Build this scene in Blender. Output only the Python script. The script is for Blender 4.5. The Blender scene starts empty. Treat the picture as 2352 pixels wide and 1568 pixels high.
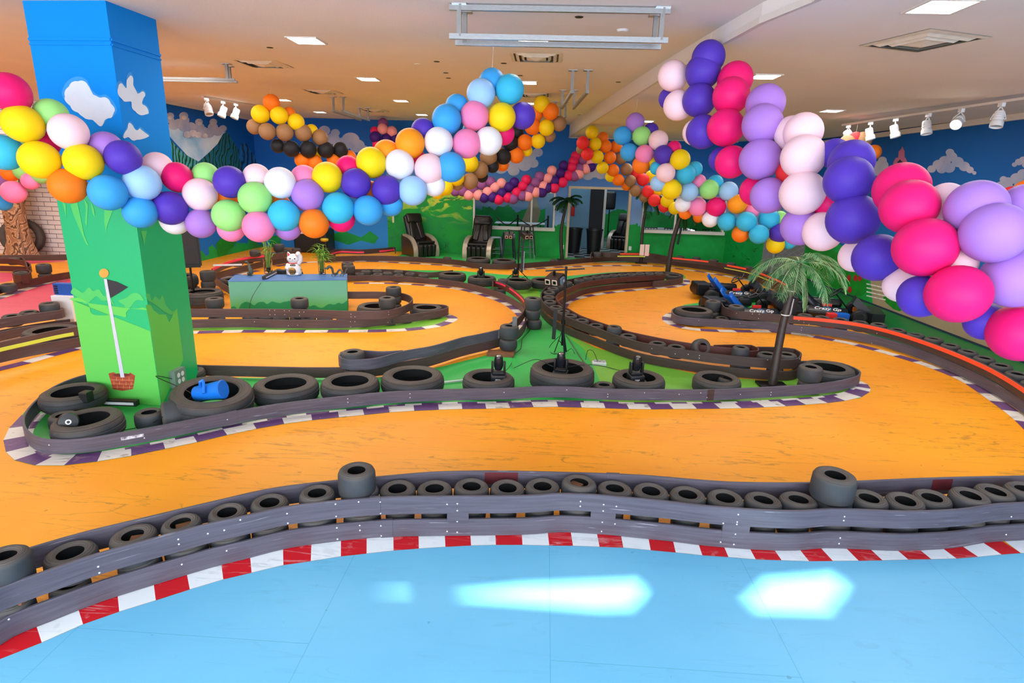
import bpy, bmesh, math, random
from mathutils import Vector, Matrix
from mathutils.geometry import tessellate_polygon
random.seed(7)
C = bpy.context.scene.collection
PI = math.pi
# ---------------------------------------------------------------- camera
F, PITCH, ROLL, YAW, CH = 1350.0, math.radians(15.5), 0.030, math.radians(-2.8), 2.3
fw = Vector((math.sin(YAW)*math.cos(PITCH), math.cos(YAW)*math.cos(PITCH), -math.sin(PITCH)))
_r0 = Vector((math.cos(YAW), -math.sin(YAW), 0)); _u0 = _r0.cross(fw)
rt = _r0*math.cos(ROLL)+_u0*math.sin(ROLL); up = -_r0*math.sin(ROLL)+_u0*math.cos(ROLL)
CAM = Vector((0, 0, CH))
cd = bpy.data.cameras.new('camera'); cam = bpy.data.objects.new('camera', cd); C.objects.link(cam)
cd.sensor_width = 36; cd.lens = F/2352*36; cd.clip_start = 0.05; cd.clip_end = 200
M3 = Matrix((rt, up, -fw)).transposed(); cam.matrix_world = Matrix.Translation(CAM) @ M3.to_4x4()
bpy.context.scene.camera = cam
def ray(x, y): return fw+rt*((x-1176)/F)-up*((y-784)/F)
def Zp(x, y, z=0.0):
    d = ray(x, y); return CAM+d*((z-CH)/d.z)
def Xp(x, y, X):
    d = ray(x, y); return CAM+d*(X/d.x)
def Yp(x, y, Y):
    d = ray(x, y); return CAM+d*(Y/d.y)
def Dp(x, y, D): return CAM+ray(x, y)*D
def zc(y): return 3.55+0.0165*y
def Cp(x, y, dz=0.0):       # point on the sloping main ceiling
    z = 3.7
    for _ in range(6): z = zc(Zp(x, y, z).y)-dz
    return Zp(x, y, z)
# ---------------------------------------------------------------- colours and materials
def lin(h):
    h = h.lstrip('#'); o = []
    for i in (0, 2, 4):
        c = int(h[i:i+2], 16)/255; o.append(c/12.92 if c <= .04045 else ((c+.055)/1.055)**2.4)
    return (*o, 1)
MATS = {}
def mat(name, col, rough=.6, noise=0, nscale=8, col2=None, metal=0, bump=0, bscale=60, spec=.5, stretch=None, trans=0, emit=0, coat=0, thr=(.35, .65), ior=1.45):
    if name in MATS: return MATS[name]
    m = bpy.data.materials.new(name); m.use_nodes = True; nt = m.node_tree; b = nt.nodes['Principled BSDF']
    c = lin(col); b.inputs['Base Color'].default_value = c; b.inputs['Roughness'].default_value = rough
    b.inputs['Metallic'].default_value = metal; b.inputs['Specular IOR Level'].default_value = spec
    b.inputs['IOR'].default_value = ior
    if trans: b.inputs['Transmission Weight'].default_value = trans
    if coat: b.inputs['Coat Weight'].default_value = coat
    if emit:
        b.inputs['Emission Color'].default_value = c; b.inputs['Emission Strength'].default_value = emit
    tc = nt.nodes.new('ShaderNodeTexCoord'); mp = nt.nodes.new('ShaderNodeMapping')
    nt.links.new(tc.outputs['Object'], mp.inputs['Vector'])
    if stretch: mp.inputs['Scale'].default_value = stretch
    if col2 or noise:
        n = nt.nodes.new('ShaderNodeTexNoise'); n.inputs['Scale'].default_value = nscale; n.inputs['Detail'].default_value = 5
        nt.links.new(mp.outputs[0], n.inputs['Vector'])
        r = nt.nodes.new('ShaderNodeValToRGB'); nt.links.new(n.outputs['Fac'], r.inputs[0])
        c2 = lin(col2) if col2 else tuple(x*(1-noise) for x in c[:3])+(1,)
        r.color_ramp.elements[0].color = c2; r.color_ramp.elements[1].color = c
        r.color_ramp.elements[0].position = thr[0]; r.color_ramp.elements[1].position = thr[1]
        nt.links.new(r.outputs[0], b.inputs['Base Color'])
    if bump:
        n = nt.nodes.new('ShaderNodeTexNoise'); n.inputs['Scale'].default_value = bscale
        nt.links.new(mp.outputs[0], n.inputs['Vector'])
        bp = nt.nodes.new('ShaderNodeBump'); bp.inputs['Strength'].default_value = bump; bp.inputs['Distance'].default_value = .01
        nt.links.new(n.outputs['Fac'], bp.inputs['Height']); nt.links.new(bp.outputs[0], b.inputs['Normal'])
    MATS[name] = m; return m
# ---------------------------------------------------------------- mesh collector
class MB:
    def __init__(s): s.v = []; s.f = []; s.m = []; s.mi = 0; s.T = None
    def add(s, vs, fs, mi=None):
        o = len(s.v)
        s.v += [tuple(s.T @ Vector(v)) if s.T else tuple(v) for v in vs]
        s.f += [tuple(i+o for i in f) for f in fs]; s.m += [s.mi if mi is None else mi]*len(fs); return s
    def box(s, x0, y0, z0, x1, y1, z1, mi=None):
        v = [(x, y, z) for z in (z0, z1) for y in (y0, y1) for x in (x0, x1)]
        return s.add(v, [(0, 2, 3, 1), (4, 5, 7, 6), (0, 1, 5, 4), (2, 6, 7, 3), (0, 4, 6, 2), (1, 3, 7, 5)], mi)
    def rbox(s, x0, y0, z0, x1, y1, z1, r=.02, mi=None, n=3):   # box with rounded vertical and horizontal edges
        bm = bmesh.new(); bmesh.ops.create_cube(bm, size=1)
        for v in bm.verts: v.co = Vector(((x0+x1)/2+v.co.x*(x1-x0), (y0+y1)/2+v.co.y*(y1-y0), (z0+z1)/2+v.co.z*(z1-z0)))
        bmesh.ops.bevel(bm, geom=bm.edges[:], offset=r, segments=n, affect='EDGES', profile=.5)
        bm.verts.index_update(); s.add([v.co.copy() for v in bm.verts], [tuple(v.index for v in f.verts) for f in bm.faces], mi); bm.free(); return s
    def bar(s, a, b, w, h=None, mi=None):
        a, b = Vector(a), Vector(b); d = (b-a).normalized(); h = h or w
        sx = d.cross(Vector((0, 0, 1)));
        if sx.length < .01: sx = Vector((1, 0, 0))
        sx.normalize(); sz = sx.cross(d)
        v = [p+sx*(i*w/2)+sz*(j*h/2) for p in (a, b) for i, j in ((-1, -1), (1, -1), (1, 1), (-1, 1))]
        return s.add(v, [(3, 2, 1, 0), (4, 5, 6, 7), (0, 1, 5, 4), (1, 2, 6, 5), (2, 3, 7, 6), (3, 0, 4, 7)], mi)
    def tube(s, pts, r, n=8, mi=None, cap=True):
        pts = [Vector(p) for p in pts]; k = len(pts); rs = r if isinstance(r, (list, tuple)) else [r]*k
        vs = []; ref = None
        for i, p in enumerate(pts):
            d = (pts[min(i+1, k-1)]-pts[max(i-1, 0)]).normalized()
            if ref is None: ref = Vector((0, 0, 1)) if abs(d.z) < .9 else Vector((1, 0, 0))
            a = d.cross(ref)
            if a.length < 1e-4: a = d.cross(Vector((0, 1, 0)))
            a.normalize(); b = a.cross(d).normalized(); ref = b
            for j in range(n):
                t = 2*PI*j/n; vs.append(p+(a*math.cos(t)+b*math.sin(t))*rs[i])
        fs = [(i*n+j, i*n+(j+1) % n, (i+1)*n+(j+1) % n, (i+1)*n+j) for i in range(k-1) for j in range(n)]
        if cap: fs += [tuple(range(n))[::-1], tuple(range((k-1)*n, k*n))]
        return s.add(vs, fs, mi)
    def lathe(s, prof, n=24, mi=None, closed=False, c=(0, 0, 0)):
        k = len(prof); vs = [(c[0]+r*math.cos(2*PI*j/n), c[1]+r*math.sin(2*PI*j/n), c[2]+z) for r, z in prof for j in range(n)]
        kk = k if closed else k-1
        fs = [(i*n+j, i*n+(j+1) % n, ((i+1) % k)*n+(j+1) % n, ((i+1) % k)*n+j) for i in range(kk) for j in range(n)]
        return s.add(vs, fs, mi)
    def ball(s, c, r, sc=(1, 1, 1), n=12, mi=None):
        prof = [(max(1e-4, math.sin(PI*i/n))*r, -math.cos(PI*i/n)*r) for i in range(n+1)]
        m = 2*n; vs = [(c[0]+sc[0]*q*math.cos(2*PI*j/m), c[1]+sc[1]*q*math.sin(2*PI*j/m), c[2]+sc[2]*z) for q, z in prof for j in range(m)]
        return s.add(vs, [(i*m+j, i*m+(j+1) % m, (i+1)*m+(j+1) % m, (i+1)*m+j) for i in range(n) for j in range(m)], mi)
    def poly(s, pts, mi=None, holes=()):   # flat polygon in any plane, triangulated
        loops = [[Vector(p) for p in pts]]+[[Vector(p) for p in h] for h in holes]
        flat = [p for l in loops for p in l]; tr = tessellate_polygon(loops)
        nn = Vector((0, 0, 0)); L = loops[0]
        for i in range(len(L)): nn += L[i].cross(L[(i+1) % len(L)])
        out = []
        for t in tr:
            a, b, c = (flat[i] for i in t); out.append(tuple(t) if (b-a).cross(c-a).dot(nn) >= 0 else tuple(t)[::-1])
        return s.add(flat, out, mi)
    def prism(s, pts, d, mi=None):         # polygon swept along d
        d = Vector(d); n = len(pts); P = [Vector(p) for p in pts]; Q = [p+d for p in P]
        s.poly(P, mi); s.poly(Q[::-1], mi)
        return s.add(P+Q, [(i, (i+1) % n, n+(i+1) % n, n+i) for i in range(n)], mi)
    def build(s, name, mats, parent=None, smooth=False, loc=None, fixn=True, ang=35):
        me = bpy.data.meshes.new(name); me.from_pydata(s.v, [], s.f)
        if not isinstance(mats, (list, tuple)): mats = [mats]
        for m in mats: me.materials.append(m)
        me.polygons.foreach_set('material_index', s.m)
        if fixn:
            bm = bmesh.new(); bm.from_mesh(me); bmesh.ops.recalc_face_normals(bm, faces=bm.faces[:]); bm.to_mesh(me); bm.free()
        if smooth:
            me.polygons.foreach_set('use_smooth', [True]*len(me.polygons))
            try: me.set_sharp_from_angle(angle=math.radians(ang))
            except Exception: pass
        me.update()
        o = bpy.data.objects.new(name, me); C.objects.link(o)
        if parent: o.parent = parent
        if loc is not None: o.location = loc
        return o
def place_part(o, parent, loc=(0, 0, 0), rot=(0, 0, 0)):
    o.parent = parent; o.location = loc; o.rotation_euler = rot
def thing(name, label, cat, loc=(0, 0, 0), rz=0, group=None):
    o = bpy.data.objects.new(name, None); C.objects.link(o); o.location = loc; o.rotation_euler = (0, 0, rz); o.empty_display_size = .1
    return tag(o, label, cat, group)
def tag(o, label, cat, group=None, kind=None):
    o['label'] = label; o['category'] = cat
    if group: o['group'] = group
    if kind: o['kind'] = kind
    return o
def struct(o): o['kind'] = 'structure'; return o
def dup(root, loc, rz=0, label=None, group=None):
    r = root.copy(); C.objects.link(r); r.location = loc; r.rotation_euler = (0, 0, rz)
    if label: r['label'] = label
    if group: r['group'] = group
    for ch in list(root.children):
        c = ch.copy(); C.objects.link(c); c.parent = r
        for g in list(ch.children):
            d = g.copy(); C.objects.link(d); d.parent = c
    return r
def crom(P, step=.08, closed=False):       # Catmull-Rom through points, resampled
    P = [Vector(p) for p in P]; n = len(P); out = []
    for i in range(n if closed else n-1):
        g = (lambda k: P[k % n]) if closed else (lambda k: P[min(max(k, 0), n-1)])
        a, b, c, d = g(i-1), g(i), g(i+1), g(i+2); m = max(1, int((c-b).length/step))
        for j in range(m):
            t = j/m; out.append(.5*((2*b)+(c-a)*t+(2*a-5*b+4*c-d)*t*t+(3*b-a-3*c+d)*t**3))
    if not closed: out.append(P[-1])
    return out
def px3(L, z=0.0): return [Zp(L[i], L[i+1], z) for i in range(0, len(L), 2)]
def normals2(P):
    o = []
    for i in range(len(P)):
        d = P[min(i+1, len(P)-1)]-P[max(i-1, 0)]; d.z = 0; d.normalize(); o.append(Vector((d.y, -d.x, 0)))
    return o
# ---------------------------------------------------------------- special materials
def nt_new(name):
    m = bpy.data.materials.new(name); m.use_nodes = True; nt = m.node_tree; return m, nt, nt.nodes['Principled BSDF']
def N(nt, t, **k):
    n = nt.nodes.new(t)
    for a, v in k.items():
        if a in n.inputs.keys() if isinstance(a, str) else False: n.inputs[a].default_value = v
        else: setattr(n, a, v)
    return n
def mixc(nt, fac, a, b):
    m = nt.nodes.new('ShaderNodeMix'); m.data_type = 'RGBA'
    if isinstance(fac, float): m.inputs[0].default_value = fac
    else: nt.links.new(fac, m.inputs[0])
    for s, i in ((a, 6), (b, 7)):
        if isinstance(s, str): m.inputs[i].default_value = lin(s)
        else: nt.links.new(s, m.inputs[i])
    return m.outputs[2]
def ramp(nt, src, p0, p1, c0=(0, 0, 0, 1), c1=(1, 1, 1, 1)):
    r = nt.nodes.new('ShaderNodeValToRGB'); nt.links.new(src, r.inputs[0])
    r.color_ramp.elements[0].position = p0; r.color_ramp.elements[1].position = p1
    r.color_ramp.elements[0].color = c0; r.color_ramp.elements[1].color = c1; return r.outputs[0]
def floor_paint(name, col, dark, scratch, rough=.45, amt=.5, seam=None, specks=True, sx=(1, 1, 1), flake=0):
    m, nt, b = nt_new(name); tc = nt.nodes.new('ShaderNodeTexCoord')
    def noise(scale, det=4, st=None, rot=None, dist=0):
        mp = nt.nodes.new('ShaderNodeMapping'); nt.links.new(tc.outputs['Object'], mp.inputs[0])
        if st: mp.inputs['Scale'].default_value = st
        if rot: mp.inputs['Rotation'].default_value = rot
        n = nt.nodes.new('ShaderNodeTexNoise'); n.inputs['Scale'].default_value = scale; n.inputs['Detail'].default_value = det
        n.inputs['Distortion'].default_value = dist
        nt.links.new(mp.outputs[0], n.inputs[0]); return n.outputs['Fac']
    c = mixc(nt, ramp(nt, noise(.9), .35, .7), dark, col)
    # skid marks: thin lines where a warped, stretched noise crosses a level
    for k, (sc, st, rot, w) in enumerate(((1.2, (.35, 4, 1), (0, 0, .1), .010), (1.0, (.45, 5, 1), (0, 0, -.22), .008), (1.6, (.5, 2.6, 1), (0, 0, .5), .006), (1.4, (.4, 4.5, 1), (0, 0, .0), .008))):
        f = noise(sc, 3, st, rot, .6)
        mt = nt.nodes.new('ShaderNodeMath'); mt.operation = 'COMPARE'; nt.links.new(f, mt.inputs[0]); mt.inputs[1].default_value = .5; mt.inputs[2].default_value = w
        gate = ramp(nt, noise(.8+k*.5, 4), .47, .62); m2 = nt.nodes.new('ShaderNodeMath'); m2.operation = 'MULTIPLY'
        g2 = ramp(nt, noise(14, 3), .3, .55)
        m3 = nt.nodes.new('ShaderNodeMath'); m3.operation = 'MULTIPLY'; nt.links.new(gate, m3.inputs[0]); nt.links.new(g2, m3.inputs[1])
        nt.links.new(mt.outputs[0], m2.inputs[0]); nt.links.new(m3.outputs[0], m2.inputs[1])
        m4 = nt.nodes.new('ShaderNodeMath'); m4.operation = 'MULTIPLY'; nt.links.new(m2.outputs[0], m4.inputs[0]); m4.inputs[1].default_value = amt
        c = mixc(nt, m4.outputs[0], c, scratch)
    if specks:
        s = ramp(nt, noise(16, 2), .74, .77); m5 = nt.nodes.new('ShaderNodeMath'); m5.operation = 'MULTIPLY'; nt.links.new(s, m5.inputs[0]); m5.inputs[1].default_value = .55
        c = mixc(nt, m5.outputs[0], c, scratch)
    if flake:
        s = ramp(nt, noise(9, 6), .62, .68); m5 = nt.nodes.new('ShaderNodeMath'); m5.operation = 'MULTIPLY'; nt.links.new(s, m5.inputs[0]); m5.inputs[1].default_value = flake
        c = mixc(nt, m5.outputs[0], c, scratch)
    if seam:       # joints between the sheets of floor board
        mp = nt.nodes.new('ShaderNodeMapping'); nt.links.new(tc.outputs['Object'], mp.inputs[0]); mp.inputs['Location'].default_value = (.0, 1.1, 0); mp.inputs['Rotation'].default_value = (0, 0, PI/2)
        br = nt.nodes.new('ShaderNodeTexBrick'); nt.links.new(mp.outputs[0], br.inputs['Vector'])
        br.inputs['Scale'].default_value = 1; br.inputs['Brick Width'].default_value = 2.4; br.inputs['Row Height'].default_value = 1.22; br.inputs['Mortar Size'].default_value = .0025
        br.inputs['Color1'].default_value = br.inputs['Color2'].default_value = (0, 0, 0, 1); br.inputs['Mortar'].default_value = (1, 1, 1, 1)
        m6 = nt.nodes.new('ShaderNodeMath'); m6.operation = 'MULTIPLY'; nt.links.new(br.outputs['Color'], m6.inputs[0]); m6.inputs[1].default_value = .45
        c = mixc(nt, m6.outputs[0], c, seam)
    nt.links.new(c, b.inputs['Base Color'])
    b.inputs['Roughness'].default_value = rough; b.inputs['Specular IOR Level'].default_value = .35
    MATS[name] = m; return m
F_OR = floor_paint('orange_floor_paint', '#fba716', '#f59a10', '#8a6420', amt=.5)
F_BL = floor_paint('light_blue_floor_paint', '#70badb', '#66b2d6', '#4a88a0', amt=.14, seam='#3f8fae', rough=.4)
F_GR = floor_paint('green_floor_paint', '#3cba5a', '#35b050', '#3a7a3a', amt=.25)
F_YG = floor_paint('lime_floor_paint', '#7fbf3a', '#6bb13a', '#6a7a3a', amt=.25)
F_PK = floor_paint('pink_floor_paint', '#e0506e', '#d84a68', '#7a3040', amt=.3)
F_DG = floor_paint('dark_green_floor_paint', '#137a3c', '#107036', '#3a5a3a', amt=.1)
K_WH = floor_paint('white_kerb_paint', '#e9e2d8', '#ddd5ca', '#6a5a40', amt=.6, flake=.5)
K_PU = floor_paint('purple_kerb_paint', '#6b4478', '#604070', '#c8a890', amt=.2, flake=.25)
K_RD = floor_paint('red_kerb_paint', '#cf1420', '#c0121c', '#e8e0e0', amt=.2, flake=.12)
K_W2 = floor_paint('bright_white_kerb_paint', '#ecedee', '#e0e4e6', '#8a9aa0', amt=.3, flake=.15)
def checker_mat(name, a, b_, sc):
    m, nt, b = nt_new(name); tc = nt.nodes.new('ShaderNodeTexCoord'); ch = nt.nodes.new('ShaderNodeTexChecker')
    nt.links.new(tc.outputs['Object'], ch.inputs[0]); ch.inputs['Scale'].default_value = sc; ch.inputs[1].default_value = lin(a); ch.inputs[2].default_value = lin(b_)
    nt.links.new(ch.outputs[0], b.inputs['Base Color']); b.inputs['Roughness'].default_value = .3; return m
CHK = checker_mat('black_white_checker_tiles', '#101214', '#9aa4a4', 3.1)
def rail_mat(name, c1, c2, scuff, rough=.5, sc=.5):
    m, nt, b = nt_new(name); tc = nt.nodes.new('ShaderNodeTexCoord')
    def noise(scale, st, det=4):
        mp = nt.nodes.new('ShaderNodeMapping'); nt.links.new(tc.outputs['Object'], mp.inputs[0]); mp.inputs['Scale'].default_value = st
        n = nt.nodes.new('ShaderNodeTexNoise'); n.inputs['Scale'].default_value = scale; n.inputs['Detail'].default_value = det; nt.links.new(mp.outputs[0], n.inputs[0]); return n.outputs['Fac']
    c = mixc(nt, ramp(nt, noise(3, (1, 1, 22)), .35, .7), c1, c2)
    f = noise(2.5, (1.4, 1.4, 40), 6)
    s = ramp(nt, f, .66, .70); g = ramp(nt, noise(2, (1, 1, 3)), .45, .65)
    m3 = nt.nodes.new('ShaderNodeMath'); m3.operation = 'MULTIPLY'; nt.links.new(s, m3.inputs[0]); nt.links.new(g, m3.inputs[1])
    m4 = nt.nodes.new('ShaderNodeMath'); m4.operation = 'MULTIPLY'; nt.links.new(m3.outputs[0], m4.inputs[0]); m4.inputs[1].default_value = sc
    c = mixc(nt, m4.outputs[0], c, scuff); nt.links.new(c, b.inputs['Base Color']); b.inputs['Roughness'].default_value = rough
    b.inputs['Specular IOR Level'].default_value = .4
    bp = nt.nodes.new('ShaderNodeBump'); bp.inputs['Strength'].default_value = .25; bp.inputs['Distance'].default_value = .004
    nt.links.new(noise(4, (1, 1, 30)), bp.inputs['Height']); nt.links.new(bp.outputs[0], b.inputs['Normal']); MATS[name] = m; return m
R_GREY = rail_mat('slate_plastic_rail', '#4c4650', '#5a5560', '#b8b4bc', sc=.6)
R_BRN = rail_mat('brown_plastic_rail', '#4c3a3a', '#5b4644', '#9a8a86', sc=.5)
R_DBRN = rail_mat('dark_brown_plastic_rail', '#3a2c2a', '#463430', '#8a7a70', sc=.5)
R_RED = rail_mat('red_brown_plastic_rail', '#4a2a26', '#5a322c', '#8a6a60', sc=.4)
T_CORAL = mat('coral_reflective_tape', '#f4502e', .4); T_PINK = mat('pink_reflective_tape', '#ee3a5a', .4); T_YEL = mat('yellow_green_tape', '#c8d850', .4)
WHITE_BOLT = mat('white_bolt', '#e8e8ea', .3, metal=.3)
def tyre_mat(name, side, tread, sipes=0):
    m, nt, b = nt_new(name); g = nt.nodes.new('ShaderNodeNewGeometry'); tc = nt.nodes.new('ShaderNodeTexCoord')
    sx = nt.nodes.new('ShaderNodeSeparateXYZ'); tr = nt.nodes.new('ShaderNodeVectorTransform'); tr.vector_type = 'NORMAL'; tr.convert_from = 'WORLD'; tr.convert_to = 'OBJECT'
    nt.links.new(g.outputs['Normal'], tr.inputs[0]); nt.links.new(tr.outputs[0], sx.inputs[0])
    ab = nt.nodes.new('ShaderNodeMath'); ab.operation = 'ABSOLUTE'; nt.links.new(sx.outputs[2], ab.inputs[0])
    n = nt.nodes.new('ShaderNodeTexNoise'); n.inputs['Scale'].default_value = 7; n.inputs['Detail'].default_value = 5; nt.links.new(tc.outputs['Object'], n.inputs[0])
    dusty = mixc(nt, ramp(nt, n.outputs['Fac'], .3, .7), side, tread)
    c = mixc(nt, ramp(nt, ab.outputs[0], .25, .75), tread, side); c = mixc(nt, .35, c, dusty)
    nt.links.new(c, b.inputs['Base Color']); b.inputs['Roughness'].default_value = .62; b.inputs['Specular IOR Level'].default_value = .35
    # moulded rings on the sidewall and sipes across the tread
    so = nt.nodes.new('ShaderNodeSeparateXYZ'); nt.links.new(tc.outputs['Object'], so.inputs[0])
    def mth(op, a, b2=None, v=None):
        q = nt.nodes.new('ShaderNodeMath'); q.operation = op; nt.links.new(a, q.inputs[0])
        if b2 is not None: nt.links.new(b2, q.inputs[1])
        if v is not None: q.inputs[1].default_value = v
        return q.outputs[0]
    ang = mth('ARCTAN2', so.outputs[1], so.outputs[0]); rad = mth('SQRT', mth('ADD', mth('MULTIPLY', so.outputs[0], so.outputs[0]), mth('MULTIPLY', so.outputs[1], so.outputs[1])))
    sip = mth('GREATER_THAN', mth('SINE', mth('MULTIPLY', ang, v=sipes)), v=.35) if sipes else mth('MULTIPLY', ang, v=0.0)
    rings = mth('SINE', mth('MULTIPLY', rad, v=520.0 if not sipes else 260.0)); side_ = ramp(nt, ab.outputs[0], .45, .7); tread_ = ramp(nt, ab.outputs[0], .75, .4) if False else mth('SUBTRACT', mth('ADD', mth('MULTIPLY', ab.outputs[0], v=0.0), v=1.0), side_)
    hgt = mth('ADD', mth('MULTIPLY', sip, tread_), mth('MULTIPLY', mth('MULTIPLY', rings, side_), v=.35))
    bp = nt.nodes.new('ShaderNodeBump'); bp.inputs['Strength'].default_value = .7; bp.inputs['Distance'].default_value = .004; nt.links.new(hgt, bp.inputs['Height']); nt.links.new(bp.outputs[0], b.inputs['Normal'])
    MATS[name] = m; return m
TY_K = tyre_mat('dusty_kart_tyre_rubber', '#585049', '#30363c')
TY_B = tyre_mat('dusty_car_tyre_rubber', '#50473f', '#2a3036', 74.0)
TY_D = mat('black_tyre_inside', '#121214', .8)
BLACK = mat('black_plastic', '#151619', .4, noise=.3, nscale=20); BLKM = mat('black_painted_steel', '#101113', .35, metal=.3, noise=.2)
CHROME = mat('brushed_steel', '#b4b8bc', .3, metal=.9, noise=.15, nscale=30, stretch=(1, 1, 8))
WHITEP = mat('white_plastic', '#e4e4e6', .4, noise=.05); WHITET = mat('white_painted_trim', '#d8d0c8', .5, noise=.06, nscale=3)
CEIL = mat('white_ceiling_paint', '#e2dcd8', .8, noise=.05, nscale=1.2, bump=.15, bscale=90, spec=.2)
WOODB = mat('raw_wood_block', '#8a5a3a', .7, noise=.35, nscale=12, stretch=(1, 6, 1))

RAILM = mat('dull_grey_metal', '#8c8a88', .5, metal=.35, noise=.1)
# ---------------------------------------------------------------- room layout (metres)
YB, XR, XL, YF = 18.2, 6.83, -8.85, -3.0
# traced floor lines
FK = [0,1514, 96,1476, 191,1434, 274,1405, 358,1379, 436,1354, 513,1331, 578,1315.5, 651,1298, 714,1289, 783,1278, 842,1271.5, 904,1264.5, 962,1260, 1023,1256, 1082,1253, 1139,1251.5, 1200,1251.5, 1261.6,1253, 1316,1253.5, 1377,1256, 1431.6,1258, 1494.5,1263.8, 1552,1269, 1613,1275.5, 1673,1279.6, 1735.7,1285, 1795,1287, 1858,1289, 1912.5,1288.4, 1972,1288, 2026.5,1287, 2086,1285.5, 2138.7,1284.5, 2196.6,1283, 2246,1279, 2300,1273.8, 2344.5,1270.4]
MK = [49,954, 21,983.5, 7.7,1011, 13.8,1038.6, 33.7,1057, 81,1069, 147,1069, 223.5,1060, 301.5,1047, 379.6,1031, 453,1015.6, 522,999, 589,985, 653,973.5, 717,965, 778.6,958.7, 836.7,953, 895,947, 951.5,943.5, 1008,941, 1061.7,939.4, 1117,938.8, 1172,937, 1225.5,935, 1282,934.5, 1336,936, 1390.5,937.6, 1445,939.5, 1496,940, 1547,939.5, 1601,939, 1654,938.6, 1703.4,937.6, 1756,935.5, 1805.4,933, 1851,929.5, 1900.7,925.6, 1941.5,920.5, 1979,912, 1997.6,900, 2000,893, 1993,883, 1979,876]
ORM = [F_OR, F_BL, F_GR, F_YG, F_PK, F_DG, K_WH, K_PU, K_RD, K_W2]
fl = MB()
fl.add([(-21, YF, 0), (XR+.3, YF, 0), (XR+.3, YB+.1, 0), (-21, YB+.1, 0)], [(0, 1, 2, 3)], 0)
def flat(pts, z, mi): fl.poly([(p.x, p.y, z) for p in pts], mi)
fk = px3(FK); e0 = fk[0]+(fk[0]-fk[1])*14; e1 = Vector((XR+.2, fk[-1].y+.25, 0))
flat([Vector((-21, YF, 0)), Vector((XR+.2, YF, 0)), e1]+fk[::-1]+[e0, Vector((-21, e0.y, 0))], .0016, 1)
def kerb(P, w, mis, side=1, z=.003, cuts=None, seg=.3):
    """painted kerb: stripes of two colours beside the line P"""
    if cuts is None:
        Q = crom(P, .04); L = [0.0]
        for a, b in zip(Q, Q[1:]): L.append(L[-1]+(b-a).length)
        nn = normals2(Q); k = 0; i = 0
        while i < len(Q)-1:
            j = i
            while j < len(Q)-1 and L[j] < (k+1)*seg: j += 1
            if j == i: j = i+1
            for t in range(i, j):
                a, b = Q[t], Q[t+1]; c, d = b+nn[t+1]*w*side, a+nn[t]*w*side
                fl.add([(q.x, q.y, z) for q in (a, b, c, d)], [(0, 1, 2, 3)], mis[k % 2])
            i = j; k += 1
    else:
        nn = normals2(P)
        for t in range(len(P)-1):
            a, b = P[t], P[t+1]; m = 4
            Q = crom([P[max(t-1, 0)], a, b, P[min(t+2, len(P)-1)]], 1e9)
            c, d = b+nn[t+1]*w*side, a+nn[t]*w*side
            fl.add([(q.x, q.y, z) for q in (a, b, c, d)], [(0, 1, 2, 3)], mis[t % 2])
kerb([e0+(fk[0]-e0)*(i/14) for i in range(14)]+[fk[0]], .2, (8, 9), -1, cuts=1)
kerb(fk, .2, (8, 9), -1, cuts=1)
q = fk[-1]; kerb([q+(e1-q)*(i/14) for i in range(15)], .2, (9, 8), -1, cuts=1)
mk = px3(MK); kerb(mk, .15, (7, 6), -1, cuts=1)
kerb([a+n_*-.15 for a, n_ in zip(mk, normals2(mk))], .05, (6, 7), -1, z=.0026, seg=.19)
# green island under the middle barrier
isl = mk+px3([1950,858, 1900,838, 1845,838, 1758,874, 1686,868, 1608,861, 1506,838, 1370,799, 1302,767, 1252,735, 1243,700, 1250,670, 1290,652, 1400,632, 1550,627, 1540,623, 1400,625, 1300,634, 1220,634, 1150,630, 1060,622, 950,620, 820,624, 820,634, 891,636, 968,642, 1044,649, 1095,660, 1146,679, 1184,699, 1206,722, 1205,750, 1190,772, 1143,809, 1017,841, 920,860, 850,868, 700,868, 465,866, 430,864, 330,862, 180,880, 100,908, 70,930])
flat(isl, .0012, 2)
flat(px3([1300,770, 1340,800, 1365,845, 1390,905, 1380,936, 1975,915, 1950,858, 1900,838, 1845,838, 1758,874, 1686,868, 1608,861, 1506,838, 1370,799]), .0016, 3)
flat(px3([1130,640, 1195,641, 1235,650, 1243,690, 1235,690, 1212,705, 1190,672]), .0016, 3)
# other kerbs (outer, track-side edge traced; width towards the rails)
PW = (7, 6)
K1 = px3([0,852, 73.5,833.5, 119,820, 185,803, 300,778, 413,768, 560,764, 723,764, 871,762.7, 946.5,759, 1009,751, 1037,742, 1050,734.6, 1048.5,728, 1032,722])
kerb(K1, .16, PW, -1)
flat(px3([1034,722, 1026,714, 1000,722, 917,738, 815,748, 560,748, 408,750, 408,758, 560,760, 815,759, 946,755, 1020,742]), .0012, 3)
K2 = px3([600,622, 536,635, 505,650, 497,664, 520,676]); kerb(K2, .16, PW, 1)
K3 = px3([640,612, 700,604, 749,602, 840,600.7, 917,604.5, 1019,610, 1087,616, 1195,619.5, 1282,615, 1358,612, 1487,611, 1565,619, 1638,630, 1725,647, 1777,666.7, 1800,682]); kerb(K3, .17, PW, -1)
K4 = px3([812,652, 891,652, 968,656, 1044,664, 1095,676, 1152,697, 1184,722, 1190,745, 1175,768]); kerb(K4, .16, PW, -1)
K5 = px3([1303,706, 1310,697, 1325,689, 1368,679, 1412,672.6, 1487,665, 1551,660, 1578,654, 1586,648, 1580,641]); kerb(K5, .15, PW, -1)
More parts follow.
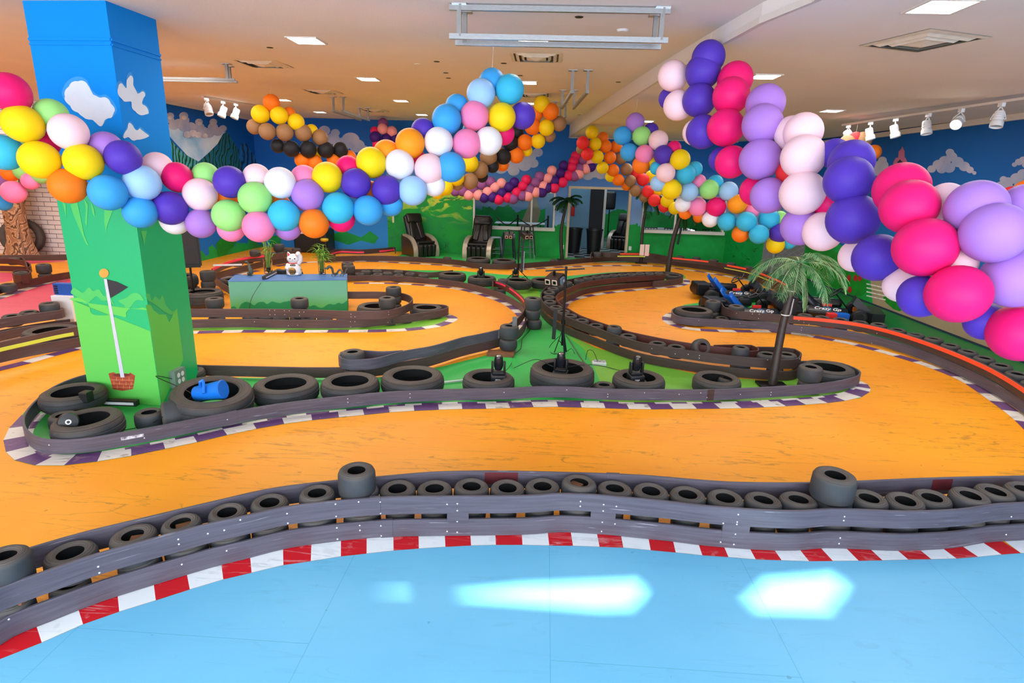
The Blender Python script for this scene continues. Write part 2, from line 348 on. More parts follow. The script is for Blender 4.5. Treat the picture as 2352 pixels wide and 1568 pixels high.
K6 = px3([1555,715, 1530,721, 1521,729, 1523,737, 1540,747, 1581,757, 1642,762, 1710,763.4, 1778,764, 1829,769, 1880,777.7, 1955,792, 2037.5,814, 2115,838, 2200,872, 2272,920, 2330,965, 2370,1010, 2395,1060]); kerb(K6, .16, PW, -1)
# green ground behind the back barrier and right of the right barrier
flat([Vector((-4.3, YB, 0))]+px3([905,594, 1000,603, 1087,611, 1186,612, 1282,607, 1358,602, 1487,603, 1600,612, 1725,640, 1807,672, 1850,700, 1900,735, 2018,775, 2115,808, 2212,850, 2310,905, 2380,960])+[Vector((XR, 3.2, 0)), Vector((XR, YB, 0))], .0012, 5)
flat(px3([905,594, 1000,603, 1087,611, 1186,612, 1282,607, 1358,602, 1420,601])+[Vector((2.6, YB, 0)), Vector((-4.3, YB, 0))], .0016, 2)
flat(px3([1556,735, 1640,745, 1800,752, 1830,735, 1800,690, 1750,680, 1680,680, 1640,690, 1570,700]), .0012, 2)
flat(px3([1290,655, 1350,640, 1440,632, 1570,630, 1575,636, 1570,645, 1500,652, 1400,662, 1310,684]), .0012, 3)
# pink track on the left with its own kerbs
kp = px3([-60,712, 0,688, 60,668, 133,645, 160,638]); 
flat(kp+px3([180,690, 180,720, 0,755, -60,765]), .0008, 4)
kerb(kp, .2, PW, -1, seg=.34)
flat(px3([-60,668, 0,650, 28,645, 30,626, 0,625, -60,625]), .0008, 4)
flat(px3([60,606, 150,600, 150,588, 60,590]), .0008, 4)
flat(px3([-60,800, 60,790, 60,806, 0,822, -60,832]), .0014, 4)
floor = struct(fl.build('floor', ORM, fixn=False))
# dark base line where the right wall meets the floor
# ---------------------------------------------------------------- mural materials
def mural_sky(name, deep, pale, zlo, zhi, green=None, gz=1.1):
    m, nt, b = nt_new(name); tc = nt.nodes.new('ShaderNodeTexCoord'); sx = nt.nodes.new('ShaderNodeSeparateXYZ'); nt.links.new(tc.outputs['Object'], sx.inputs[0])
    def noise(s, d=5, st=(1, 1, 1)):
        mp = nt.nodes.new('ShaderNodeMapping'); nt.links.new(tc.outputs['Object'], mp.inputs[0]); mp.inputs['Scale'].default_value = st
        n = nt.nodes.new('ShaderNodeTexNoise'); n.inputs['Scale'].default_value = s; n.inputs['Detail'].default_value = d; nt.links.new(mp.outputs[0], n.inputs[0]); return n.outputs['Fac']
    mr = nt.nodes.new('ShaderNodeMapRange'); nt.links.new(sx.outputs[2], mr.inputs[0]); mr.inputs[1].default_value = zlo; mr.inputs[2].default_value = zhi
    c = mixc(nt, mr.outputs[0], pale, deep); c = mixc(nt, ramp(nt, noise(.8), .3, .8, (0, 0, 0, 1), (.35, .35, .35, 1)), c, '#0a5fc0')
    if green:
        ad = nt.nodes.new('ShaderNodeMath'); ad.operation = 'MULTIPLY_ADD'; nt.links.new(noise(2.2, 6), ad.inputs[0]); ad.inputs[1].default_value = .9; ad.inputs[2].default_value = gz-.45
        lt = nt.nodes.new('ShaderNodeMath'); lt.operation = 'LESS_THAN'; nt.links.new(sx.outputs[2], lt.inputs[0]); nt.links.new(ad.outputs[0], lt.inputs[1])
        g = mixc(nt, ramp(nt, noise(1.4, 4), .35, .65), green, '#18a648'); c = mixc(nt, lt.outputs[0], c, g)
    nt.links.new(c, b.inputs['Base Color']); b.inputs['Roughness'].default_value = .6; b.inputs['Specular IOR Level'].default_value = .25; return m
def mural_green(name, g1, g2, ye, lo, hi):
    m, nt, b = nt_new(name); tc = nt.nodes.new('ShaderNodeTexCoord'); sx = nt.nodes.new('ShaderNodeSeparateXYZ'); nt.links.new(tc.outputs['Object'], sx.inputs[0])
    def noise(s, d=5, st=(1, 1, 1), dist=0):
        mp = nt.nodes.new('ShaderNodeMapping'); nt.links.new(tc.outputs['Object'], mp.inputs[0]); mp.inputs['Scale'].default_value = st
        n = nt.nodes.new('ShaderNodeTexNoise'); n.inputs['Scale'].default_value = s; n.inputs['Detail'].default_value = d; n.inputs['Distortion'].default_value = dist; nt.links.new(mp.outputs[0], n.inputs[0]); return n.outputs['Fac']
    c = mixc(nt, ramp(nt, noise(1.2, 4, (1, 1, 1.6), 1), .38, .62), g1, g2)
    zg = nt.nodes.new('ShaderNodeMapRange'); nt.links.new(sx.outputs[2], zg.inputs[0]); zg.inputs[1].default_value = lo; zg.inputs[2].default_value = hi
    m1 = nt.nodes.new('ShaderNodeMath'); m1.operation = 'MULTIPLY'; nt.links.new(ramp(nt, noise(1.5, 5, (1, 1, 2.2), 1.2), .485, .52), m1.inputs[0]); nt.links.new(zg.outputs[0], m1.inputs[1])
    y = mixc(nt, ramp(nt, noise(5), .4, .6), ye, '#7cc23a'); c = mixc(nt, m1.outputs[0], c, y)
    cm = nt.nodes.new('ShaderNodeMath'); cm.operation = 'COMPARE'; nt.links.new(noise(1.5, 5, (1, 1, 2.2), 1.2), cm.inputs[0]); cm.inputs[1].default_value = .5; cm.inputs[2].default_value = .006
    m2 = nt.nodes.new('ShaderNodeMath'); m2.operation = 'MULTIPLY'; nt.links.new(cm.outputs[0], m2.inputs[0]); nt.links.new(ramp(nt, noise(.9), .5, .55), m2.inputs[1])
    c = mixc(nt, m2.outputs[0], c, '#0c4a28'); nt.links.new(c, b.inputs['Base Color']); b.inputs['Roughness'].default_value = .55; b.inputs['Specular IOR Level'].default_value = .3; return m
W_SKY = mural_sky('sky_mural_paint', '#0458ae', '#2a86cc', .3, 2.6)
W_SKYR = mural_sky('right_sky_mural_paint', '#04569c', '#1668ac', .8, 3.0, '#128a2c', 1.05)
W_SKYC = mural_sky('centre_sky_mural_paint', '#0a62b4', '#8cb0dc', 1.2, 2.7, '#0c8a36', 1.0)
W_SKYL = mural_sky('left_sky_mural_paint', '#0458ae', '#1a70c0', .5, 2.6, '#2c8a3a', .25)
W_GRN = mural_green('green_hill_mural_paint', '#049428', '#07843c', '#c8c83c', .9, 1.5)
W_GRN2 = mural_green('plain_green_mural_paint', '#06923c', '#0a8238', '#2aa855', 1.5, 2.5)
W_CLD = mat('mural_cloud_paint', '#bcb8c8', .7, nscale=1.6, col2='#8494b8', spec=.2, thr=(.3, .7)); W_CLD2 = mat('mural_cloud_highlight', '#dcd2d4', .7, nscale=4, col2='#a8aabc', spec=.2)
def strata(name, a, b_, c3, sc=2.2, dk='#0a2420'):
    m, nt, b = nt_new(name); tc = nt.nodes.new('ShaderNodeTexCoord'); mp = nt.nodes.new('ShaderNodeMapping'); nt.links.new(tc.outputs['Object'], mp.inputs[0]); mp.inputs['Rotation'].default_value = (.35, 0, 0)
    w = nt.nodes.new('ShaderNodeTexWave'); w.bands_direction = 'Y'; w.inputs['Scale'].default_value = sc; w.inputs['Distortion'].default_value = 11; w.inputs['Detail'].default_value = 3; nt.links.new(mp.outputs[0], w.inputs[0])
    r = nt.nodes.new('ShaderNodeValToRGB'); nt.links.new(w.outputs['Fac'], r.inputs[0]); e = r.color_ramp.elements
    e[0].position = .08; e[0].color = lin(dk); e[1].position = .17; e[1].color = lin(a)
    x = e.new(.55); x.color = lin(b_); x = e.new(.8); x.color = lin(c3)
    nt.links.new(r.outputs[0], b.inputs['Base Color']); b.inputs['Roughness'].default_value = .6; return m
W_MT = strata('green_mountain_paint', '#0c6a50', '#1e9a5a', '#4a90b8'); W_MT2 = strata('dark_mountain_paint', '#0a4a50', '#0e7a50', '#0e5a8a', 1.8); W_MT3 = strata('blue_mountain_paint', '#0a4a86', '#0c5aa0', '#1468b0', 1.3)
W_LAKE = mat('pale_lake_sky_paint', '#d4e0ee', .6, nscale=1.2, col2='#7ab0dc')
W_TAN = mat('tan_path_paint', '#a89474', .7, noise=.15, nscale=2); W_PINKB = mat('pink_building_paint', '#c06c90', .7, noise=.12, nscale=5); W_DK = mat('dark_outline_paint', '#1c2a40', .7)
W_RFL = mat('red_flower_paint', '#b01420', .6); W_BUSH = mat('bush_green_paint', '#0c8c1e', .6, noise=.25, nscale=6)
m_, nt_, b_ = nt_new('white_painted_brick'); tc_ = nt_.nodes.new('ShaderNodeTexCoord'); mp_ = nt_.nodes.new('ShaderNodeMapping'); nt_.links.new(tc_.outputs['Object'], mp_.inputs[0]); mp_.inputs['Rotation'].default_value = (PI/2, 0, 0)
br_ = nt_.nodes.new('ShaderNodeTexBrick'); nt_.links.new(mp_.outputs[0], br_.inputs['Vector']); br_.inputs['Scale'].default_value = 1; br_.inputs['Brick Width'].default_value = .36; br_.inputs['Row Height'].default_value = .115; br_.inputs['Mortar Size'].default_value = .008
br_.inputs['Color1'].default_value = lin('#efe6e0'); br_.inputs['Color2'].default_value = lin('#e8deda'); br_.inputs['Mortar'].default_value = lin('#7a7072'); nt_.links.new(br_.outputs['Color'], b_.inputs['Base Color']); W_BRK = m_
# ---------------------------------------------------------------- walls
def cloud_on(mb, fn, pts, mi, o0=.003):      # lumpy cloud made of overlapping flat discs laid on the wall
    for k, (x, y, r) in enumerate(pts):
        P = [fn(x+r*math.cos(2*PI*i/18), y+r*.85*math.sin(2*PI*i/18), o0+.0005*k) for i in range(18)]
        mb.poly(P, mi)
fB = lambda x, y, o=.004: Yp(x, y, YB-o)
fR = lambda x, y, o=.004: Xp(x, y, XR-o)
fL = lambda x, y, o=.004: Xp(x, y, XL+o)
ZT = zc(YB); ZR = 3.5
wb = MB()     # back wall with window and doorway openings
W1 = (-2.14, .24, .88, 1.9); DR = (.74, 2.47, 0, 2.06); W2 = (2.95, 5.3, .93, 1.9)
wb.add([(XL-1, YB, -.05), (-4.84, YB, -.05), (-4.84, YB, ZT), (XL-1, YB, ZT)], [(0, 1, 2, 3)], 0)
wb.add([(-4.84, YB, -.05), (W1[0]-.05, YB, -.05), (W1[0]-.05, YB, 2.05), (-4.84, YB, 2.05)], [(0, 1, 2, 3)], 1)
wb.add([(-4.84, YB, 2.05), (W1[0]-.05, YB, 2.05), (W1[0]-.05, YB, ZT), (-4.84, YB, ZT)], [(0, 1, 2, 3)], 2)
def rectw(x0, z0, x1, z1, Y=YB): return [(x0, Y, z0), (x1, Y, z0), (x1, Y, z1), (x0, Y, z1)]
wb.poly([(W1[0]-.05, YB, -.05), (DR[0], YB, -.05), (DR[0], YB, DR[3]), (DR[1], YB, DR[3]), (DR[1], YB, -.05), (5.45, YB, -.05), (5.45, YB, ZT), (W1[0]-.05, YB, ZT)], 2,
        holes=[rectw(W1[0], W1[2], W1[1], W1[3]), rectw(W2[0], W2[2], W2[1], W2[3])])
for x, y, pts in ((0, 0, [(790,330,12),(805,322,14),(820,335,12),(770,305,7),(765,318,10),(780,340,12),(835,345,9),(745,300,9),(750,322,8)]), (0, 0, [(1190,370,12),(1215,360,11),(1235,350,8),(1170,378,12),(1150,385,11),(1205,380,10),(1180,392,9),(1225,375,8)]), (0, 0, [(1380,400,9),(1365,395,10),(1350,402,9),(1395,404,7)])):
    cloud_on(wb, fB, [(x_, y_, r_c*1.5) for x_, y_, r_c in pts], 3)
cloud_on(wb, fB, [(1540,360,13),(1548,345,10),(1530,372,12),(1556,372,10)], 3)
for P, mi in (([690,392, 720,372, 745,385, 770,368, 790,380, 800,400, 690,400], 4), ([750,540, 790,530, 830,545, 850,530, 870,545, 860,560, 830,552, 800,562, 770,552], 5), ([905,430, 925,430, 925,600, 905,600], 5)):
    wb.poly([fB(P[i], P[i+1]) for i in range(0, len(P), 2)], mi)
wb.poly([fB(*p, .006) for p in ((620,541),(645,541),(645,600),(620,600))], 5)
# moulding under the lower ceiling on the right, and the reveals of the openings
wb.box(.6, YB-.05, ZR-.02, 6.9, YB-.001, ZR+.12, 6)
wall_back = struct(wb.build('wall_back', [W_SKY, W_GRN, W_SKYC, W_CLD, W_MT2, W_GRN2, WHITET], fixn=False))
ws = MB()     # angled piece of wall and service door in the far right corner
ws.add([(5.45, YB, 0), (6.05, 16.7, 0), (6.05, 16.7, 3.5), (5.45, YB, 3.5)], [(0, 1, 2, 3)], 0)
ws.add([(6.05, 16.7, 0), (XR, 15.9, 0), (XR, 15.9, 3.5), (6.05, 16.7, 3.5)], [(0, 1, 2, 3)], 1)
ws.add([(6.05, 16.7, 1.15), (XR, 15.9, 1.15), (XR, 15.9, 3.5), (6.05, 16.7, 3.5)], [(0, 1, 2, 3)], 2)
ws.v[-4:] = [tuple(Vector(v)+Vector((-.01, -.01, 0))) for v in ws.v[-4:]]
ws.add([(5.44, YB-.01, 1.15), (6.04, 16.69, 1.15), (6.04, 16.69, 3.5), (5.44, YB-.01, 3.5)], [(0, 1, 2, 3)], 2)
GREYD = mat('grey_metal_panel', '#6a6a6c', .5, noise=.1)
struct(ws.build('wall_corner', [W_GRN2, GREYD, W_SKYC], fixn=False))
wr = MB()
wr.add([(XR, YF, 0), (XR, 16, 0), (XR, 16, 3.5), (XR, YF, 3.5)], [(0, 3, 2, 1)], 0)
wr.add([(XR-.002, YF, 0), (XR-.002, 12.3, 0), (XR-.002, 12.6, .55), (XR-.002, 11, .9), (XR-.002, YF, 1.0)], [(0, 4, 3, 2, 1)], 1)
def rp(P, mi, o=.004): wr.poly([fR(P[i], P[i+1], o) for i in range(0, len(P), 2)], mi)
rp([1858,640, 1916,661, 1950,676, 1979,679, 1989,668, 1994,651, 2000,600, 1850,560], 2)
rp([2038.7,649, 2032,662, 2032.6,676, 2028,685, 2035,695, 2052,709.6, 2066.5,714.5, 2095,702, 2115,680, 2120,600, 2045,600], 2)
for k in range(4): rp([1990,650+k*9, 2034,660+k*9, 2034,663+k*9, 1990,653+k*9], 3, .006)
for x, y in ((1931,637), (1950,640), (1965,640), (1952,667), (1975,640)): rp([x-3,y-8, x+2,y-9, x+5,y, x,y+7, x-5,y+1], 4, .008)
cloud_on(wr, fR, [(2140,388,10),(2155,378,13),(2170,370,14),(2186,360,13),(2182,350,10),(2200,372,14),(2215,382,13),(2228,390,9),(2180,385,14),(2163,388,12),(2238,397,5)], 5)
cloud_on(wr, fR, [(2025,380,16),(2027,368,10),(2015,392,14),(2037,392,12)], 5)
cloud_on(wr, fR, [(2300,428,14),(2315,418,13),(2335,410,15),(2350,400,14),(2320,438,16),(2285,440,10),(2345,425,16),(2305,412,9)], 5)
cloud_on(wr, fR, [(2340,372,9),(2350,367,9),(2330,378,6),(2356,378,9)], 5)
rp([2050,386, 2052,372, 2058,362, 2080,362, 2084,372, 2086,386], 6, .005); rp([2063,362, 2064,348, 2070,342, 2073,336, 2075,342, 2078,348, 2078,362], 6, .005)
rp([2061,386, 2061,372, 2067,366, 2073,372, 2073,386], 7, .007)
rp([2140,450, 2145,435, 2155,431, 2170,430, 2182,436, 2184,450], 6, .005); rp([2163,446, 2172,446, 2172,454, 2163,454], 7, .007)
wr.box(XR-.06, YF, 3.33, XR-.001, 16, 3.42, 8)
wr.box(XR-.02, YF, 0, XR-.001, 15.9, .03, 7)
wall_right = struct(wr.build('wall_right', [W_SKYR, W_TAN, W_BUSH, K_WH, W_RFL, W_CLD, W_PINKB, W_DK, WHITET], fixn=False))
wl = MB()
wl.add([(XL, 13.2, 0), (XL, YB, 0), (XL, YB, 3.85), (XL, 13.2, 3.85)], [(0, 1, 2, 3)], 0)
wl.box(XL-.15, 13.2, 0, XL-.01, YB, 3.85, 0)
def lp(P, mi, o=.004): wl.poly([fL(P[i], P[i+1], o) for i in range(0, len(P), 2)], mi)
lp([372,292, 400,290, 520,303, 505,330, 470,362, 455,371, 430,357, 400,325], 1)
lp([340,290, 352,292, 365,300, 380,312, 395,325, 410,340, 430,358, 455,370, 455,400, 340,400], 2, .006)
lp([455,372, 480,350, 500,330, 512,308, 521,302, 532,318, 545,338, 552,372, 552,400, 455,400], 3, .008)
lp([545,350, 552,335, 562,325, 567,332, 575,345, 588,362, 588,400, 545,400], 4, .006)
cloud_on(wl, fL, [(x_, y_, r_c*1.5) for x_, y_, r_c in [(374,288,5),(385,292,6),(392,276,6),(391,266,6),(400,288,8),(410,283,8),(422,266,7),(423,276,8),(424,290,10),(438,292,9),(445,305,8),(436,308,8),(457,280,6),(458,292,8),(466,302,9),(480,305,9),(490,280,6),(489,292,8),(500,302,8),(512,295,6)]], 5)
cloud_on(wl, fL, [(391,270,5),(423,270,6),(458,284,5),(490,283,5),(430,309,9),(443,306,9),(410,286,6),(456,310,8),(470,312,7)], 6, .016)
for P in ([385,560, 400,548, 412,540, 420,552, 408,565, 395,575], [495,560, 510,545, 530,552, 545,548, 538,565, 525,575, 520,592, 505,598, 500,585]): lp(P, 7)
wl.box(XL, 13.2, 3.73, XL+.05, YB, 3.86, 8)
struct(wl.build('wall_left', [W_SKYL, W_LAKE, W_MT, W_MT2, W_MT3, W_CLD, W_CLD2, W_BUSH, WHITET], fixn=False))
wk = MB(); wk.add([(-21, 14.7, 0), (XL-.1, 14.7, 0), (XL-.1, 14.7, 3.9), (-21, 14.7, 3.9)], [(0, 1, 2, 3)], 0)
struct(wk.build('wall_brick', [W_BRK], fixn=False))
wf = MB(); wf.add([(-21, YF, 0), (-21, 14.7, 0), (-21, 14.7, 3.9), (-21, YF, 3.9)], [(0, 1, 2, 3)], 0)
struct(wf.build('wall_far_left', [mat('cream_wall_paint', '#d8d0c4', .7, noise=.05)], fixn=False))
# unseen front wall; its holes are shaped to cast the sun patches on the floor
SUN = Vector((-.35, 1.0, -.50)).normalized()
def back_to_front(x, y):
    p = Zp(x, y, 0); t = (YF-p.y)/SUN.y; return p+SUN*t
h1 = [back_to_front(*q) for q in ((1035,1367), (1200,1349), (1483,1338), (1470,1362), (1440,1390), (1370,1393), (1240,1382))]
h2 = [back_to_front(*q) for q in ((1770,1336), (1938,1322), (1925,1352), (1885,1400), (1708,1395))]
h3 = [back_to_front(*q) for q in ((846,1359), (940,1356.5), (941,1361.5))]
HM = max(p.z for p in h1+h2+h3)+.3
wq = MB(); wq.poly([(-21, YF, -.1), (XR+.1, YF, -.1), (XR+.1, YF, max(3.9, HM)), (-21, YF, max(3.9, HM))], 0, holes=[h1, h2, h3])
struct(wq.build('wall_front', [mat('front_wall_paint', '#d8d8d8', .7, noise=.05)], fixn=False))
# ---------------------------------------------------------------- ceilings
SE = [(1.95, YF), (1.72, 4.48), (1.57, 5.05), (1.48, 5.85), (1.29, 7.88), (.67, 16.44), (.6, YB)]
ce = MB()
ce.poly([(-21, YF, zc(YF))]+[(x, y, zc(y)) for x, y in SE]+[(-21, YB, zc(YB))], 0)
for (x0, y0), (x1, y1) in zip(SE, SE[1:]):
    ce.add([(x0, y0, 3.5), (x1, y1, 3.5), (x1, y1, zc(y1)), (x0, y0, zc(y0))], [(0, 1, 2, 3)], 0)
    ce.add([(x0-.012, y0, 3.485), (x1-.012, y1, 3.485), (x1-.012, y1, 3.53), (x0-.012, y0, 3.53)], [(0, 1, 2, 3)], 1)
    ce.add([(x0-.012, y0, 3.485), (x1-.012, y1, 3.485), (x1+.05, y1, 3.497), (x0+.05, y0, 3.497)], [(0, 1, 2, 3)], 1)
ce.poly([(x, y, 3.5) for x, y in SE]+[(XR+.02, YB, 3.5), (XR+.02, 10, 3.415), (XR+.02, YF, 3.415)], 0)
ce.add([(-21.1, YF-.1, 4.1), (XR+.2, YF-.1, 4.1), (XR+.2, YB, 4.1), (-21.1, YB, 4.1)], [(0, 1, 2, 3)], 0)
ceiling = struct(ce.build('ceiling', [CEIL, WHITET], fixn=False))
for n_, (x, y) in enumerate(((958,148), (1003,142), (1024,168), (1030,180), (1157,146), (1195,174), (1420,189), (1330,264), (620,110), (1330,40))):
    p = Cp(x, y, .004); o = MB(); o.lathe([(.002, 0), (.035, 0), (.04, .006), (.035, .01)], 16)
    tag(o.build('ceiling_sensor' if n_ != 0 else 'smoke_detector', [BLACK if n_ != 0 else WHITEP], loc=p), 'tiny round %s disc in the ceiling, %s' % ('dark' if n_ else 'white', ['left of the middle vent', 'nearest the middle vent on its left', 'left of the blue balloons', 'beside the blue balloon peak', 'between vent and balloons', 'right of the turquoise balloon', 'near the soffit by light pink balloons', 'far end near the soffit', 'right of the long left ceiling vent', 'above the silver ceiling frame'][n_]), 'ceiling fitting')
# ---------------------------------------------------------------- adjoining room behind the openings
aj = MB(); aj.add([(-4, YB+.12, -.001), (6.5, YB+.12, -.001), (6.5, 25, -.001), (-4, 25, -.001)], [(0, 1, 2, 3)], 0)
aj.add([(DR[0]-.1, YB-.02, .004), (DR[1]+.1, YB-.02, .004), (DR[1]+.1, YB+.2, .004), (DR[0]-.1, YB+.2, .004)], [(0, 1, 2, 3)], 0)
struct(aj.build('floor_checkered', [CHK], fixn=False))
AJW = mural_sky('adjoining_room_mural_paint', '#1258a0', '#8ab8cc', .6, 2.4, '#1c8a3a', 1.1)
aw = MB(); aw.add([(-4, 25, 0), (6.5, 25, 0), (6.5, 25, 3), (-4, 25, 3)], [(0, 1, 2, 3)], 0)
aw.add([(-4, YB+.1, 0), (-4, 25, 0), (-4, 25, 3), (-4, YB+.1, 3)], [(0, 1, 2, 3)], 0); aw.add([(6.5, YB+.1, 0), (6.5, 25, 0), (6.5, 25, 3), (6.5, YB+.1, 3)], [(0, 1, 2, 3)], 0)
aw.add([(-4, YB+.1, 3), (6.5, YB+.1, 3), (6.5, 25, 3), (-4, 25, 3)], [(0, 1, 2, 3)], 1)
for P in ([(-1.2, .0), (-.4, 0), (-.2, 1.0), (-.5, 1.9), (-.8, 1.0)],): aw.poly([(x, 24.99, z) for x, z in P], 2)
struct(aw.build('wall_adjoining', [AJW, CEIL, W_TAN], fixn=False))
# interior partition seen through the doorway: white jamb, pale blue wall, dark panel painted as an unlit opening
pt = MB(); pt.box(-.0, 21.0, 0, 1.55, 21.1, 2.9, 0); pt.box(1.53, 20.98, 0, 2.0, 21.02, 2.9, 2); pt.box(2.0, 20.95, 0, 2.08, 21.1, 2.9, 1)
struct(pt.build('wall_partition', [mat('pale_blue_wall_paint', '#6a94ae', .6, noise=.15, nscale=1.5), WHITET, mat('painted_dark_opening', '#14161a', .6)]))
GLASS = mat('clear_window_glass', '#ffffff', .02, trans=1, spec=.5, ior=1.1)
def window(name, W, mull):
    x0, x1, z0, z1 = W; w = struct(thing(name, '', '', (0, 0, 0)));
    for k in ('label', 'category'): del w[k]
    f = MB(); t = .05
    f.box(x0-t, YB-.04, z1, x1+t, YB+.12, z1+t); f.box(x0-t, YB-.04, z0, x0, YB+.12, z1); f.box(x1, YB-.04, z0, x1+t, YB+.12, z1)
    for m in mull: f.box(m-.025, YB+.0, z0, m+.025, YB+.06, z1)
    f.build('window_frame', WHITET, w); s = MB(); s.box(x0-t, YB-.1, z0-.09, x1+t+.02, YB+.12, z0); s.build('window_sill', WHITET, w)
    g = MB(); g.box(x0, YB+.02, z0, x1, YB+.03, z1); g.build('window_pane', GLASS, w)
window('window_1', W1, (-.42,)); window('window_2', W2, (3.9,))
d = MB(); t = .07
d.box(DR[0]-t, YB-.05, DR[3], DR[1]+t, YB+.12, DR[3]+t); d.box(DR[0]-t, YB-.05, 0, DR[0], YB+.12, DR[3]); d.box(DR[1], YB-.05, 0, DR[1]+t, YB+.12, DR[3])
struct(d.build('trim_1', [mat('cream_door_casing', '#c8b89c', .6, noise=.08)]))
dr = MB(); a, b2 = Vector((6.03, 16.66, 0)), Vector((6.8, 15.88, 0)); dv = (b2-a)
def onv(s, z, o=.02): p = a+dv*s; return (p.x-o*.7, p.y-o*.7, z)
dr.bar(onv(.3, 0), onv(.3, 1.9), .05, .04, 0); dr.bar(onv(.3, 1.9), onv(1, 1.9), .05, .04, 0)
for k in range(9): dr.bar(onv(.35+.07*k, .1), onv(.35+.07*k-.25 if .07*k > .25 else .35, .1+(.4 if .07*k > .25 else .07*k*1.6)), .008, None, 1)
for k in range(12):
    z = .15+k*.15; dr.bar(onv(.34, z), onv(1.0, z+.5), .008, None, 1); dr.bar(onv(.34, z+.5), onv(1.0, z), .008, None, 1)
struct(dr.build('door_2', [mat('door_grey_frame', '#8c8e90', .5), mat('lattice_wire', '#9a9ea0', .4, metal=.5)]))
# ---------------------------------------------------------------- barriers
def proj(P):
    v = P-CAM; z = v.dot(fw); return 1176+F*v.dot(rt)/z, 784-F*v.dot(up)/z
ORD = ['first', 'second', 'third', 'fourth', 'fifth', 'sixth', 'seventh', 'eighth', 'ninth', 'tenth', 'eleventh', 'twelfth', 'thirteenth', 'fourteenth', 'fifteenth', 'sixteenth', 'seventeenth', 'eighteenth', 'nineteenth', 'twentieth', 'twenty-first', 'twenty-second', 'twenty-third', 'twenty-fourth', 'twenty-fifth', 'twenty-sixth', 'twenty-seventh', 'twenty-eighth', 'twenty-ninth', 'thirtieth', 'thirty-first', 'thirty-second', 'thirty-third', 'thirty-fourth', 'thirty-fifth', 'thirty-sixth']
def ribbon(Q, z0, z1, t, off=0.0, closed=False):
    """a plank of thickness t standing on the curve Q"""
    b = MB(); nn = normals2(Q); e = min(.004, t*.3)
    prof = [(-t/2, z0), (-t/2, z1-e), (-t/2+e, z1), (t/2-e, z1), (t/2, z1-e), (t/2, z0)]
    vs = []
    for p, n in zip(Q, nn):
        for o, z in prof: vs.append((p.x+n.x*(o+off), p.y+n.y*(o+off), z))
    k = len(prof); fs = []
    for i in range(len(Q)-1):
        for j in range(k): fs.append((i*k+j, i*k+(j+1) % k, (i+1)*k+(j+1) % k, (i+1)*k+j))
    fs += [tuple(range(k))[::-1], tuple(range((len(Q)-1)*k, len(Q)*k))]
    return b.add(vs, fs)
RAILS = []
TYRES = []
class Rail:
    def __init__(s, parent, name, pts, zt, h, m, t=.022, Q=None, step=.07, label=None):
        RAILS.append(s)
        s.Q = Q or crom(px3(pts, zt) if not isinstance(pts[0], Vector) else pts, step); s.zt = zt; s.h = h; s.t = t; s.par = parent
        r = random.Random(int(abs(s.Q[0].x*1000))+int(zt*100)); o = ribbon(s.Q, zt-h, zt, t).build(name, m, parent, smooth=True)
        if label: o['label'] = label
        s.o = o; s.pj = [proj(Vector((p.x, p.y, zt))) for p in s.Q]
    def near(s, x, y): return min(range(len(s.Q)), key=lambda i: (s.pj[i][0]-x)**2+(s.pj[i][1]-y)**2)
    def seg(s, a, b, z0, z1, m, name='tape_strip', extra=.006, label=None):
        i, j = sorted((s.near(*a), s.near(*b))); j = max(j, i+1)
        o = ribbon(s.Q[i:j+1], z0, z1, s.t+extra).build(name, m, s.o, smooth=True)
        if label: o['label'] = label
        return o
    def bolts(s, L, r=.005):
        for i in range(0, len(L), 2):
            x, y = L[i], L[i+1]; k = s.near(x, y-8); p = s.Q[k]; z = min(max(Yp(x, y, p.y).z, s.zt-s.h+.012), s.zt-.012)
            n = normals2(s.Q[max(k-1, 0):k+2])[min(1, k)]
            if n.dot(CAM-p) < 0: n = -n
            o = BOLT.copy() if BOLT.users_collection else BOLT; C.objects.link(o); o.parent = s.o
            q = Vector((p.x, p.y, z))+n*(s.t/2+.001); o.location = q; o.rotation_euler = n.to_track_quat('Z', 'Y').to_euler()
_b = MB(); _b.lathe([(.0001, .003), (.004, .0025), (.0055, 0)], 10); BOLT = _b.build('bolt', WHITE_BOLT); C.objects.unlink(BOLT)
def barrier(label): return thing('track_barrier', label, 'barrier')
# front barrier
FU = [-70,1388, 0,1348, 94,1314, 220,1271.5, 367,1231, 474.5,1202.6, 551,1186, 658,1162.5, 796,1146.4, 900,1140, 1027,1138.6, 1204,1137, 1285,1132, 1360,1134.5, 1448.6,1142, 1552,1152, 1637,1161.6, 1756,1170, 1841,1171.8, 1909,1167, 1977,1169, 2079,1173, 2181,1170, 2232,1165, 2283,1157, 2352,1153, 2430,1150]
B1 = barrier('slate grey double-rail plank barrier across the foreground beside the red and white kerb')
fu = Rail(B1, 'upper_rail', FU, .296, .124, R_GREY); flw = Rail(B1, 'lower_rail', FU, .128, .122, R_GREY, Q=fu.Q)
fu.bolts([217,1298, 209,1315, 411,1236, 410,1247, 562,1192, 515,1215, 661,1177, 664,1200, 766,1155, 766,1183, 1034,1156, 1062,1155, 1048,1170, 1331,1149, 1330,1160, 1381,1156, 1408,1160, 1393,1173, 1694,1179, 1690,1196, 1675,1200, 1709,1203, 1943,1184, 1940,1193, 2337,1185, 480,1223, 820,1150, 867,1150, 864,1178])
flw.bolts([18,1420, 428,1294, 503,1261, 766,1209, 769,1235, 885,1228, 1049,1195, 1057,1220, 1033,1218, 1375,1196, 1403,1200, 1388,1218, 1690,1224, 1670,1243, 1695,1248, 1934,1233, 1932,1246, 2325,1226, 825,1204, 824,1215, 881,1205])
fu.seg((849,1142), (874,1141), .174, .300, R_GREY, 'splice_plate'); flw.seg((866,1180), (888,1180), .004, .131, R_GREY, 'splice_plate')
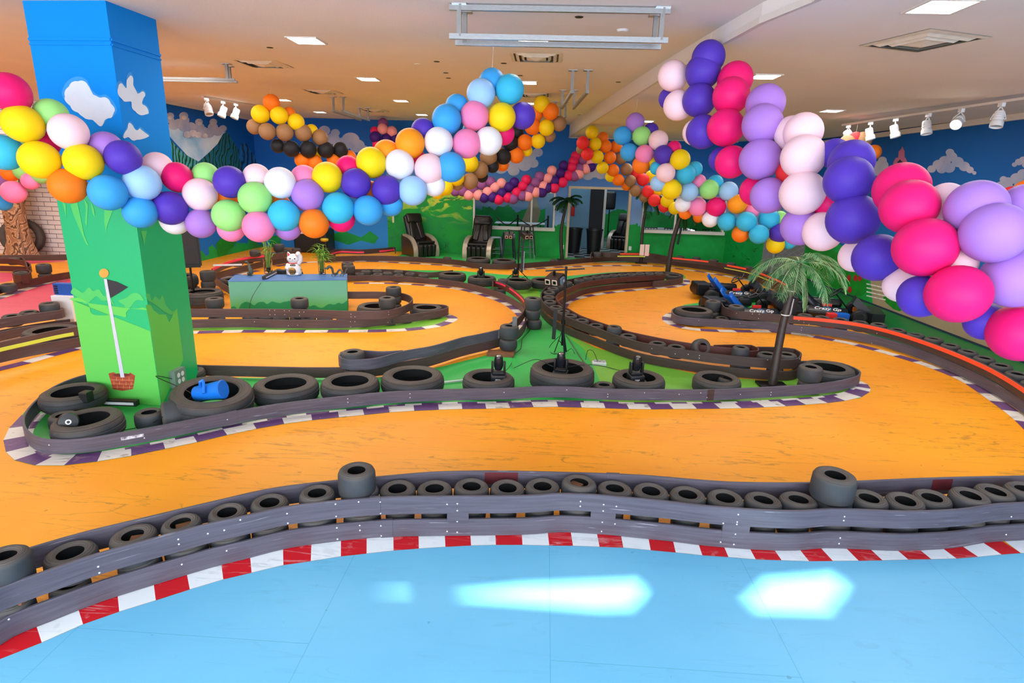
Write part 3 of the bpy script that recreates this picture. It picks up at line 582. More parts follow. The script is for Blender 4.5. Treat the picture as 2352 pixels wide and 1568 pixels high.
for a, b in (((1027,1139), (1072,1139)), ((1370,1135), (1414,1139)), ((1668,1165), (1712,1168))): flw.seg(a, b, .06, .19, R_GREY, 'joint_plate', .004)
BU = [-70,1306, 0,1280, 69,1257, 191,1222, 329,1189, 490,1151, 631,1120, 788,1101, 870,1094, 986,1084, 1088,1081, 1190,1081.5, 1292,1084, 1367,1086, 1479,1091, 1552,1097, 1671,1106, 1790,1108, 1878,1107, 1974,1104, 2096,1098.6, 2232,1094.5, 2352,1092.5, 2430,1092]
bu = Rail(B1, 'rear_rail', BU, .296, .13, R_GREY)
bu.seg((1118,1081), (1180,1081), .2, .292, mat('dark_red_paint_mark', '#5a1c24', .6), 'paint_mark', .002, 'dark red painted patch'); bu.seg((2150,1096), (2180,1095), .2, .29, mat('dark_red_paint_mark', '#5a1c24'), 'paint_mark', .002, 'dark red painted patch')
bu.seg((1400,1088), (1424,1089), .2, .30, R_GREY, 'splice_plate')
# middle barrier around the column island
MF = [465,838, 400,836, 300,845, 215,856, 165,869, 122,888, 95,908, 73,928, 57,950, 53.6,968, 61,986.5, 83,1002, 113,1008.5, 153,1008.5, 214,1003, 275.5,992.6, 355,979, 428.5,964.5, 520,947, 612,931, 700,919, 834,904.5, 925.5,897.4, 1048,893, 1170,890.4, 1231.6,887, 1302,887, 1360,890.5, 1417.7,893, 1500,893.5, 1625,894, 1744,889, 1846,883, 1914,876, 1958.5,866, 1975,858, 1972,849, 1948,838, 1921,831, 1880,828, 1835,829]
B2 = barrier('long purple-brown single-rail barrier looping round the column island')
mf = Rail(B2, 'rail', MF, .155, .125, R_GREY)
mf.bolts([110,1020, 517,962, 342,1005, 803,915, 804,923, 939,903, 940,912, 1154,900, 1296,894, 1392,904, 1391,910, 1482,901, 1605,901, 1625,912, 1568,905, 1770,900, 1770,906, 1708,905])
mf.seg((509,949), (534,945), .028, .16, R_GREY, 'splice_plate'); mf.seg((1622,894), (1626,894), .028, .158, R_DBRN, 'splice_plate')
mf.seg((276,994), (324,986), .085, .115, mat('white_paint_scuff', '#d8d8dc', .6, nscale=30, col2='#6a6068'), 'paint_scuff', .0016, 'white scraped paint mark')
mk2 = [430,836, 465,838, 600,841, 700,843, 778,843, 850,841, 876,838, 930,829, 987,818, 1063,796, 1140,778, 1185,762, 1203,745, 1208,728, 1205,712, 1196,697, 1170,681, 1143,669, 1095,655.5, 1044.7,645, 968,637.6, 891.6,632.5, 812.5,632.5, 760,634]
B3 = barrier('dark barrier curving round the left track loop towards the camera')
b3l = Rail(B3, 'lower_rail', mk2, .15, .125, R_BRN)
R6 = [1146,756.6, 1094,768, 1063,774, 1025,785, 987,795, 925.5,805.6, 879.6,818, 846,824, 803,825, 786,822, 779,815.7, 783,808, 800,803, 834,804, 879.6,806.5, 925,804]
r6 = Rail(B3, 'upper_rail', R6, .29, .125, R_GREY)
R6b = [1186,733, 1200,718, 1207,702, 1206,690, 1198,679, 1184,667, 1166,655, 1148,647, 1133,644, 1132,650]
r6b = Rail(B3, 'upper_rail', R6b, .30, .125, R_RED)
r6b.seg((1142,647), (1163,653), .25, .285, T_PINK); r6b.seg((1172,658), (1204,688), .25, .285, T_PINK)
r6c = Rail(B3, 'upper_rail', [1146,757, 1165,745, 1186,733], .30, .125, R_GREY)
o = MB(); p = Zp(1180,809, 0); o.box(p.x-.03, p.y-.01, 0, p.x+.03, p.y+.01, .5); o.build('upright_plate', GREYD, B3)
o = MB(); p = Zp(1150,815, 0); o.box(p.x-.18, p.y-.1, 0, p.x+.18, p.y+.12, .035); o.build('plywood_base', WOODB, B3)
# centre double barrier
CO = [1839.5,815, 1829,823.6, 1795,825, 1744,822, 1676,816, 1608,808, 1499,791, 1438,776, 1370,752, 1302,727, 1268,710, 1247.6,692.6, 1242.5,679, 1247.6,665.4, 1261,655, 1275,649, 1312,640, 1370,630, 1438,624.6, 1526.5,623]
B4 = barrier('dark double-rail barrier packed with small tyres, outer side, sweeping through the centre')
co = Rail(B4, 'upper_rail', [1740,796, 1790,797, 1826,801, 1838,808]+CO, .275, .118, R_DBRN)
col = Rail(B4, 'lower_rail', [1242.5,703, 1244,685, 1252,675], .125, .115, R_DBRN, Q=[Vector(q) for q in co.Q[3:]])
co.bolts([1276,735, 1499,800, 1614,816, 1614,822, 1829,822, 1770,826, 1553,812, 1583,813]); co.seg((1499,791), (1506,792), .16, .279, R_DBRN, 'splice_plate')
CI = [1528,630, 1438,635.5, 1353,645, 1312,658.6, 1285,672, 1278,682, 1284,694, 1302,706, 1336,725, 1390.5,743.7, 1438,759, 1506,774, 1574,786, 1625,793, 1680,799, 1720,806, 1740,805, 1741,798, 1726,792, 1680,791, 1640,792]
B5 = barrier('red-brown double-rail barrier on the track side of the centre tyre row')
ci = Rail(B5, 'upper_rail', CI, .275, .118, R_RED)
ci.o.data.materials.append(R_DBRN)
cil = Rail(B5, 'lower_rail', CI, .125, .115, R_RED, Q=ci.Q[:len(ci.Q)*2//3])
# loop round the far palm
B6 = barrier('dark brown rail loop round the foot of the far leaning palm')
Rail(B6, 'rail', [1500,645.5, 1530,643, 1556,640, 1568,635.5, 1566,630, 1550,625.5, 1520,623.5], .16, .14, R_BRN)
# left loop with the planter
B7 = barrier('brown double-rail barrier running in front of the green planter box')
b7u = Rail(B7, 'upper_rail', [300,709, 408,709, 560,709, 687.5,710, 815,714, 891.6,711.6, 930,701, 945,691, 946.5,684, 937.5,677, 917,672, 866,669.5, 815,669.5, 770,669], .29, .128, R_BRN)
b7l = Rail(B7, 'lower_rail', [-20,812, 60,795, 180,774, 300,748, 408,735, 560,732, 662,734, 815,733, 917,724, 993.7,714, 1019,709, 1029,705, 1024,700.5, 1005,698.5, 970,697, 940,697], .155, .13, R_BRN)
b7u.bolts([620,712, 629,712, 655,713, 665,713, 682,716, 621,722, 630,722, 655,722, 682,724, 894,716, 894,722, 817,727, 804,727, 805,721, 700,716]); b7l.bolts([660,747, 583,738, 681,746, 805,738, 817,738, 893,730, 893,740, 805,750])
B8 = barrier('brown double rail with a yellow-green tape strip, left of the painted column')
b8u = Rail(B8, 'upper_rail', [-30,793, 0,785, 60,772, 130,757, 182,748, 230,740], .31, .12, R_BRN); b8u.seg((-20,790), (170,752), .2, .245, T_YEL, label='yellow-green tape')
b8l = Rail(B8, 'lower_rail', [-30,770, 0,762, 60,750, 140,741, 182,738, 230,735], .14, .12, R_BRN)
B9 = barrier('dark double rail with round tyres behind it, beside the white box')
Rail(B9, 'upper_rail', [-30,738, 0,732, 60,722, 138,711, 142,706], .30, .125, R_BRN); Rail(B9, 'lower_rail', [-30,765, 0,758, 60,747, 138,735, 160,732], .15, .12, R_DBRN)
B10 = barrier('maroon rail curving past the pink track at the far left')
Rail(B10, 'rail', [-30,668, 0,656, 60,643, 110,632, 153,625, 200,619], .16, .14, R_RED)
B11 = barrier('maroon looped double rail on the far left of the pink track')
Rail(B11, 'upper_rail', [-30,593, 0,593, 30,594, 55,598, 67,604, 70,609, 66,613, 62,612, 60,604, 52,592, 40,587], .30, .12, R_RED); Rail(B11, 'lower_rail', [-30,610, 0,610, 40,611, 62,612], .15, .12, R_RED)
Rail(B11, 'drum_band', [29,627, 34,630, 48,631, 62,629, 69,624, 67,620, 55,619, 40,620, 30,623, 29,627], .28, .17, R_RED)
B12 = barrier('far brown rail in front of the white brick wall and tree trunk')
Rail(B12, 'rail', [-30,586, 50,585, 100,585, 150,584, 220,584], .2, .14, R_BRN)
# back barrier
B13 = barrier('long dark brown barrier along the back of the track below the massage chairs')
BK = [747.5,584, 745,590, 760,592]
bk = Rail(B13, 'rail', [770,580, 752,581, 746,585, 752,589, 790,588, 840.6,587, 942.6,589, 1050,596.5, 1087,603, 1150,606.5, 1186.5,605, 1282,598, 1358,591, 1420,589, 1487,592, 1541,597, 1628,609, 1671,616, 1725,629, 1779.5,650, 1815,668], .17, .14, R_DBRN)
bt = Rail(B13, 'upper_rail', [1357,583, 1360,579, 1375,578, 1400,580, 1487,581, 1541,589, 1628,598, 1671,606, 1725,617, 1779.5,637, 1807,651, 1830,666], .32, .13, R_DBRN)
for a, b in (((1425,580), (1490,581)), ((1541,589), (1630,598)), ((1671,606), (1715,615)), ((1734,620), (1809,652))): bt.seg(a, b, .265, .305, T_CORAL, label='coral red tape')
bt.seg((1418,580), (1480,581), .2, .235, T_YEL, label='yellow-green tape'); bt.seg((1664,606), (1779,637), .195, .215, T_YEL, label='yellow-green tape')
B14 = barrier('short dark barrier with pink tape below the blue wall')
q = Rail(B14, 'rail', [752,579, 780,571.5, 830,572.5, 880,569.5, 906,567, 908,572], .3, .13, R_DBRN); q.seg((760,576), (833,572), .2, .24, T_PINK, label='pink tape'); q.seg((872,570), (905,567), .2, .24, T_PINK, label='pink tape')
B15 = barrier('brown double rail with a long pink tape strip behind the loudspeaker')
q = Rail(B15, 'upper_rail', [487,617, 520,602, 560,592, 606,586, 650,580, 690,572], .34, .13, R_BRN); q.seg((487,617), (606,586), .3, .345, T_PINK, label='pink tape')
Rail(B15, 'lower_rail', [536,664, 510,648, 494,636, 492,630, 505,624, 560,610, 620,597, 690,588], .17, .14, R_BRN)
# far left-loop inner barrier row (behind the planter)
B16 = barrier('brown rail behind the planter enclosing rows of tyres')
Rail(B16, 'rail', [800,618, 860,617.5, 917,619.5, 985,625, 1040,620], .16, .13, R_BRN)
# right island with the karts
B17 = barrier('purple-brown double rail looping in front of the parked karts')
b17l = Rail(B17, 'lower_rail', [1640,704, 1600,701, 1565,703, 1548,708, 1544,714, 1550,722, 1574,728, 1642,733, 1710,736.5, 1760,738.5, 1822,745, 1911.5,753.5, 2018,773, 2115,802, 2212,841, 2284.6,877.5, 2352,919, 2400,955], .155, .13, R_GREY)
b17u = Rail(B17, 'upper_rail', [1700,686, 1675,681.5, 1662,684, 1657.5,691, 1660,700, 1669,707, 1693,713, 1744,718, 1823,724.6, 1897,730.5, 1969.6,740, 2042.7,756, 2115,778, 2187.7,804.5, 2260,835, 2309,860.5, 2352,887, 2400,920], .305, .132, R_DBRN)
b17u.seg((1823,724.6), (2395,917), .245, .298, T_CORAL, label='long coral red tape strip')
b17u.bolts([1696,719, 1743,721, 1742,731, 1726,720, 1847,740, 1865,745, 2012,765, 1830,735]); b17l.bolts([1700,742, 1845,752, 1845,758, 2008,793, 1600,735])
b17l.seg((1915,754), (1925,756), .03, .159, R_GREY, 'splice_plate')
# ---------------------------------------------------------------- tyres
def tyre_mesh(R, r, H, kind):
    b = MB()
    if kind == 'kart':
        prof = [(r, H-.014), (r+.012, H-.004), (r+.03, H), (R-.03, H-.002), (R-.012, H-.012), (R-.002, H-.032), (R+.001, H*.5), (R-.002, .032), (R-.012, .012), (R-.03, .002), (r+.03, 0), (r+.012, .004), (r, .014), (r+.006, .022), (R-.02, .03), (R-.018, H-.03), (r+.006, H-.022)]
        inn = 13
    else:
        g = .006
        prof = [(r, H-.02), (r+.015, H-.008), (r+.03, H-.006), (r+.045, H-.001), (R-.07, H), (R-.045, H-.004), (R-.028, H-.014), (R-.02, H-.02), (R-.024, H-.026), (R-.006, H-.045), (R-.003, H*.66), (R-.003-g*1.5, H*.65), (R-.003-g*1.5, H*.61), (R, H*.6), (R, H*.41), (R-g*1.5, H*.4), (R-g*1.5, H*.36), (R-.002, H*.35), (R-.006, .045), (R-.024, .026), (R-.045, .006), (R-.08, 0), (r+.03, .004), (r, .02), (r+.004, .03), (r+.05, .04), (R-.03, .06), (R-.028, H-.06), (r+.05, H-.04), (r+.004, H-.03)]
        inn = 24
    n = 40 if kind == 'kart' else 72; k = len(prof)
    b.lathe(prof, n, closed=True)
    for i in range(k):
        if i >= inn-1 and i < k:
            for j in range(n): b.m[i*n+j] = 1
    return b
_tm = tyre_mesh(.122, .062, .155, 'kart').build('kart_tyre', [TY_K, TY_D], smooth=True, ang=50); C.objects.unlink(_tm)
_tr = tyre_mesh(.132, .062, .19, 'kart').build('kart_tyre', [TY_K, TY_D], smooth=True, ang=50); C.objects.unlink(_tr)
def car_mesh(R, r, H):
    b = tyre_mesh(R, r, H, 'car'); n = 72      # cut tread blocks: every other step of the shoulder rings is set back
    for ring in (8, 9, 18, 19):
        for j in range(n):
            if j % 2:
                i = ring*n+j; v = Vector(b.v[i]); f = (R-.012)/math.hypot(v.x, v.y) if ring in (9, 18) else .985
                b.v[i] = (v.x*min(f, 1), v.y*min(f, 1), v.z)
    o = b.build('car_tyre', [TY_B, TY_D], smooth=True, ang=40); C.objects.unlink(o); return o
_ct = car_mesh(.33, .205, .2); _ct2 = car_mesh(.37, .235, .25)
def put(proto, loc, label, group, cat='tyre', rot=None, sc=1.0, name=None):
    o = proto.copy(); C.objects.link(o); o.location = loc; o.scale = (sc, sc, sc)
    o.rotation_euler = rot or (random.uniform(-.03, .03), random.uniform(-.03, .03), random.uniform(0, 6.28))
    if name: o.name = name
    if 'tyre' in proto.name and abs(o.rotation_euler[0]) < .3: TYRES.append([o, {_tm: .124, _tr: .134}.get(proto, .335 if proto is _ct else .375)*sc, {_tm: .155, _tr: .19}.get(proto, .2 if proto is _ct else .25)*sc])
    return tag(o, label, cat, group)
def ktop(x, y, zt, label, group, rear=False, rot=None, sc=1.0):
    H = (.19 if rear else .155)*sc; p = Zp(x, y, zt); return put(_tr if rear else _tm, (p.x, p.y, zt-H), label, group, rot=rot, sc=sc)
FT = [(12,1287,0,.37), (153,1279,0,.33), (312,1227.5,0,.40), (418,1199,0,.34), (520,1175,0,.33), (617,1150,0,.33), (727,1128,0,.33), (829,1126,'S',1074), (915,1117.5,0,.33), (998,1117.5,0,.33), (1081,1113,0,.33), (1164.6,1115.5,0,.33), (1245,1112.5,0,.33), (1327,1104,0,.37), (1409,1118,0,.33), (1493,1123,0,.33), (1579,1131,0,.33), (1675,1139,0,.33), (1761,1144.5,0,.33), (1839,1143,0,.33), (1925,1141,'S',1085), (2001,1139.5,0,.33), (2077.5,1141,0,.33), (2152,1141,0,.33), (2219,1131,0,.33), (2283,1126,0,.33), (2349,1120,0,.33)]
_wb = MB(); _wb.rbox(-.045, -.035, 0, .045, .035, .22, .004); _wb = _wb.build('wood_block', WOODB); C.objects.unlink(_wb)
def rowY(x):      # midline between the two foreground rails at picture column x
    a = min(range(len(fu.Q)), key=lambda i: abs(fu.pj[i][0]-x)); P = fu.Q[a]; b = min(bu.Q, key=lambda q: (q.x-P.x)**2+(q.y-P.y)**2)
    return (P.y+b.y)/2, (b-P).length
for i, (x, y, s, z) in enumerate(FT):
    yr, gap = rowY(x)
    if s == 'S':
        p = Yp(x, y, yr); zt = Yp(x, z, p.y).z
        put(_tr, (p.x, p.y, zt-.2), 'wide kart tyre on the %s tall stack rising out of the foreground row' % ('left' if i < 10 else 'right'), 'tyres in the foreground barrier', rot=(.02, -.02, 1), sc=1.04)
        base = max(zt-.2-.155, .14)
        put(_tm, (p.x, p.y, base), 'kart tyre directly under the top tyre of the %s tall foreground stack' % ('left' if i < 10 else 'right'), 'tyres in the foreground barrier', sc=1.03)
        put(_tm, (p.x, p.y, base-.16), 'lowest kart tyre of the %s tall foreground stack' % ('left' if i < 10 else 'right'), 'lower tyres in the foreground barrier')
        continue
    sc = {0: 1.25, 1: 1.18, 2: 1.08, 3: 1.06}.get(i, 1.0); p = Yp(x, y, yr); z = p.z; sc = min(sc, (gap-.03)/.25)
    o = put(_tr if i in (0, 2) else _tm, (p.x, p.y, z-(.19 if i in (0, 2) else .155)*sc), 'top kart tyre in the foreground barrier row, %s from the left edge of the photo' % ORD[i], 'tyres in the foreground barrier', rot=(random.uniform(-.06, .03), random.uniform(-.03, .05), i), sc=sc)
    put(_tm, (p.x+random.uniform(-.02, .02), p.y+random.uniform(-.015, .01), max(0, min(.0, z-.31))), 'lower kart tyre seen through the rail gap, under the %s top one' % ORD[i], 'lower tyres in the foreground barrier', sc=max(.6, min(1, (z-.155*sc)/.157)))
    if i in (0, 2, 3, 13):
        w = _wb.copy(); C.objects.link(w); w.location = (p.x-.01, p.y+.03, z-.26); w.rotation_euler = (0, 0, .2*i)
        tag(w, 'raw wooden block wedged inside the %s foreground tyre from the left' % ORD[i], 'wood block', 'wood blocks in the foreground tyres')
# car tyres (x, y of the upper rim centre, height of that rim, big?, tilt, where)
CT = [(163,902,.22,0,(0,0), 'car tyre at the left end of the column island, partly behind the column'), (191,966,.25,0,(.05,-.02), 'large car tyre at the near left corner of the island, stage light lying in it'),
      (493,903,.26,1,(.03,-.12), 'large car tyre beside the column holding the blue watering can'), (659,877,.20,0,(0,0), 'car tyre right of the watering can tyre'), (801,871,.2,0,(0,0), 'smaller car tyre between two others in front of the looped rail'),
      (945,859,.22,0,(0,0), 'car tyre at the right end of the row of empty tyres, nearest the green floor'), (1149,859,.2,0,(0,0), 'car tyre holding the leftmost moving-head light'), (1292,843,.24,1,(0,0), 'big chunky-treaded car tyre holding the middle moving-head light'),
      (1463.6,862,.19,0,(0,0), 'car tyre holding the rightmost moving-head light'), (1674.5,864,.2,0,(0,0), 'car tyre with a small tyre inside it, left of the near palm'), (1912,848,.2,0,(0,0), 'car tyre at the right-hand tip of the middle island'),
      (428,836,.2,0,(0,0), 'car tyre behind the right side of the column'), (1039,627,.24,0,(0,0), 'car tyre at the left of the far centre row, on top of the brown rail'), (1107,634.6,.24,0,(0,0), 'car tyre with a small moving-head light, far centre'),
      (1195,641,.24,0,(0,0), 'car tyre behind the thin far light stand'), (1247,641,.22,0,(0,0), 'car tyre below the twin-lens laser projector'), (987,709,.22,0,(0,0), 'car tyre in the tip of the left planter loop'), (868,704,.22,0,(0,0), 'car tyre right of the green planter box'),
      (464,667,.28,0,(0,0), 'car tyre under the loudspeaker tripod, top of its stack'), (408,631,.42,0,(0,0), 'car tyre on the stack behind the column and left of the loudspeaker'), (1596,713,.24,1,(0,0), 'car tyre in the tip of the right-hand island'),
      (1098.7,592,.2,0,(0,0), 'car tyre lying before the right massage chair'), (1158,596,.2,0,(0,0), 'car tyre lying before the bar stools'), (118,755,.2,0,(0,0), 'car tyre lying between the rails below the white box'), (520,640,.2,0,(0,0), 'car tyre right of the loudspeaker pole at the back'),
      (660,622,.2,0,(0,0), 'car tyre partly hidden behind the lucky cat'), (1552,631,.17,0,(0,0), 'car tyre around the foot of the far palm')]
CARP = {}
for i, (x, y, zt, big, tl, lab) in enumerate(CT):
    p = Zp(x, y, zt); H = .25 if big else .2; sc = 1.0
    if i == 16: p = Yp(987, 706, Zp(993, 713.7, .155).y+.30); zt = min(p.z, .26)
    if i == 0: sc = .84
    if i == 11: sc = .7; p = Zp(436, 845, .15); zt = .14
    if i == 4: sc = .93
    if i == 8: sc = .9
    if i == 5: sc = 1.04
    if i in (12, 13, 14, 15): sc = .94
    if i == 26: sc = .62
    if i == 16: sc = .84
    if i == 20: sc = .92
    CARP[i] = p; put(_ct2 if big else _ct, (p.x, p.y, max(0.0, zt-H*sc) if not tl[0] else .03), lab, 'large car tyres round the track', rot=(tl[0], tl[1], random.uniform(0, 6)), sc=sc)
for i, k in ((18, 'middle'), (19, 'lower')):
    p = CARP[i]; put(_ct, (p.x, p.y, .02 if i == 18 else .2), 'lower car tyre under the %s' % ('loudspeaker tripod tyre' if i == 18 else 'top tyre behind the column'), 'large car tyres round the track')
    if i == 19: put(_ct, (p.x+.02, p.y, 0), 'bottom car tyre of the stack behind the column', 'large car tyres round the track')
p = CARP[0]; big = (-14.0, 14.35)
put(_ct2, (-13.25, 14.45, .5), 'huge tyre standing upright against the white brick wall beside the tree', 'large car tyres round the track', rot=(PI/2-.1, 0, .5), sc=1.25)
# small tyres: (x, y, top height, label)
ST = [(321,948,.17, 'small kart tyre at the column foot, right of the leaning car tyre'), (1391.5,881,.12, 'small brown kart tyre between the middle and right moving-head lights'), (1148,868,.12, 'small tyre under the leftmost moving-head light'), (1463,872,.12, 'small tyre under the rightmost moving-head light'), (1666,868,.15, 'small tyre nested inside the car tyre by the near palm'),
      (1809,812,.30, 'small tyre at the right end of the centre rail loop'), (1765,811,.30, 'small tyre beside the near palm trunk, in the rail loop'), (150,945,.13, 'small brown tyre behind the leaning car tyre'),
      (28,722.7,.29, 'leftmost small tyre behind the rail by the pink track'), (73,714,.29, 'small tyre second from left by the pink track rail'), (113,696,.40, 'raised small tyre left of the white box'), (33.5,591.6,.3, 'tiny far tyre inside the maroon loop'), (47,624,.28, 'tyre wrapped in the maroon drum band'), (15,651,.2, 'small tyre behind the pink track rail at the photo edge'),
      (1027,590,.1, 'small tyre on the green floor between the massage chairs'), (1272.5,595.6,.12, 'small tyre on the green floor near the far centre palm'), (1368.6,579,.32, 'small tyre at the end of the far rail right of the doorway'), (935,723,.14, 'small tyre in the gap of the left loop tip'), (585.5,574,.5, 'small tyre propped high behind the pink taped rail'), (1657.5,728,.14, 'small brown tyre low between the right island rails')]
for x, y, z, lab in ST: ktop(x, y, z, lab, 'small kart tyres round the track')
put(_tr, Zp(371,957, .12), 'kart tyre lying on its side below the outlet box on the column', 'small kart tyres round the track', rot=(PI/2, 0, 2.2))
put(_tm, Zp(1603,800, .2), 'small tyre standing upright, wedged in the centre rail row', 'small kart tyres round the track', rot=(1.2, 0, .2))
# stacks: (x, y top, top height, count, description)
SK = [(1863,840,.44,2,'stack at the right tip of the middle island'), (1224.4,683,.5,3,'stack in the centre between the two loops'), (1166.7,746,.5,2,'stack at the upright plate, end of the looped rail'), (687.5,683.6,.46,3,'stack in front of the planter box'), (904,658,.44,3,'rear stack in the left loop tip'), (889,682,.44,3,'front stack in the left loop tip'),
      (492,683.6,.42,3,'stack right of the loudspeaker tripod'), (476,621,.52,3,'stack behind the loudspeaker pole'), (798,602,.36,2,'rear stack behind the right end of the planter'), (801,609,.33,2,'front stack behind the right end of the planter'), (1639,691,.44,2,'stack at the left of the right-hand island'), (1679.6,684,.42,2,'rear stack in the kart island'), (1692,701,.38,2,'front stack in the kart island'),
      (1707,793,.36,2,'raised stack in the small rail loop near the palm'), (1404,750,.36,2,'raised stack in the centre row'), (808.6,806,.32,2,'stack inside the looped rail end'), (98.6,606,.42,2,'far dark stack near the small tree trunk'), (640,560,.62,3,'stack far back behind the lucky cat'), (1150,641,.3,2,'stack at the pink taped rail corner'), (1785,845,.2,1,'single tyre under the rail loop right of the palm')]
BEH = {(687.5,683.6): (710,.29,1), (492,683.6): (709,.29,1), (889,682): (711.6,.29,1), (904,658): (672,.29,-1), (1863,840): (882,.155,1)}
for x, y, zt, n, lab in SK:
    zt = (.19+.155*(n-1) if n > 1 else .155)+(.035 if 'upright plate' in lab else .0); p = Zp(x, y, zt)
    if (x, y) in BEH:
        ry, rz_, sg = BEH[(x, y)]; Y_ = Zp(x, ry, rz_).y+sg*.165; p = Yp(x, y, Y_); zt = p.z; n = max(1, round(zt/.165))
    z = zt; kz = zt/(.19+.155*(n-1)) if (x, y) in BEH and n > 1 else 1
    for k in range(n):
        rear = (k == 0 and n > 1); H = (.19 if rear else .155)*kz; z = max(z-H, 0)
        put(_tr if rear else _tm, (p.x+(random.uniform(-.012, .012) if k else 0), p.y+(random.uniform(-.012, .012) if k else 0), z), '%s kart tyre of the %s' % (['top', 'second', 'third', 'fourth'][k] if n > 1 else 'only', lab), 'stacked kart tyres').scale.z = kz
ROWS = [('centre double-rail barrier', .27, [1554,794, 1511,786, 1433,766.5, 1369,745, 1342,733, 1319,722, 1298.6,713, 1280,703, 1268,691, 1261,680, 1258,669, 1264,660, 1281,653, 1302,647, 1324,640, 1348,636.5, 1370,634, 1390,632, 1410,630, 1430,629, 1449,628, 1470,626, 1491,626, 1512,625]),
        ('long right-wall rail', .30, [1850,722, 1889.6,726.6, 1931,732.6, 1974.5,738.7, 2019,743, 2063,755.6, 2104,766.6, 2146,776, 2185,790.8, 2224,805, 2262,820, 2301,837, 2338,856, 2375,878]),
        ('rail row behind the planter', .16, [840,621, 866,620, 890,625, 916,621, 942,626, 868,628, 972,630, 916,630, 824,627]),
        ('lower gap of the planter rail', .15, [575,723, 615,724, 655,725, 700,726, 745,727, 790,727, 835,727, 880,722]),
        ('rail end left of the far palm', .16, [450,655, 500,655]),
        ('far back barriers', .3, [545,596, 570,590, 600,585, 625,580, 655,572, 680,570, 1560,588, 1600,590, 1640,596, 1680,603, 1720,612, 1755,622])]
for nm, zt, L in ROWS[:4]+ROWS[5:]:
    for i in range(0, len(L), 2):
        rear = nm.startswith('long rail') and i//2 in (4, 5)
        ktop(L[i], L[i+1], zt+(.02 if rear else 0), '%s small tyre of the %s, from the %s' % (ORD[i//2], nm, 'near end' if nm[0] == 'c' else 'left'), 'tyre row: '+nm, sc=.98)
# ---------------------------------------------------------------- painted column
c0, c1 = Vector((-4.53, 5.36, 0)), Vector((-3.76, 5.31, 0)); cdx = (c1-c0).normalized(); cn = Vector((-cdx.y, cdx.x, 0))   # cn points away from the camera
c2, c3 = c1+cn*.66+cdx*(-.04), c0+cn*.66
CT_ = zc(5.4)+.02
def onplane(x, y, P, n, o=.0):
    d = ray(x, y); t = (P-CAM).dot(n)/d.dot(n); return CAM+d*t-n*o if d.dot(n) > 0 else CAM+d*t+n*o
fF = lambda x, y, o=.002: onplane(x, y, c0, cn, o)
sdir = (c2-c1).normalized(); sn = Vector((-sdir.y, sdir.x, 0))
if sn.dot(c1-CAM) < 0: sn = -sn
fS = lambda x, y, o=.002: onplane(x, y, c1, sn, o)
G_TOP = mat('teal_green_column_paint', '#00a85c', .5, noise=.06, nscale=2); SKYB = mat('bright_blue_column_paint', '#0a86e0', .75, noise=.04, spec=.15, nscale=1.5)
m_, nt_, b_ = nt_new('graded_green_column_paint'); tc_ = nt_.nodes.new('ShaderNodeTexCoord'); sx_ = nt_.nodes.new('ShaderNodeSeparateXYZ'); nt_.links.new(tc_.outputs['Object'], sx_.inputs[0])
r_ = nt_.nodes.new('ShaderNodeValToRGB'); mr_ = nt_.nodes.new('ShaderNodeMapRange'); mr_.inputs[1].default_value = 0; mr_.inputs[2].default_value = 2.2; nt_.links.new(sx_.outputs[2], mr_.inputs[0]); nt_.links.new(mr_.outputs[0], r_.inputs[0])
e = r_.color_ramp.elements; e[0].position = .02; e[0].color = lin('#00aa66'); e[1].position = .95; e[1].color = lin('#00a468'); x = e.new(.36); x.color = lin('#02ae6a'); x = e.new(.5); x.color = lin('#00aa66'); 
nt_.links.new(r_.outputs[0], b_.inputs['Base Color']); b_.inputs['Roughness'].default_value = .45; GRAD = m_
C_CL = mat('column_cloud_white', '#d2dcea', .6, noise=.06, nscale=5); C_HALO = mat('column_cloud_halo', '#3c96e0', .7, spec=.15, noise=.04)
C_OL = mat('olive_bush_paint', '#48b85c', .5); C_TL = mat('teal_bush_paint', '#00944e', .5); C_LM = mat('lime_bush_paint', '#5cc050', .5)
col_ = thing('painted_column', 'square column painted blue sky above and green hills below, left foreground', 'column', (0, 0, 0))
cb = MB(); ZB = 2.03
for z0, z1, mi in ((0, ZB, 1), (ZB, CT_, 0)):
    for a, b in ((c0, c1), (c1, c2), (c2, c3), (c3, c0)):
        cb.add([(a.x, a.y, z0), (b.x, b.y, z0), (b.x, b.y, z1), (a.x, a.y, z1)], [(0, 1, 2, 3)], mi)
def cp(fn, P, mi, o=.002): cb.poly([fn(P[i], P[i+1], o) for i in range(0, len(P), 2)], mi)
def sm(P, k=4):      # smooth closed outline in pixels
    Q = crom([Vector((P[i], P[i+1], 0)) for i in range(0, len(P), 2)], 4, True); return [c for q in Q for c in (q.x, q.y)]
cl1 = [150,222, 160,198, 180,187, 200,193, 210,212, 225,225, 240,224, 255,238, 262,255, 255,268, 245,271, 232,287, 222,283, 212,272, 200,273, 192,265, 175,255, 160,240]
cl2 = [271,200, 280,193, 290,203, 292,185, 298,175, 305,182, 306,200, 315,215, 325,211, 331,220, 323,235, 335,245, 338,260, 325,262, 312,257, 303,245, 300,232, 285,231, 275,220]
cl3 = [284,317, 291,300, 297,285, 305,290, 312,302, 320,296, 330,305, 340,313, 325,317, 308,321, 297,314]
def lump(P, n=3, a=3.2):      # scalloped outline
    Q = crom([Vector((P[i], P[i+1], 0)) for i in range(0, len(P), 2)], 3, True); cx = sum(q.x for q in Q)/len(Q); cy = sum(q.y for q in Q)/len(Q); o = []
    for i, q in enumerate(Q): d = Vector((q.x-cx, q.y-cy, 0)); d.normalize(); w = abs(math.sin(i*.42))*a; o += [q.x+d.x*w, q.y+d.y*w]
    return o
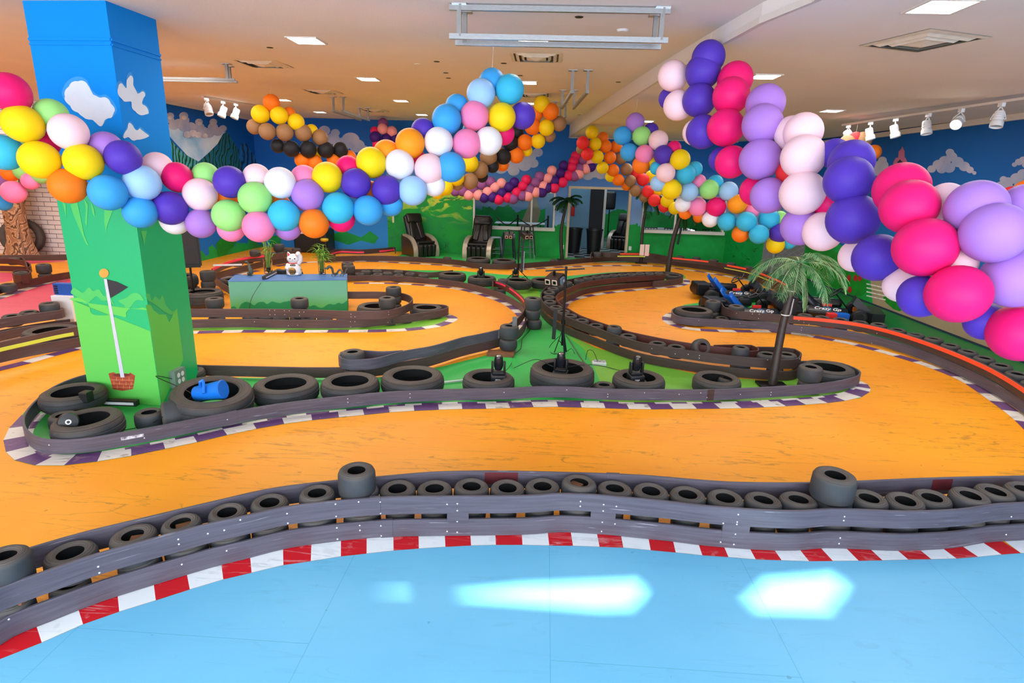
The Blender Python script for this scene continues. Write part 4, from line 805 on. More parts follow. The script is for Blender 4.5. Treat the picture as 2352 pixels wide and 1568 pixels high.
def grow(P, f, dy=-4): cx = sum(P[0::2])/len(P)*2; cy = sum(P[1::2])/len(P)*2; return [c for i in range(0, len(P), 2) for c in (cx+(P[i]-cx)*f, cy+(P[i+1]-cy)*f+dy)]
for fn_, cl in ((fF, cl1), (fS, cl2), (fS, cl3)): cp(fn_, sm(grow(cl, 1.13)), 3, .002); cp(fn_, lump(cl), 2, .003)
for P in ([143,462, 152,470, 153,500], [162,470, 178,464, 184,490, 194,540, 204,563, 199,562, 185,530, 170,495], [193,455, 203,470, 200,520, 196,512, 198,480], [208,460, 216,478, 219,500, 213,490], [240,482, 260,482, 246,520, 245,537, 240,510]): cp(fF, P, 4, .003)
cp(fS, [323,530, 337,530, 330,565, 328,550], 4, .003)
cp(fF, sm([163,672, 170,660, 180,665, 192,672, 205,659, 215,668, 228,664, 240,680, 250,676, 262,700, 250,690, 235,690, 222,680, 212,688, 198,698, 185,688, 175,680]), 4, .003)
cp(fF, sm([272,690, 290,684, 300,676, 312,672, 325,678, 330,690, 318,688, 310,692, 300,705, 290,708, 285,700]), 4, .003)
cp(fF, sm([168,690, 180,683, 192,688, 205,700, 212,720, 240,724, 262,722, 290,728, 290,718, 300,708, 315,708, 330,706, 336,712])+[346,760, 371,931, 208,918, 182,770], 6, .0035)
cp(fS, sm([334,676, 342,674, 348,690, 356,680, 366,688, 372,677, 378,690, 380,700, 395,715, 400,712, 398,722, 385,720, 372,712, 362,704, 350,696, 340,690]), 4, .003)
cp(fS, [334,700, 345,700, 352,712, 365,722, 380,722, 388,740, 400,715, 406,708, 420,826, 371,931, 346,760], 6, .0035)
cb.build('column_shaft', [SKYB, GRAD, C_CL, C_HALO, C_OL, C_TL, C_LM], col_, fixn=False)
tb = MB()
for a, b in ((c0, c1), (c1, c2)):
    off = -cn*.01 if a is c0 else -sn*.01
    for z0, z1 in ((3.34, 3.36), (3.30, 3.312)): tb.bar(Vector((a.x, a.y, z0))+off*.5, Vector((b.x, b.y, z0))+off*.5, .012, z1-z0)
    if a is c0: continue
tb.build('top_moulding', SKYB, col_)
pm = MB(); PW_ = mat('white_grey_pole_paint', '#c8c4d4', .5, noise=.1)
def dec(mb, fn, P, mi=0, o=.006): mb.poly([fn(P[i], P[i+1], o) for i in range(0, len(P), 2)], mi)
dec(pm, fF, [239.5,640, 246,640, 287,866, 278,866]); pm.build('painted_pole', PW_, col_, fixn=False)
g = MB(); dec(g, fF, [240+11*math.cos(i*PI/10)*(1) if k == 0 else 627+10.5*math.sin(i*PI/10) for i in range(20) for k in (0, 1)], 0, .007); g.build('painted_gold_ball', mat('gold_ball_paint', '#e8a040', .4, noise=.15, nscale=14), col_, fixn=False)
g = MB(); dec(g, fF, [247,641, 270,647, 295,659, 275,672, 255,684]); g.build('painted_pennant', mat('black_pennant_paint', '#24262c', .5), col_, fixn=False)
g = MB(); dec(g, fF, [250,857, 262,854, 275,862, 290,862, 300,855, 311,862, 309,878, 306,893, 282,897, 260,893, 256,878], 0, .005)
dec(g, fF, [258,860, 270,857, 292,857, 304,860, 290,864, 270,864], 1, .0055)
for y in (872, 881, 889): dec(g, fF, [256,y-1, 308,y, 308,y+1, 256,y], 2, .0062)
for x, y in ((268,866), (282,866), (297,866), (262,875), (275,875), (290,876), (302,876), (270,884), (284,884), (298,884)): dec(g, fF, [x,y, x+1.2,y, x+1.2,y+8, x,y+8], 2, .0062)
g.build('painted_brick_pot', [mat('brick_red_paint', '#a8442a', .6, noise=.2, nscale=12), mat('brick_dark_paint', '#6a281c', .6), mat('brick_mortar_paint', '#d08a58', .6)], col_, fixn=False)
# outlet box on the side face
ob = thing('outlet_box', 'grey four-socket electrical outlet box on the right side face of the column', 'outlet box', fS(402, 866, 0))
a = fS(388, 853, 0)-fS(402, 866, 0); 
g = MB(); u_ = sdir; w_ = Vector((0, 0, 1)); n_ = -sn
def ob3(s, t, d): return tuple(u_*s+w_*t+n_*d)
g.add([ob3(s, t, d) for d in (0, .06) for s, t in ((-.09, -.09), (.09, -.09), (.09, .09), (-.09, .09))], [(3, 2, 1, 0), (4, 5, 6, 7), (0, 1, 5, 4), (1, 2, 6, 5), (2, 3, 7, 6), (3, 0, 4, 7)])
g.build('box_housing', mat('galvanised_box', '#8a9a94', .45, metal=.4, noise=.15), ob)
for s, t in ((-.03, -.03), (.035, -.03), (-.03, .035), (.035, .035)):
    g = MB(); g.add([ob3(s+.026*math.cos(i*PI/8), t+.026*math.sin(i*PI/8), .063) for i in range(16)]+[ob3(s, t, .063)], [(i, (i+1) % 16, 16) for i in range(16)]); g.build('socket', WHITEP, ob, fixn=False)
# ---------------------------------------------------------------- balloon garlands
BC = {'Y': ('yellow', '#f2cf14'), 'G': ('light green', '#9ade7e'), 'LP': ('pale pink', '#f5cdd6'), 'LV': ('lavender', '#a878cc'), 'PU': ('purple', '#5236ac'), 'WH': ('white', '#eae6ec'),
      'BL': ('sky blue', '#3c9ee0'), 'LB': ('pale blue', '#9cc6f0'), 'TQ': ('turquoise blue', '#3ab4dc'), 'HP': ('hot pink', '#ea1a6e'), 'OR': ('orange', '#f57a1e'), 'OY': ('light orange', '#f8961e'), 'PK': ('pink', '#f284b4'),
      'BR': ('mocha brown', '#9a7452'), 'BK': ('black', '#26262a'), 'RD': ('red', '#ee3438'), 'MV': ('mauve', '#8a4c84'), 'SP': ('salmon pink', '#ee9494'), 'DP': ('deep violet', '#3e1a6e'), 'CR': ('crimson', '#dc1e54')}
GA = {
'front left garland': (.28, '''HP 22 212 112|Y 52 284 108|G 118 264 90 1|LP 158 303 101|LV 244 340 88 1|PU 283 362 92|TQ 10 350 104 1|Y 91 367 107|Y 192 372 100|OR 156 427 98|BL 248 442 98|LB 327 420 94|BL 322 487 86|LP 362 384 78 1|HP 407 407 77|PU 391 478 88|WH 402 505 76 2|LV 461 513 75|LP 460 447 84|G 473 404 68 1|PU 528 418 80|G 525 495 81|LP 590 408 68 1|G 586 455 81|PK 531 524 68 1|PK 594 520 78|WH 644 420 76|PK 699 411 66 1|LV 707 448 77|TQ 653 495 77|LV 661 521 66 1|OR 721 513 71|Y 752 407 72|PU 817 421 71|TQ 777 478 75|HP 784 502 64 1|BL 845 483 70|BL 897 468 58 1|PU 888 437 69|HP 800 386 58 1|Y 853 373 71|OY 888 352 62 1|OY 942 329 68|WH 918 378 69|LB 948 438 68|WH 996 424 54 1|LP 986 388 69|PU 972 300 56 1|WH 1007.6 326 67|BL 1026 274 68|BL 1050 244 54 1|LB 1105 215 66|BL 1130 188 60 1|TQ 1171 205 66|PK 1090 266 66|Y 1152.6 269 64|PU 1200 266 60 1|PK 1072 330 66|WH 1122 324 64|BL 1036 384 68|HP 1156 307 52 2|OR 640 470 56 3|RD 700 460 50 3|OR 520 455 50 3|RD 340 440 50 3|HP 105 330 60 3|OR 850 440 50 3|BL 1085 300 46 3|HP 955 365 44 3'''),
'small left garland': (.28, '''OR 22 398 46|PK 31 441 66|G 50 394 46 1|G 92 402 50 1|PK 70 416 48 1|BL 8 466 46|LV -3 408 48 1'''),
'brown, black and orange garland': (.28, '''OR 624 236 41|Y 598 262 44|Y 641 265 43|OR 665 260 28 1|Y 680 280 40|BR 584 291 37 1|BR 614 302 41|BR 654 304 42|BR 696 305 41|BR 735 316 38|Y 716 300 30 1|BK 638 335 34 1|BK 669 342 39|BK 708 343 40|BK 748 344 39|BK 782 344 36|OR 694 368 36 1|OR 723 373 36 1|OR 766 367 32 1|OR 803 361 32 1|Y 727 352 22 2|Y 1244 239 37|OR 1265 256 38|OR 1231 261 34 1|BR 1284 284 34 1|Y 1255 293 37|OR 1223 290 38|BR 1262 312 28 1|Y 1236 324 33|OR 1206 327 36|BK 1188 304 30 1|BK 1172 328 36|OR 1186 357 35|Y 1210 346 26 1|BK 1156 360 36|BR 1122 361 40|OR 1154 378 30 1|BK 1131 382 30|BR 1103 390 38|BK 1107 405 28 1|BR 1080 416 37|Y 1079 375 41|Y 1048 408 38|BR 1051 424 26 1|Y 1022 430 38|OR 1140 345 30 1|Y 1005 442 30 1'''),
'far pink and purple garland': (.28, '''MV 880 283 24 1|SP 879 296 25|SP 900 302 25|CR 861 301 21 1|DP 862 315 27|DP 888 318 24|DP 906 317 21|CR 866 331 22'''),
'red and orange garland': (.28, '''Y 1360 304 30|RD 1339 328 30|Y 1367 331 30|OR 1385 316 26 1|OR 1391 336 29|OR 1416 336 28|RD 1349 354 29|Y 1372 360 30|OR 1401 362 29|BR 1427 363 28|BR 1334 343 22 1|OR 1408 391 29|Y 1384 385 28|BR 1439 389 28|OR 1420 413 28|Y 1403 405 26 1|BR 1448 416 28|OR 1440 425 26 1|RD 1477 413 29|BR 1460 438 27|RD 1488 440 29|BR 1480 452 25 1|RD 1503 460 29|Y 1510 437 28 1|Y 1532 462 31|RD 1525 475 26 1|Y 1550 478 30|OR 1572 488 26 1|RD 1461 400 26 1|OR 1604 500 24 1|Y 1495 405 28 1'''),
'right rainbow garland': (.28, '''LV 1459 281 44|BL 1430 311.5 43|G 1474 312 44|PU 1495 300 36 1|LP 1512 322 46|BL 1444.5 349.5 41|PK 1480 354 43|HP 1548 340 34 1|PU 1523.5 355.6 45|Y 1562 366.5 48|LP 1529 397 45|TQ 1575.7 400 46|TQ 1596 388 36 1|LB 1512 421 38 1|Y 1542.5 434.5 48|LB 1582 441 45|G 1628.7 435 47|TQ 1643 420 38 1|LB 1673 439 46|PK 1606 416 32 1|WH 1568 469 38|PK 1602 475 44|HP 1645 475 47|OY 1693.5 469 47|WH 1631.5 503 40|TQ 1670 509 45|TQ 1714.5 509 49|PK 1728 483 36 1|OR 1701 537 42 1|TQ 1743 538 48|TQ 1766 503 52 1|PU 1789 536 47|Y 1781 562 44 1|OR 1574 489 26 1|OR 1473 378 42 1|G 1792 500 30 1|TQ 1508 386 26 1|Y 1502 372 30 2|TQ 1812 556 36 1'''),
'big front right garland': (.29, '''LP 1545.7 174 70|LP 1558 242 70|PU 1537 226 44 2|PU 1627 132 79|PU 1614.5 164.5 83|HP 1689 182 84 1|PU 1605.6 230 79|HP 1679 220 88|LV 1758 238 96 1|HP 1667 293 89|PU 1614.5 303 80|LP 1598 304 62 1|LV 1751 285 98|LP 1845 303 96|LP 1818 305 84 1|HP 1680 372 78|PU 1655 366 52 1|LV 1746 366 101|LP 1845 360 110|HP 1733 438 72 1|LV 1765 449 88|LP 1843 443 112|PU 1916 352 72 1|PU 1955 372 114 1|PU 1948.6 414 123|LV 1838 520 96|LP 1890 532 100|HP 2070 434 142 1|HP 2088 475 147|PU 1958.6 503 132|PU 2015 592 125|LP 1962 590 60 2|HP 2124.5 568 163|LV 2242 478 160 1|LV 2283 535 176|PU 2115 680 118 1|HP 2200 675 166|LV 2330 640 174|HP 2342 765 170|PU 2262 738 66 2|LP 2070 655 60 2|LP 2196 604 66 2|LP 2172 462 50 2|LV 2350 468 76 2|HP 1905 470 60 3|RD 1815 395 50 3'''),
'far right corner garland': (.28, '''BR 1981 323 46|BR 1945 328 40 1|RD 1964 318 34 1|OR 2006 350 40|OR 2356 440 70|RD 2322 455 70 1'''),
}
far = '''MV 245 1330|MV 335 1310|SP 300 1365|SP 385 1365|MV 415 1270|MV 495 1245|SP 470 1337|DP 440 1388|DP 515 1385|SP 537 1295|DP 598 1348|CR 570 1405|DP 663 1293|DP 710 1250|CR 655 1388|CR 733 1343|MV 785 1372|CR 788 1283|CR 820 1228|SP 595 1258|MV 855 1320|SP 905 1340|MV 903 1253|MV 940 1198|SP 975 1285|DP 1010 1300|SP 1015 1215|SP 1050 1145|DP 1075 1240|DP 1125 1168|CR 1145 1250|DP 1155 1100|CR 1200 1190|CR 1228 1115|CR 1245 1060|MV 1253 1195|MV 1300 1128|MV 1330 1050|SP 1355 1128|SP 1395 1070|CR 1070 1300|SP 1290 1175|SP 835 1375|MV 700 1400|CR 1265 1015|DP 1400 1110|DP 960 1340|MV 180 1330'''
GA['far pink and purple garland'] = (.28, GA['far pink and purple garland'][1]+'|'+'|'.join('%s %.1f %.1f 23.5' % (t.split()[0], 1000+float(t.split()[1])/3.92, 100+float(t.split()[2])/3.92) for t in far.split('|')))
def balloon_mesh():
    b = MB(); n = 18; prof = []
    for i in range(n+1):
        t = PI*i/n; z = -math.cos(t); r = max(.0005, math.sin(t))
        if z < 0: r *= 1-.10*(-z)**2; z *= 1.06
        prof.append((r, z))
    b.lathe(prof, 32)
    # knot and lip at the bottom pole
    b.lathe([(.0005, -1.05), (.035, -1.07), (.03, -1.1), (.055, -1.13), (.05, -1.15), (.001, -1.14)], 10); return b
BM = {}
for k, (nm, hx) in BC.items():
    m = mat('%s_latex' % nm.replace(' ', '_'), hx, .5, noise=.03, nscale=1.5, spec=.22)
    o = balloon_mesh().build('balloon', m, smooth=True, ang=60); C.objects.unlink(o); BM[k] = o
LN = mat('thin_nylon_line', '#c8c0b8', .4)
nball = 0
for gname, (D0, txt) in GA.items():
    B = []
    for t in txt.split('|'):
        s = t.split(); B.append(dict(c=s[0], x=float(s[1]), y=float(s[2]), w=float(s[3]), l=int(s[4]) if len(s) > 4 else 0))
    for b in B:
        dx, dy = b['x']-1176, b['y']-784; R = math.hypot(dx, dy); cph = F/math.hypot(F, R); a = math.atan2(dy, dx)
        b['k'] = math.sqrt((math.cos(a)/cph)**2+math.sin(a)**2); b['Z0'] = D0*F*b['k']/b['w']
    for b in B:
        W = S = 0
        for q in B:
            if q['l'] == 0:
                d = math.hypot(q['x']-b['x'], q['y']-b['y']); sg = 90 if gname.startswith(('front', 'big')) else 70
                w = math.exp(-(d/sg)**2)+1e-9; W += w; S += w*q['Z0']
        Z = S/W
        b['Z'] = Z+[0, .10, .17, .2][b['l']]
        b['D'] = b['w']*Z/(F*b['k']) if b['l'] == 0 else min(max(b['w']*b['Z']/(F*b['k']), .2), .3)
        b['P'] = Dp(b['x'], b['y'], b['Z'])
    for b in B:   # pull each balloon's knot towards the garland core
        ctr = Vector((0, 0, 0)); W = 0
        for q in B:
            d = (q['P']-b['P']).length; w = math.exp(-(d/.45)**2); ctr += q['P']*w; W += w
        b['core'] = ctr/W+fw*.12
    def nb(b, dirn):
        best = None
        for q in B:
            if q is b or q['l'] > 1: continue
            dx, dy = q['x']-b['x'], q['y']-b['y']; d = math.hypot(dx, dy)
            if d > b['w']*1.35: continue
            ok = {'left of': dx > abs(dy)*.8, 'right of': -dx > abs(dy)*.8, 'above': dy > abs(dx)*.8, 'below': -dy > abs(dx)*.8}[dirn]
            if ok and (best is None or d < best[0]): best = (d, q)
        return BC[best[1]['c']][0] if best else None
    for b in B:
        nm = BC[b['c']][0]; rel = [(d, nb(b, d)) for d in ('left of', 'above', 'right of', 'below')]; rel = [(d, c) for d, c in rel if c]
        if b['l'] > 1: rel = rel[:2]
        b['rel'] = ' and '.join('%s a %s one' % r if i else '%s a %s one' % r for i, r in enumerate(rel[:2])); b['nm'] = nm
    for b in B:
        twins = [q for q in B if q['c'] == b['c'] and q['rel'] == b['rel']]
        same = sorted([q for q in B if q['c'] == b['c']], key=lambda q: q['x'])
        gs = gname.replace(' garland', '')
        if len(twins) == 1 and b['rel']: lab = '%s balloon in the %s, %s' % (b['nm'], gname, b['rel'])
        elif len(same) == 1: lab = 'the only %s balloon in the %s' % (b['nm'], gname)
        else: lab = '%s balloon, %s %s one from the left in the %s' % (b['nm'], ORD[same.index(b)], b['nm'], gname)
        if len(lab.split()) > 16: lab = lab.replace(' and ', ', ').replace(' a ', ' ')
        if len(lab.split()) > 16: lab = '%s balloon, %s such from the left in the %s' % (b['nm'], ORD[same.index(b)], gname)
        o = BM[b['c']].copy(); C.objects.link(o); o.location = b['P']; r = b['D']/2; o.scale = (r, r, r)
        o.rotation_euler = (b['P']-b['core']).to_track_quat('Z', 'Y').to_euler() if (b['P']-b['core']).length > .02 else (0, 0, 0)
        tag(o, lab, 'balloon', 'balloons of the '+gname); nball += 1
    # hanging line from the highest balloon of the garland up to the ceiling
    for b in sorted(B, key=lambda q: q['y'])[:1]:
        t = MB(); top = zc(b['P'].y)-.0 if b['P'].x < 1 else 3.5
        t.tube([b['P']+Vector((0, 0, b['D']*.4)), Vector((b['P'].x+.01, b['P'].y, max(top, b['P'].z+.2)))], .0015, 5)
        tag(t.build('hanging_line', LN), 'thin clear line holding up the top of the %s' % gname, 'string')
# ---------------------------------------------------------------- ceiling fittings
def dropped_bar(pts, drop, lab, plates=True, w=.035, run=True):
    """metal bars hung from the ceiling by posts; pts = pixel positions of the ceiling plates"""
    P = [Cp(*p) for p in pts]; t = thing('ceiling_rail', lab, 'ceiling rail', P[0], 0, 'grey metal rails hung from the ceiling'); O = P[0]
    for p in P:
        b = MB(); b.rbox(p.x-O.x-.06, p.y-O.y-.04, p.z-O.z-.01, p.x-O.x+.06, p.y-O.y+.04, p.z-O.z+.002, .003); b.build('ceiling_plate', CHROME, t)
        b = MB(); b.bar(p-O, p-O-Vector((0, 0, drop)), w); b.build('hanger_post', RAILM, t)
    return t, P, O
t, P, O = dropped_bar([(1055, 8), (1523, 16), (1068, 27), (1507, 35)], .24, 'silver rectangular metal frame hanging at the top centre of the ceiling')
ex = (P[1]-P[0]).normalized(); dz = Vector((0, 0, -.24))
for a, b_, z in ((P[0], P[1], dz), (P[2], P[3], dz), (P[0]-ex*.0, P[1], Vector((0, 0, -.03)))):
    b = MB(); b.bar(a-O+z-ex*.08, b_-O+z+ex*.06, .035, .04); b.build('long_bar', CHROME, t)
sd = MB(); sd.lathe([(.001, -.02), (.045, -.02), (.055, -.005), (.055, 0)], 20)
tag(sd.build('smoke_detector', WHITEP, loc=Cp(1430, 68)), 'white round smoke detector behind the silver ceiling frame', 'smoke detector')
t, P, O = dropped_bar([(520, 146), (526, 152)], .2, 'long grey rail hung from the ceiling right of the column')
for k, p in enumerate(P):
    b = MB(); a = p-O+Vector((.1, 0, -.2)); b.bar(a, a+Vector((-2.6, .02, 0)), .03, .03); b.build('long_bar', RAILM, t)
for A, B, lab in (((765, 222), (826, 247), 'left bar of the far left pair of ceiling rails'), ((788, 222), (845, 247), 'right bar of the far left pair of ceiling rails'), ((1316, 161), (1293, 207), 'left bar of the near right pair of ceiling rails'), ((1351, 161), (1320, 207), 'right bar of the near right pair of ceiling rails'), ((1276, 233), (1264, 243), 'left small ceiling rail beyond the right pair'), ((1300, 233), (1288, 245), 'right small ceiling rail beyond the right pair')):
    t, P, O = dropped_bar([A, B], .27, lab); b = MB(); d = (P[1]-P[0]).normalized()*.08; dz = Vector((0, 0, -.27)); b.bar(P[0]-O+dz-d, P[1]-O+dz+d, .04, .04); b.build('long_bar', RAILM, t)
VM = mat('cream_vent_louvre', '#d8cfc0', .5, noise=.12, nscale=9); VD = mat('dark_vent_recess', '#4a443e', .7)
def vent(p, s, lab, rz=0):
    t = thing('ceiling_vent', lab, 'ceiling vent', p, rz, 'square louvred ceiling vents')
    def ring(nm, a, b_, z0, z1, m):
        g = MB(); v = [(x*w, y*w, z) for w, z in ((a, z0), (b_, z1)) for x, y in ((-1, -1), (1, -1), (1, 1), (-1, 1))]
        v += [(x*w, y*w, z+.004) for w, z in ((a, z0), (b_, z1)) for x, y in ((-1, -1), (1, -1), (1, 1), (-1, 1))]
        for o in (0, 8): g.add(v[o:o+8], [(i, (i+1) % 4, 4+(i+1) % 4, 4+i) for i in range(4)])
        g.build(nm, m, t, fixn=False)
    ring('frame', s, s*.86, -.004, -.010, VM); ring('louvre', s*.80, s*.66, .0, -.022, VM); ring('louvre', s*.60, s*.46, .004, -.028, VM)
    g = MB(); g.add([(-s*.9, -s*.9, -.001), (s*.9, -s*.9, -.001), (s*.9, s*.9, -.001), (-s*.9, s*.9, -.001)], [(0, 3, 2, 1)]); g.build('recess', VD, t, fixn=False)
    g = MB(); q = s*.38; g.add([(-q, -q, -.018), (q, -q, -.018), (q, q, -.018), (-q, q, -.018), (0, 0, -.045)], [(0, 1, 4), (1, 2, 4), (2, 3, 4), (3, 0, 4), (0, 3, 2, 1)]); g.build('centre_cone', VM, t)
for x, y, lab in ((604, 146, 'ceiling vent over the brown balloon garland, left'), (1232, 131, 'ceiling vent below the silver frame, top centre'), (741, 210, 'ceiling vent by the far left pair of rails'), (860, 253, 'farthest left ceiling vent near the blue wall'), (1226, 217, 'ceiling vent partly hidden behind the turquoise balloon')): vent(Cp(x, y, .002), .3, lab)
vent(Zp(2120, 95, 3.498), .33, 'large ceiling vent at the upper right on the lower ceiling', .35)
# track spotlights
def spot(p, aim, lit, lab, s=1.0):
    t = thing('track_spotlight', lab, 'spotlight', p, 0, 'white track spotlights'); aim = Vector(aim).normalized()
    b = MB(); b.rbox(-.02*s, -.035*s, -.045*s, .02*s, .035*s, 0, .006); b.build('adapter', WHITEP, t)
    c = Vector((0, 0, -.13*s))+aim*.04*s; side = aim.cross(Vector((0, 0, 1))).normalized()
    b = MB(); b.tube([Vector((0, 0, -.04*s)), c+side*.05*s+Vector((0, 0, .05*s)), c+side*.068*s, c], .006*s, 6); b.tube([Vector((0, 0, -.04*s)), c-side*.05*s+Vector((0, 0, .05*s)), c-side*.068*s, c], .006*s, 6); b.build('yoke', WHITEP, t, smooth=True)
    b = MB(); q = aim.to_track_quat('Z', 'Y').to_matrix().to_4x4(); b.T = Matrix.Translation(c) @ q
    b.lathe([(.001, -.085*s), (.045*s, -.08*s), (.05*s, -.06*s), (.05*s, .02*s), (.056*s, .025*s), (.062*s, .04*s), (.062*s, .085*s), (.055*s, .085*s), (.052*s, .07*s)], 24)
    for k in range(3): b.lathe([(.05*s, -.05*s+k*.02*s), (.054*s, -.045*s+k*.02*s), (.05*s, -.04*s+k*.02*s)], 24)
    b.build('lamp_can', WHITEP, t, smooth=True)
    b = MB(); b.T = Matrix.Translation(c) @ q; b.lathe([(.0005, .068*s), (.053*s, .07*s)], 24); b.build('lens', mat('lit_spot_bulb', '#fff2dc', .5, emit=40) if lit else CHROME, t)
pr0, pr1 = Zp(1935, 287, 3.39), Zp(2420, 216, 3.39)
tr = MB(); tr.bar(pr0, pr1, .035, .03); tag(tr.build('lighting_track', WHITET), 'white lighting track on the right ceiling above the blue mural', 'lighting track')
for x, y, aim, lit, lab in ((1950, 283, (.6, .3, -.6), 0, 'farthest track spotlight on the right, beside the small brown balloons'), (2001, 277, (.25, -.2, -1), 0, 'second track spotlight from the far end, right ceiling'), (2059, 269, (.25, -.2, -1), 0, 'third track spotlight from the far end, right ceiling'), (2134, 259, (.05, -.25, -1), 0, 'fourth spotlight on the right track, pointing straight down'), (2210, 248, (-.6, -.6, -.45), 1, 'lit track spotlight glowing white at the right'), (2303, 236, (-.2, -.2, -1), 0, 'track spotlight nearest the right photo edge')):
    d = (x-1935)/(2420-1935); best = min((pr0.lerp(pr1, k/400) for k in range(401)), key=lambda p: abs(proj(p)[0]-x)); spot(best-Vector((0, 0, .012)), aim, lit, lab, 1.15)
q0, q1 = Cp(466, 222, .02), Cp(610, 247, .02)
tr = MB(); tr.bar(q0, q1, .035, .03); tag(tr.build('lighting_track', WHITET), 'white lighting track on the far left ceiling above the mountain mural', 'lighting track')
for x, lab in ((474, 'nearest of three spotlights above the mountain mural'), (512, 'middle of three spotlights above the mountain mural'), (541, 'farthest of three spotlights above the mountain mural')):
    best = min((q0.lerp(q1, k/400) for k in range(401)), key=lambda p: abs(proj(p)[0]-x)); spot(best-Vector((0, 0, .012)), (.35 if x < 500 else -.3, -.3, -1), 0, lab, 1.35)
# ---------------------------------------------------------------- planter box with its ornaments
PB = thing('display_plinth', 'long green painted plinth with a blue top and dark bushes, left centre', 'plinth', (0, 0, 0))
pz = .56; a0, a1 = Zp(524, 645, pz), Zp(796, 641.5, pz); ux = (a1-a0).normalized(); uy = Vector((-ux.y, ux.x, 0)); a2, a3 = a1+uy*.62, a0+uy*.62
g = MB()
for s, e_ in ((a0, a1), (a1, a2), (a2, a3), (a3, a0)): g.add([(s.x, s.y, 0), (e_.x, e_.y, 0), (e_.x, e_.y, pz-.012), (s.x, s.y, pz-.012)], [(0, 1, 2, 3)], 0)
def fP(u, z, o): p = a0+(a1-a0)*u-uy*o; return (p.x, p.y, z)
bush = [0, .12, .03, .13, .06, .09, .09, .17, .12, .2, .16, .19, .19, .14, .22, .18, .27, .2, .30, .16, .35, .2, .40, .17, .45, .19, .50, .2, .56, .17, .60, .12, .66, .10, .69, .12, .72, .11, .76, .07, .80, .10, .84, .14, .87, .12, .92, .15, .96, .14, 1, .2]
Q = crom([Vector((bush[i], bush[i+1], 0)) for i in range(0, len(bush), 2)], .008)
L = [(q.x, q.y+.008*abs(math.sin(q.x*60))) for q in Q]
g.poly([fP(0, 0, .003)]+[fP(1, 0, .003)]+[fP(min(u, 1), z, .003) for u, z in L[::-1]], 1)
def fP2(v, z, o): p = a1+(a2-a1)*v+ux*o; return (p.x, p.y, z)
g.poly([fP2(0, 0, .003), fP2(1, 0, .003), fP2(1, .28, .003), fP2(.9, .2, .003), fP2(.75, .24, .003), fP2(.6, .17, .003), fP2(.45, .22, .003), fP2(.3, .3, .003), fP2(.2, .18, .003), fP2(0, .14, .003)], 1)
m_, nt_, b_ = nt_new('mint_green_plinth_paint'); tc_ = nt_.nodes.new('ShaderNodeTexCoord'); sx_ = nt_.nodes.new('ShaderNodeSeparateXYZ'); nt_.links.new(tc_.outputs['Object'], sx_.inputs[0]); r_ = ramp(nt_, sx_.outputs[2], .1, .32, lin('#4cb05c'), lin('#5fa88c')); nt_.links.new(r_, b_.inputs['Base Color']); b_.inputs['Roughness'].default_value = .55
g.build('plinth_body', [m_, mat('dark_green_bush_paint', '#008450', .55)], PB, fixn=False)
g = MB(); v = [Vector((p.x, p.y, z)) for z in (pz-.012, pz) for p in (a0-ux*.004-uy*.004, a1+ux*.004-uy*.004, a2+ux*.004+uy*.004, a3-ux*.004+uy*.004)]
g.add(v, [(3, 2, 1, 0), (4, 5, 6, 7), (0, 1, 5, 4), (1, 2, 6, 5), (2, 3, 7, 6), (3, 0, 4, 7)]); g.build('plinth_top', mat('blue_plinth_top_paint', '#4a78b8', .5, noise=.1), PB)
# lucky cat
cat = thing('lucky_cat', 'white porcelain beckoning cat figurine with red ears, on the blue plinth top', 'cat figurine', Zp(676, 631, pz), .25)
CW = mat('white_porcelain', '#e8e4e6', .2, coat=.4); CR_ = mat('red_ear_enamel', '#c01c34', .3); CG = mat('gold_enamel', '#b88a4a', .35, metal=.5, noise=.3, nscale=60); CK = mat('black_enamel', '#1c1a18', .4)
b = MB(); b.lathe([(.001, 0), (.10, .0), (.125, .02), (.13, .07), (.12, .13), (.10, .18), (.085, .21), (.07, .225)], 28); b.ball((-.055, -.075, .03), .04, (1, 1.2, .75), 8); b.ball((.055, -.075, .03), .04, (1, 1.2, .75), 8)
b.ball((0, 0, .285), .095, (1.12, .95, .9), 12); b.build('cat_body', CW, cat, smooth=True, ang=80)
for s in (-1, 1):
    b = MB(); b.tube([(s*.06, 0, .33), (s*.072, 0, .375), (s*.08, 0, .405)], [.038, .024, .004], 10); b.build('ear', CW, cat, smooth=True)
    b = MB(); b.tube([(s*.062, -.03, .342), (s*.072, -.024, .372), (s*.078, -.018, .39)], [.022, .014, .002], 8); b.build('inner_ear', CR_, cat, smooth=True)
    b = MB(); b.ball((s*.038, -.088, .295), .012, (1.2, .6, .8), 6); b.build('eye', CK, cat, smooth=True)
b = MB(); b.ball((0, -.096, .275), .009, (1, .8, .8), 6); b.build('nose', CG, cat, smooth=True)
b = MB(); b.tube([(.09, -.03, .2), (.13, -.045, .26), (.125, -.05, .33), (.10, -.06, .37)], [.034, .036, .036, .04], 12); b.ball((.098, -.064, .375), .042, n=8); b.build('raised_paw', CW, cat, smooth=True)
b = MB(); b.tube([(-.085, -.03, .19), (-.105, -.075, .13), (-.06, -.115, .12)], [.034, .033, .034], 12); b.build('lowered_paw', CW, cat, smooth=True)
b = MB(); b.lathe([(.088, .205), (.094, .21), (.09, .222), (.086, .215)], 28, closed=True); b.build('collar', CR_, cat, smooth=True)
b = MB(); b.ball((0, -.092, .18), .05, (1, .35, .55), 8); b.build('bib', mat('grey_gold_bib', '#7a7468', .4, noise=.5, nscale=90), cat, smooth=True)
b = MB(); b.ball((-.01, -.125, .085), .062, (1, .25, 1.05), 10); b.build('gold_coin', CG, cat, smooth=True)
b = MB()
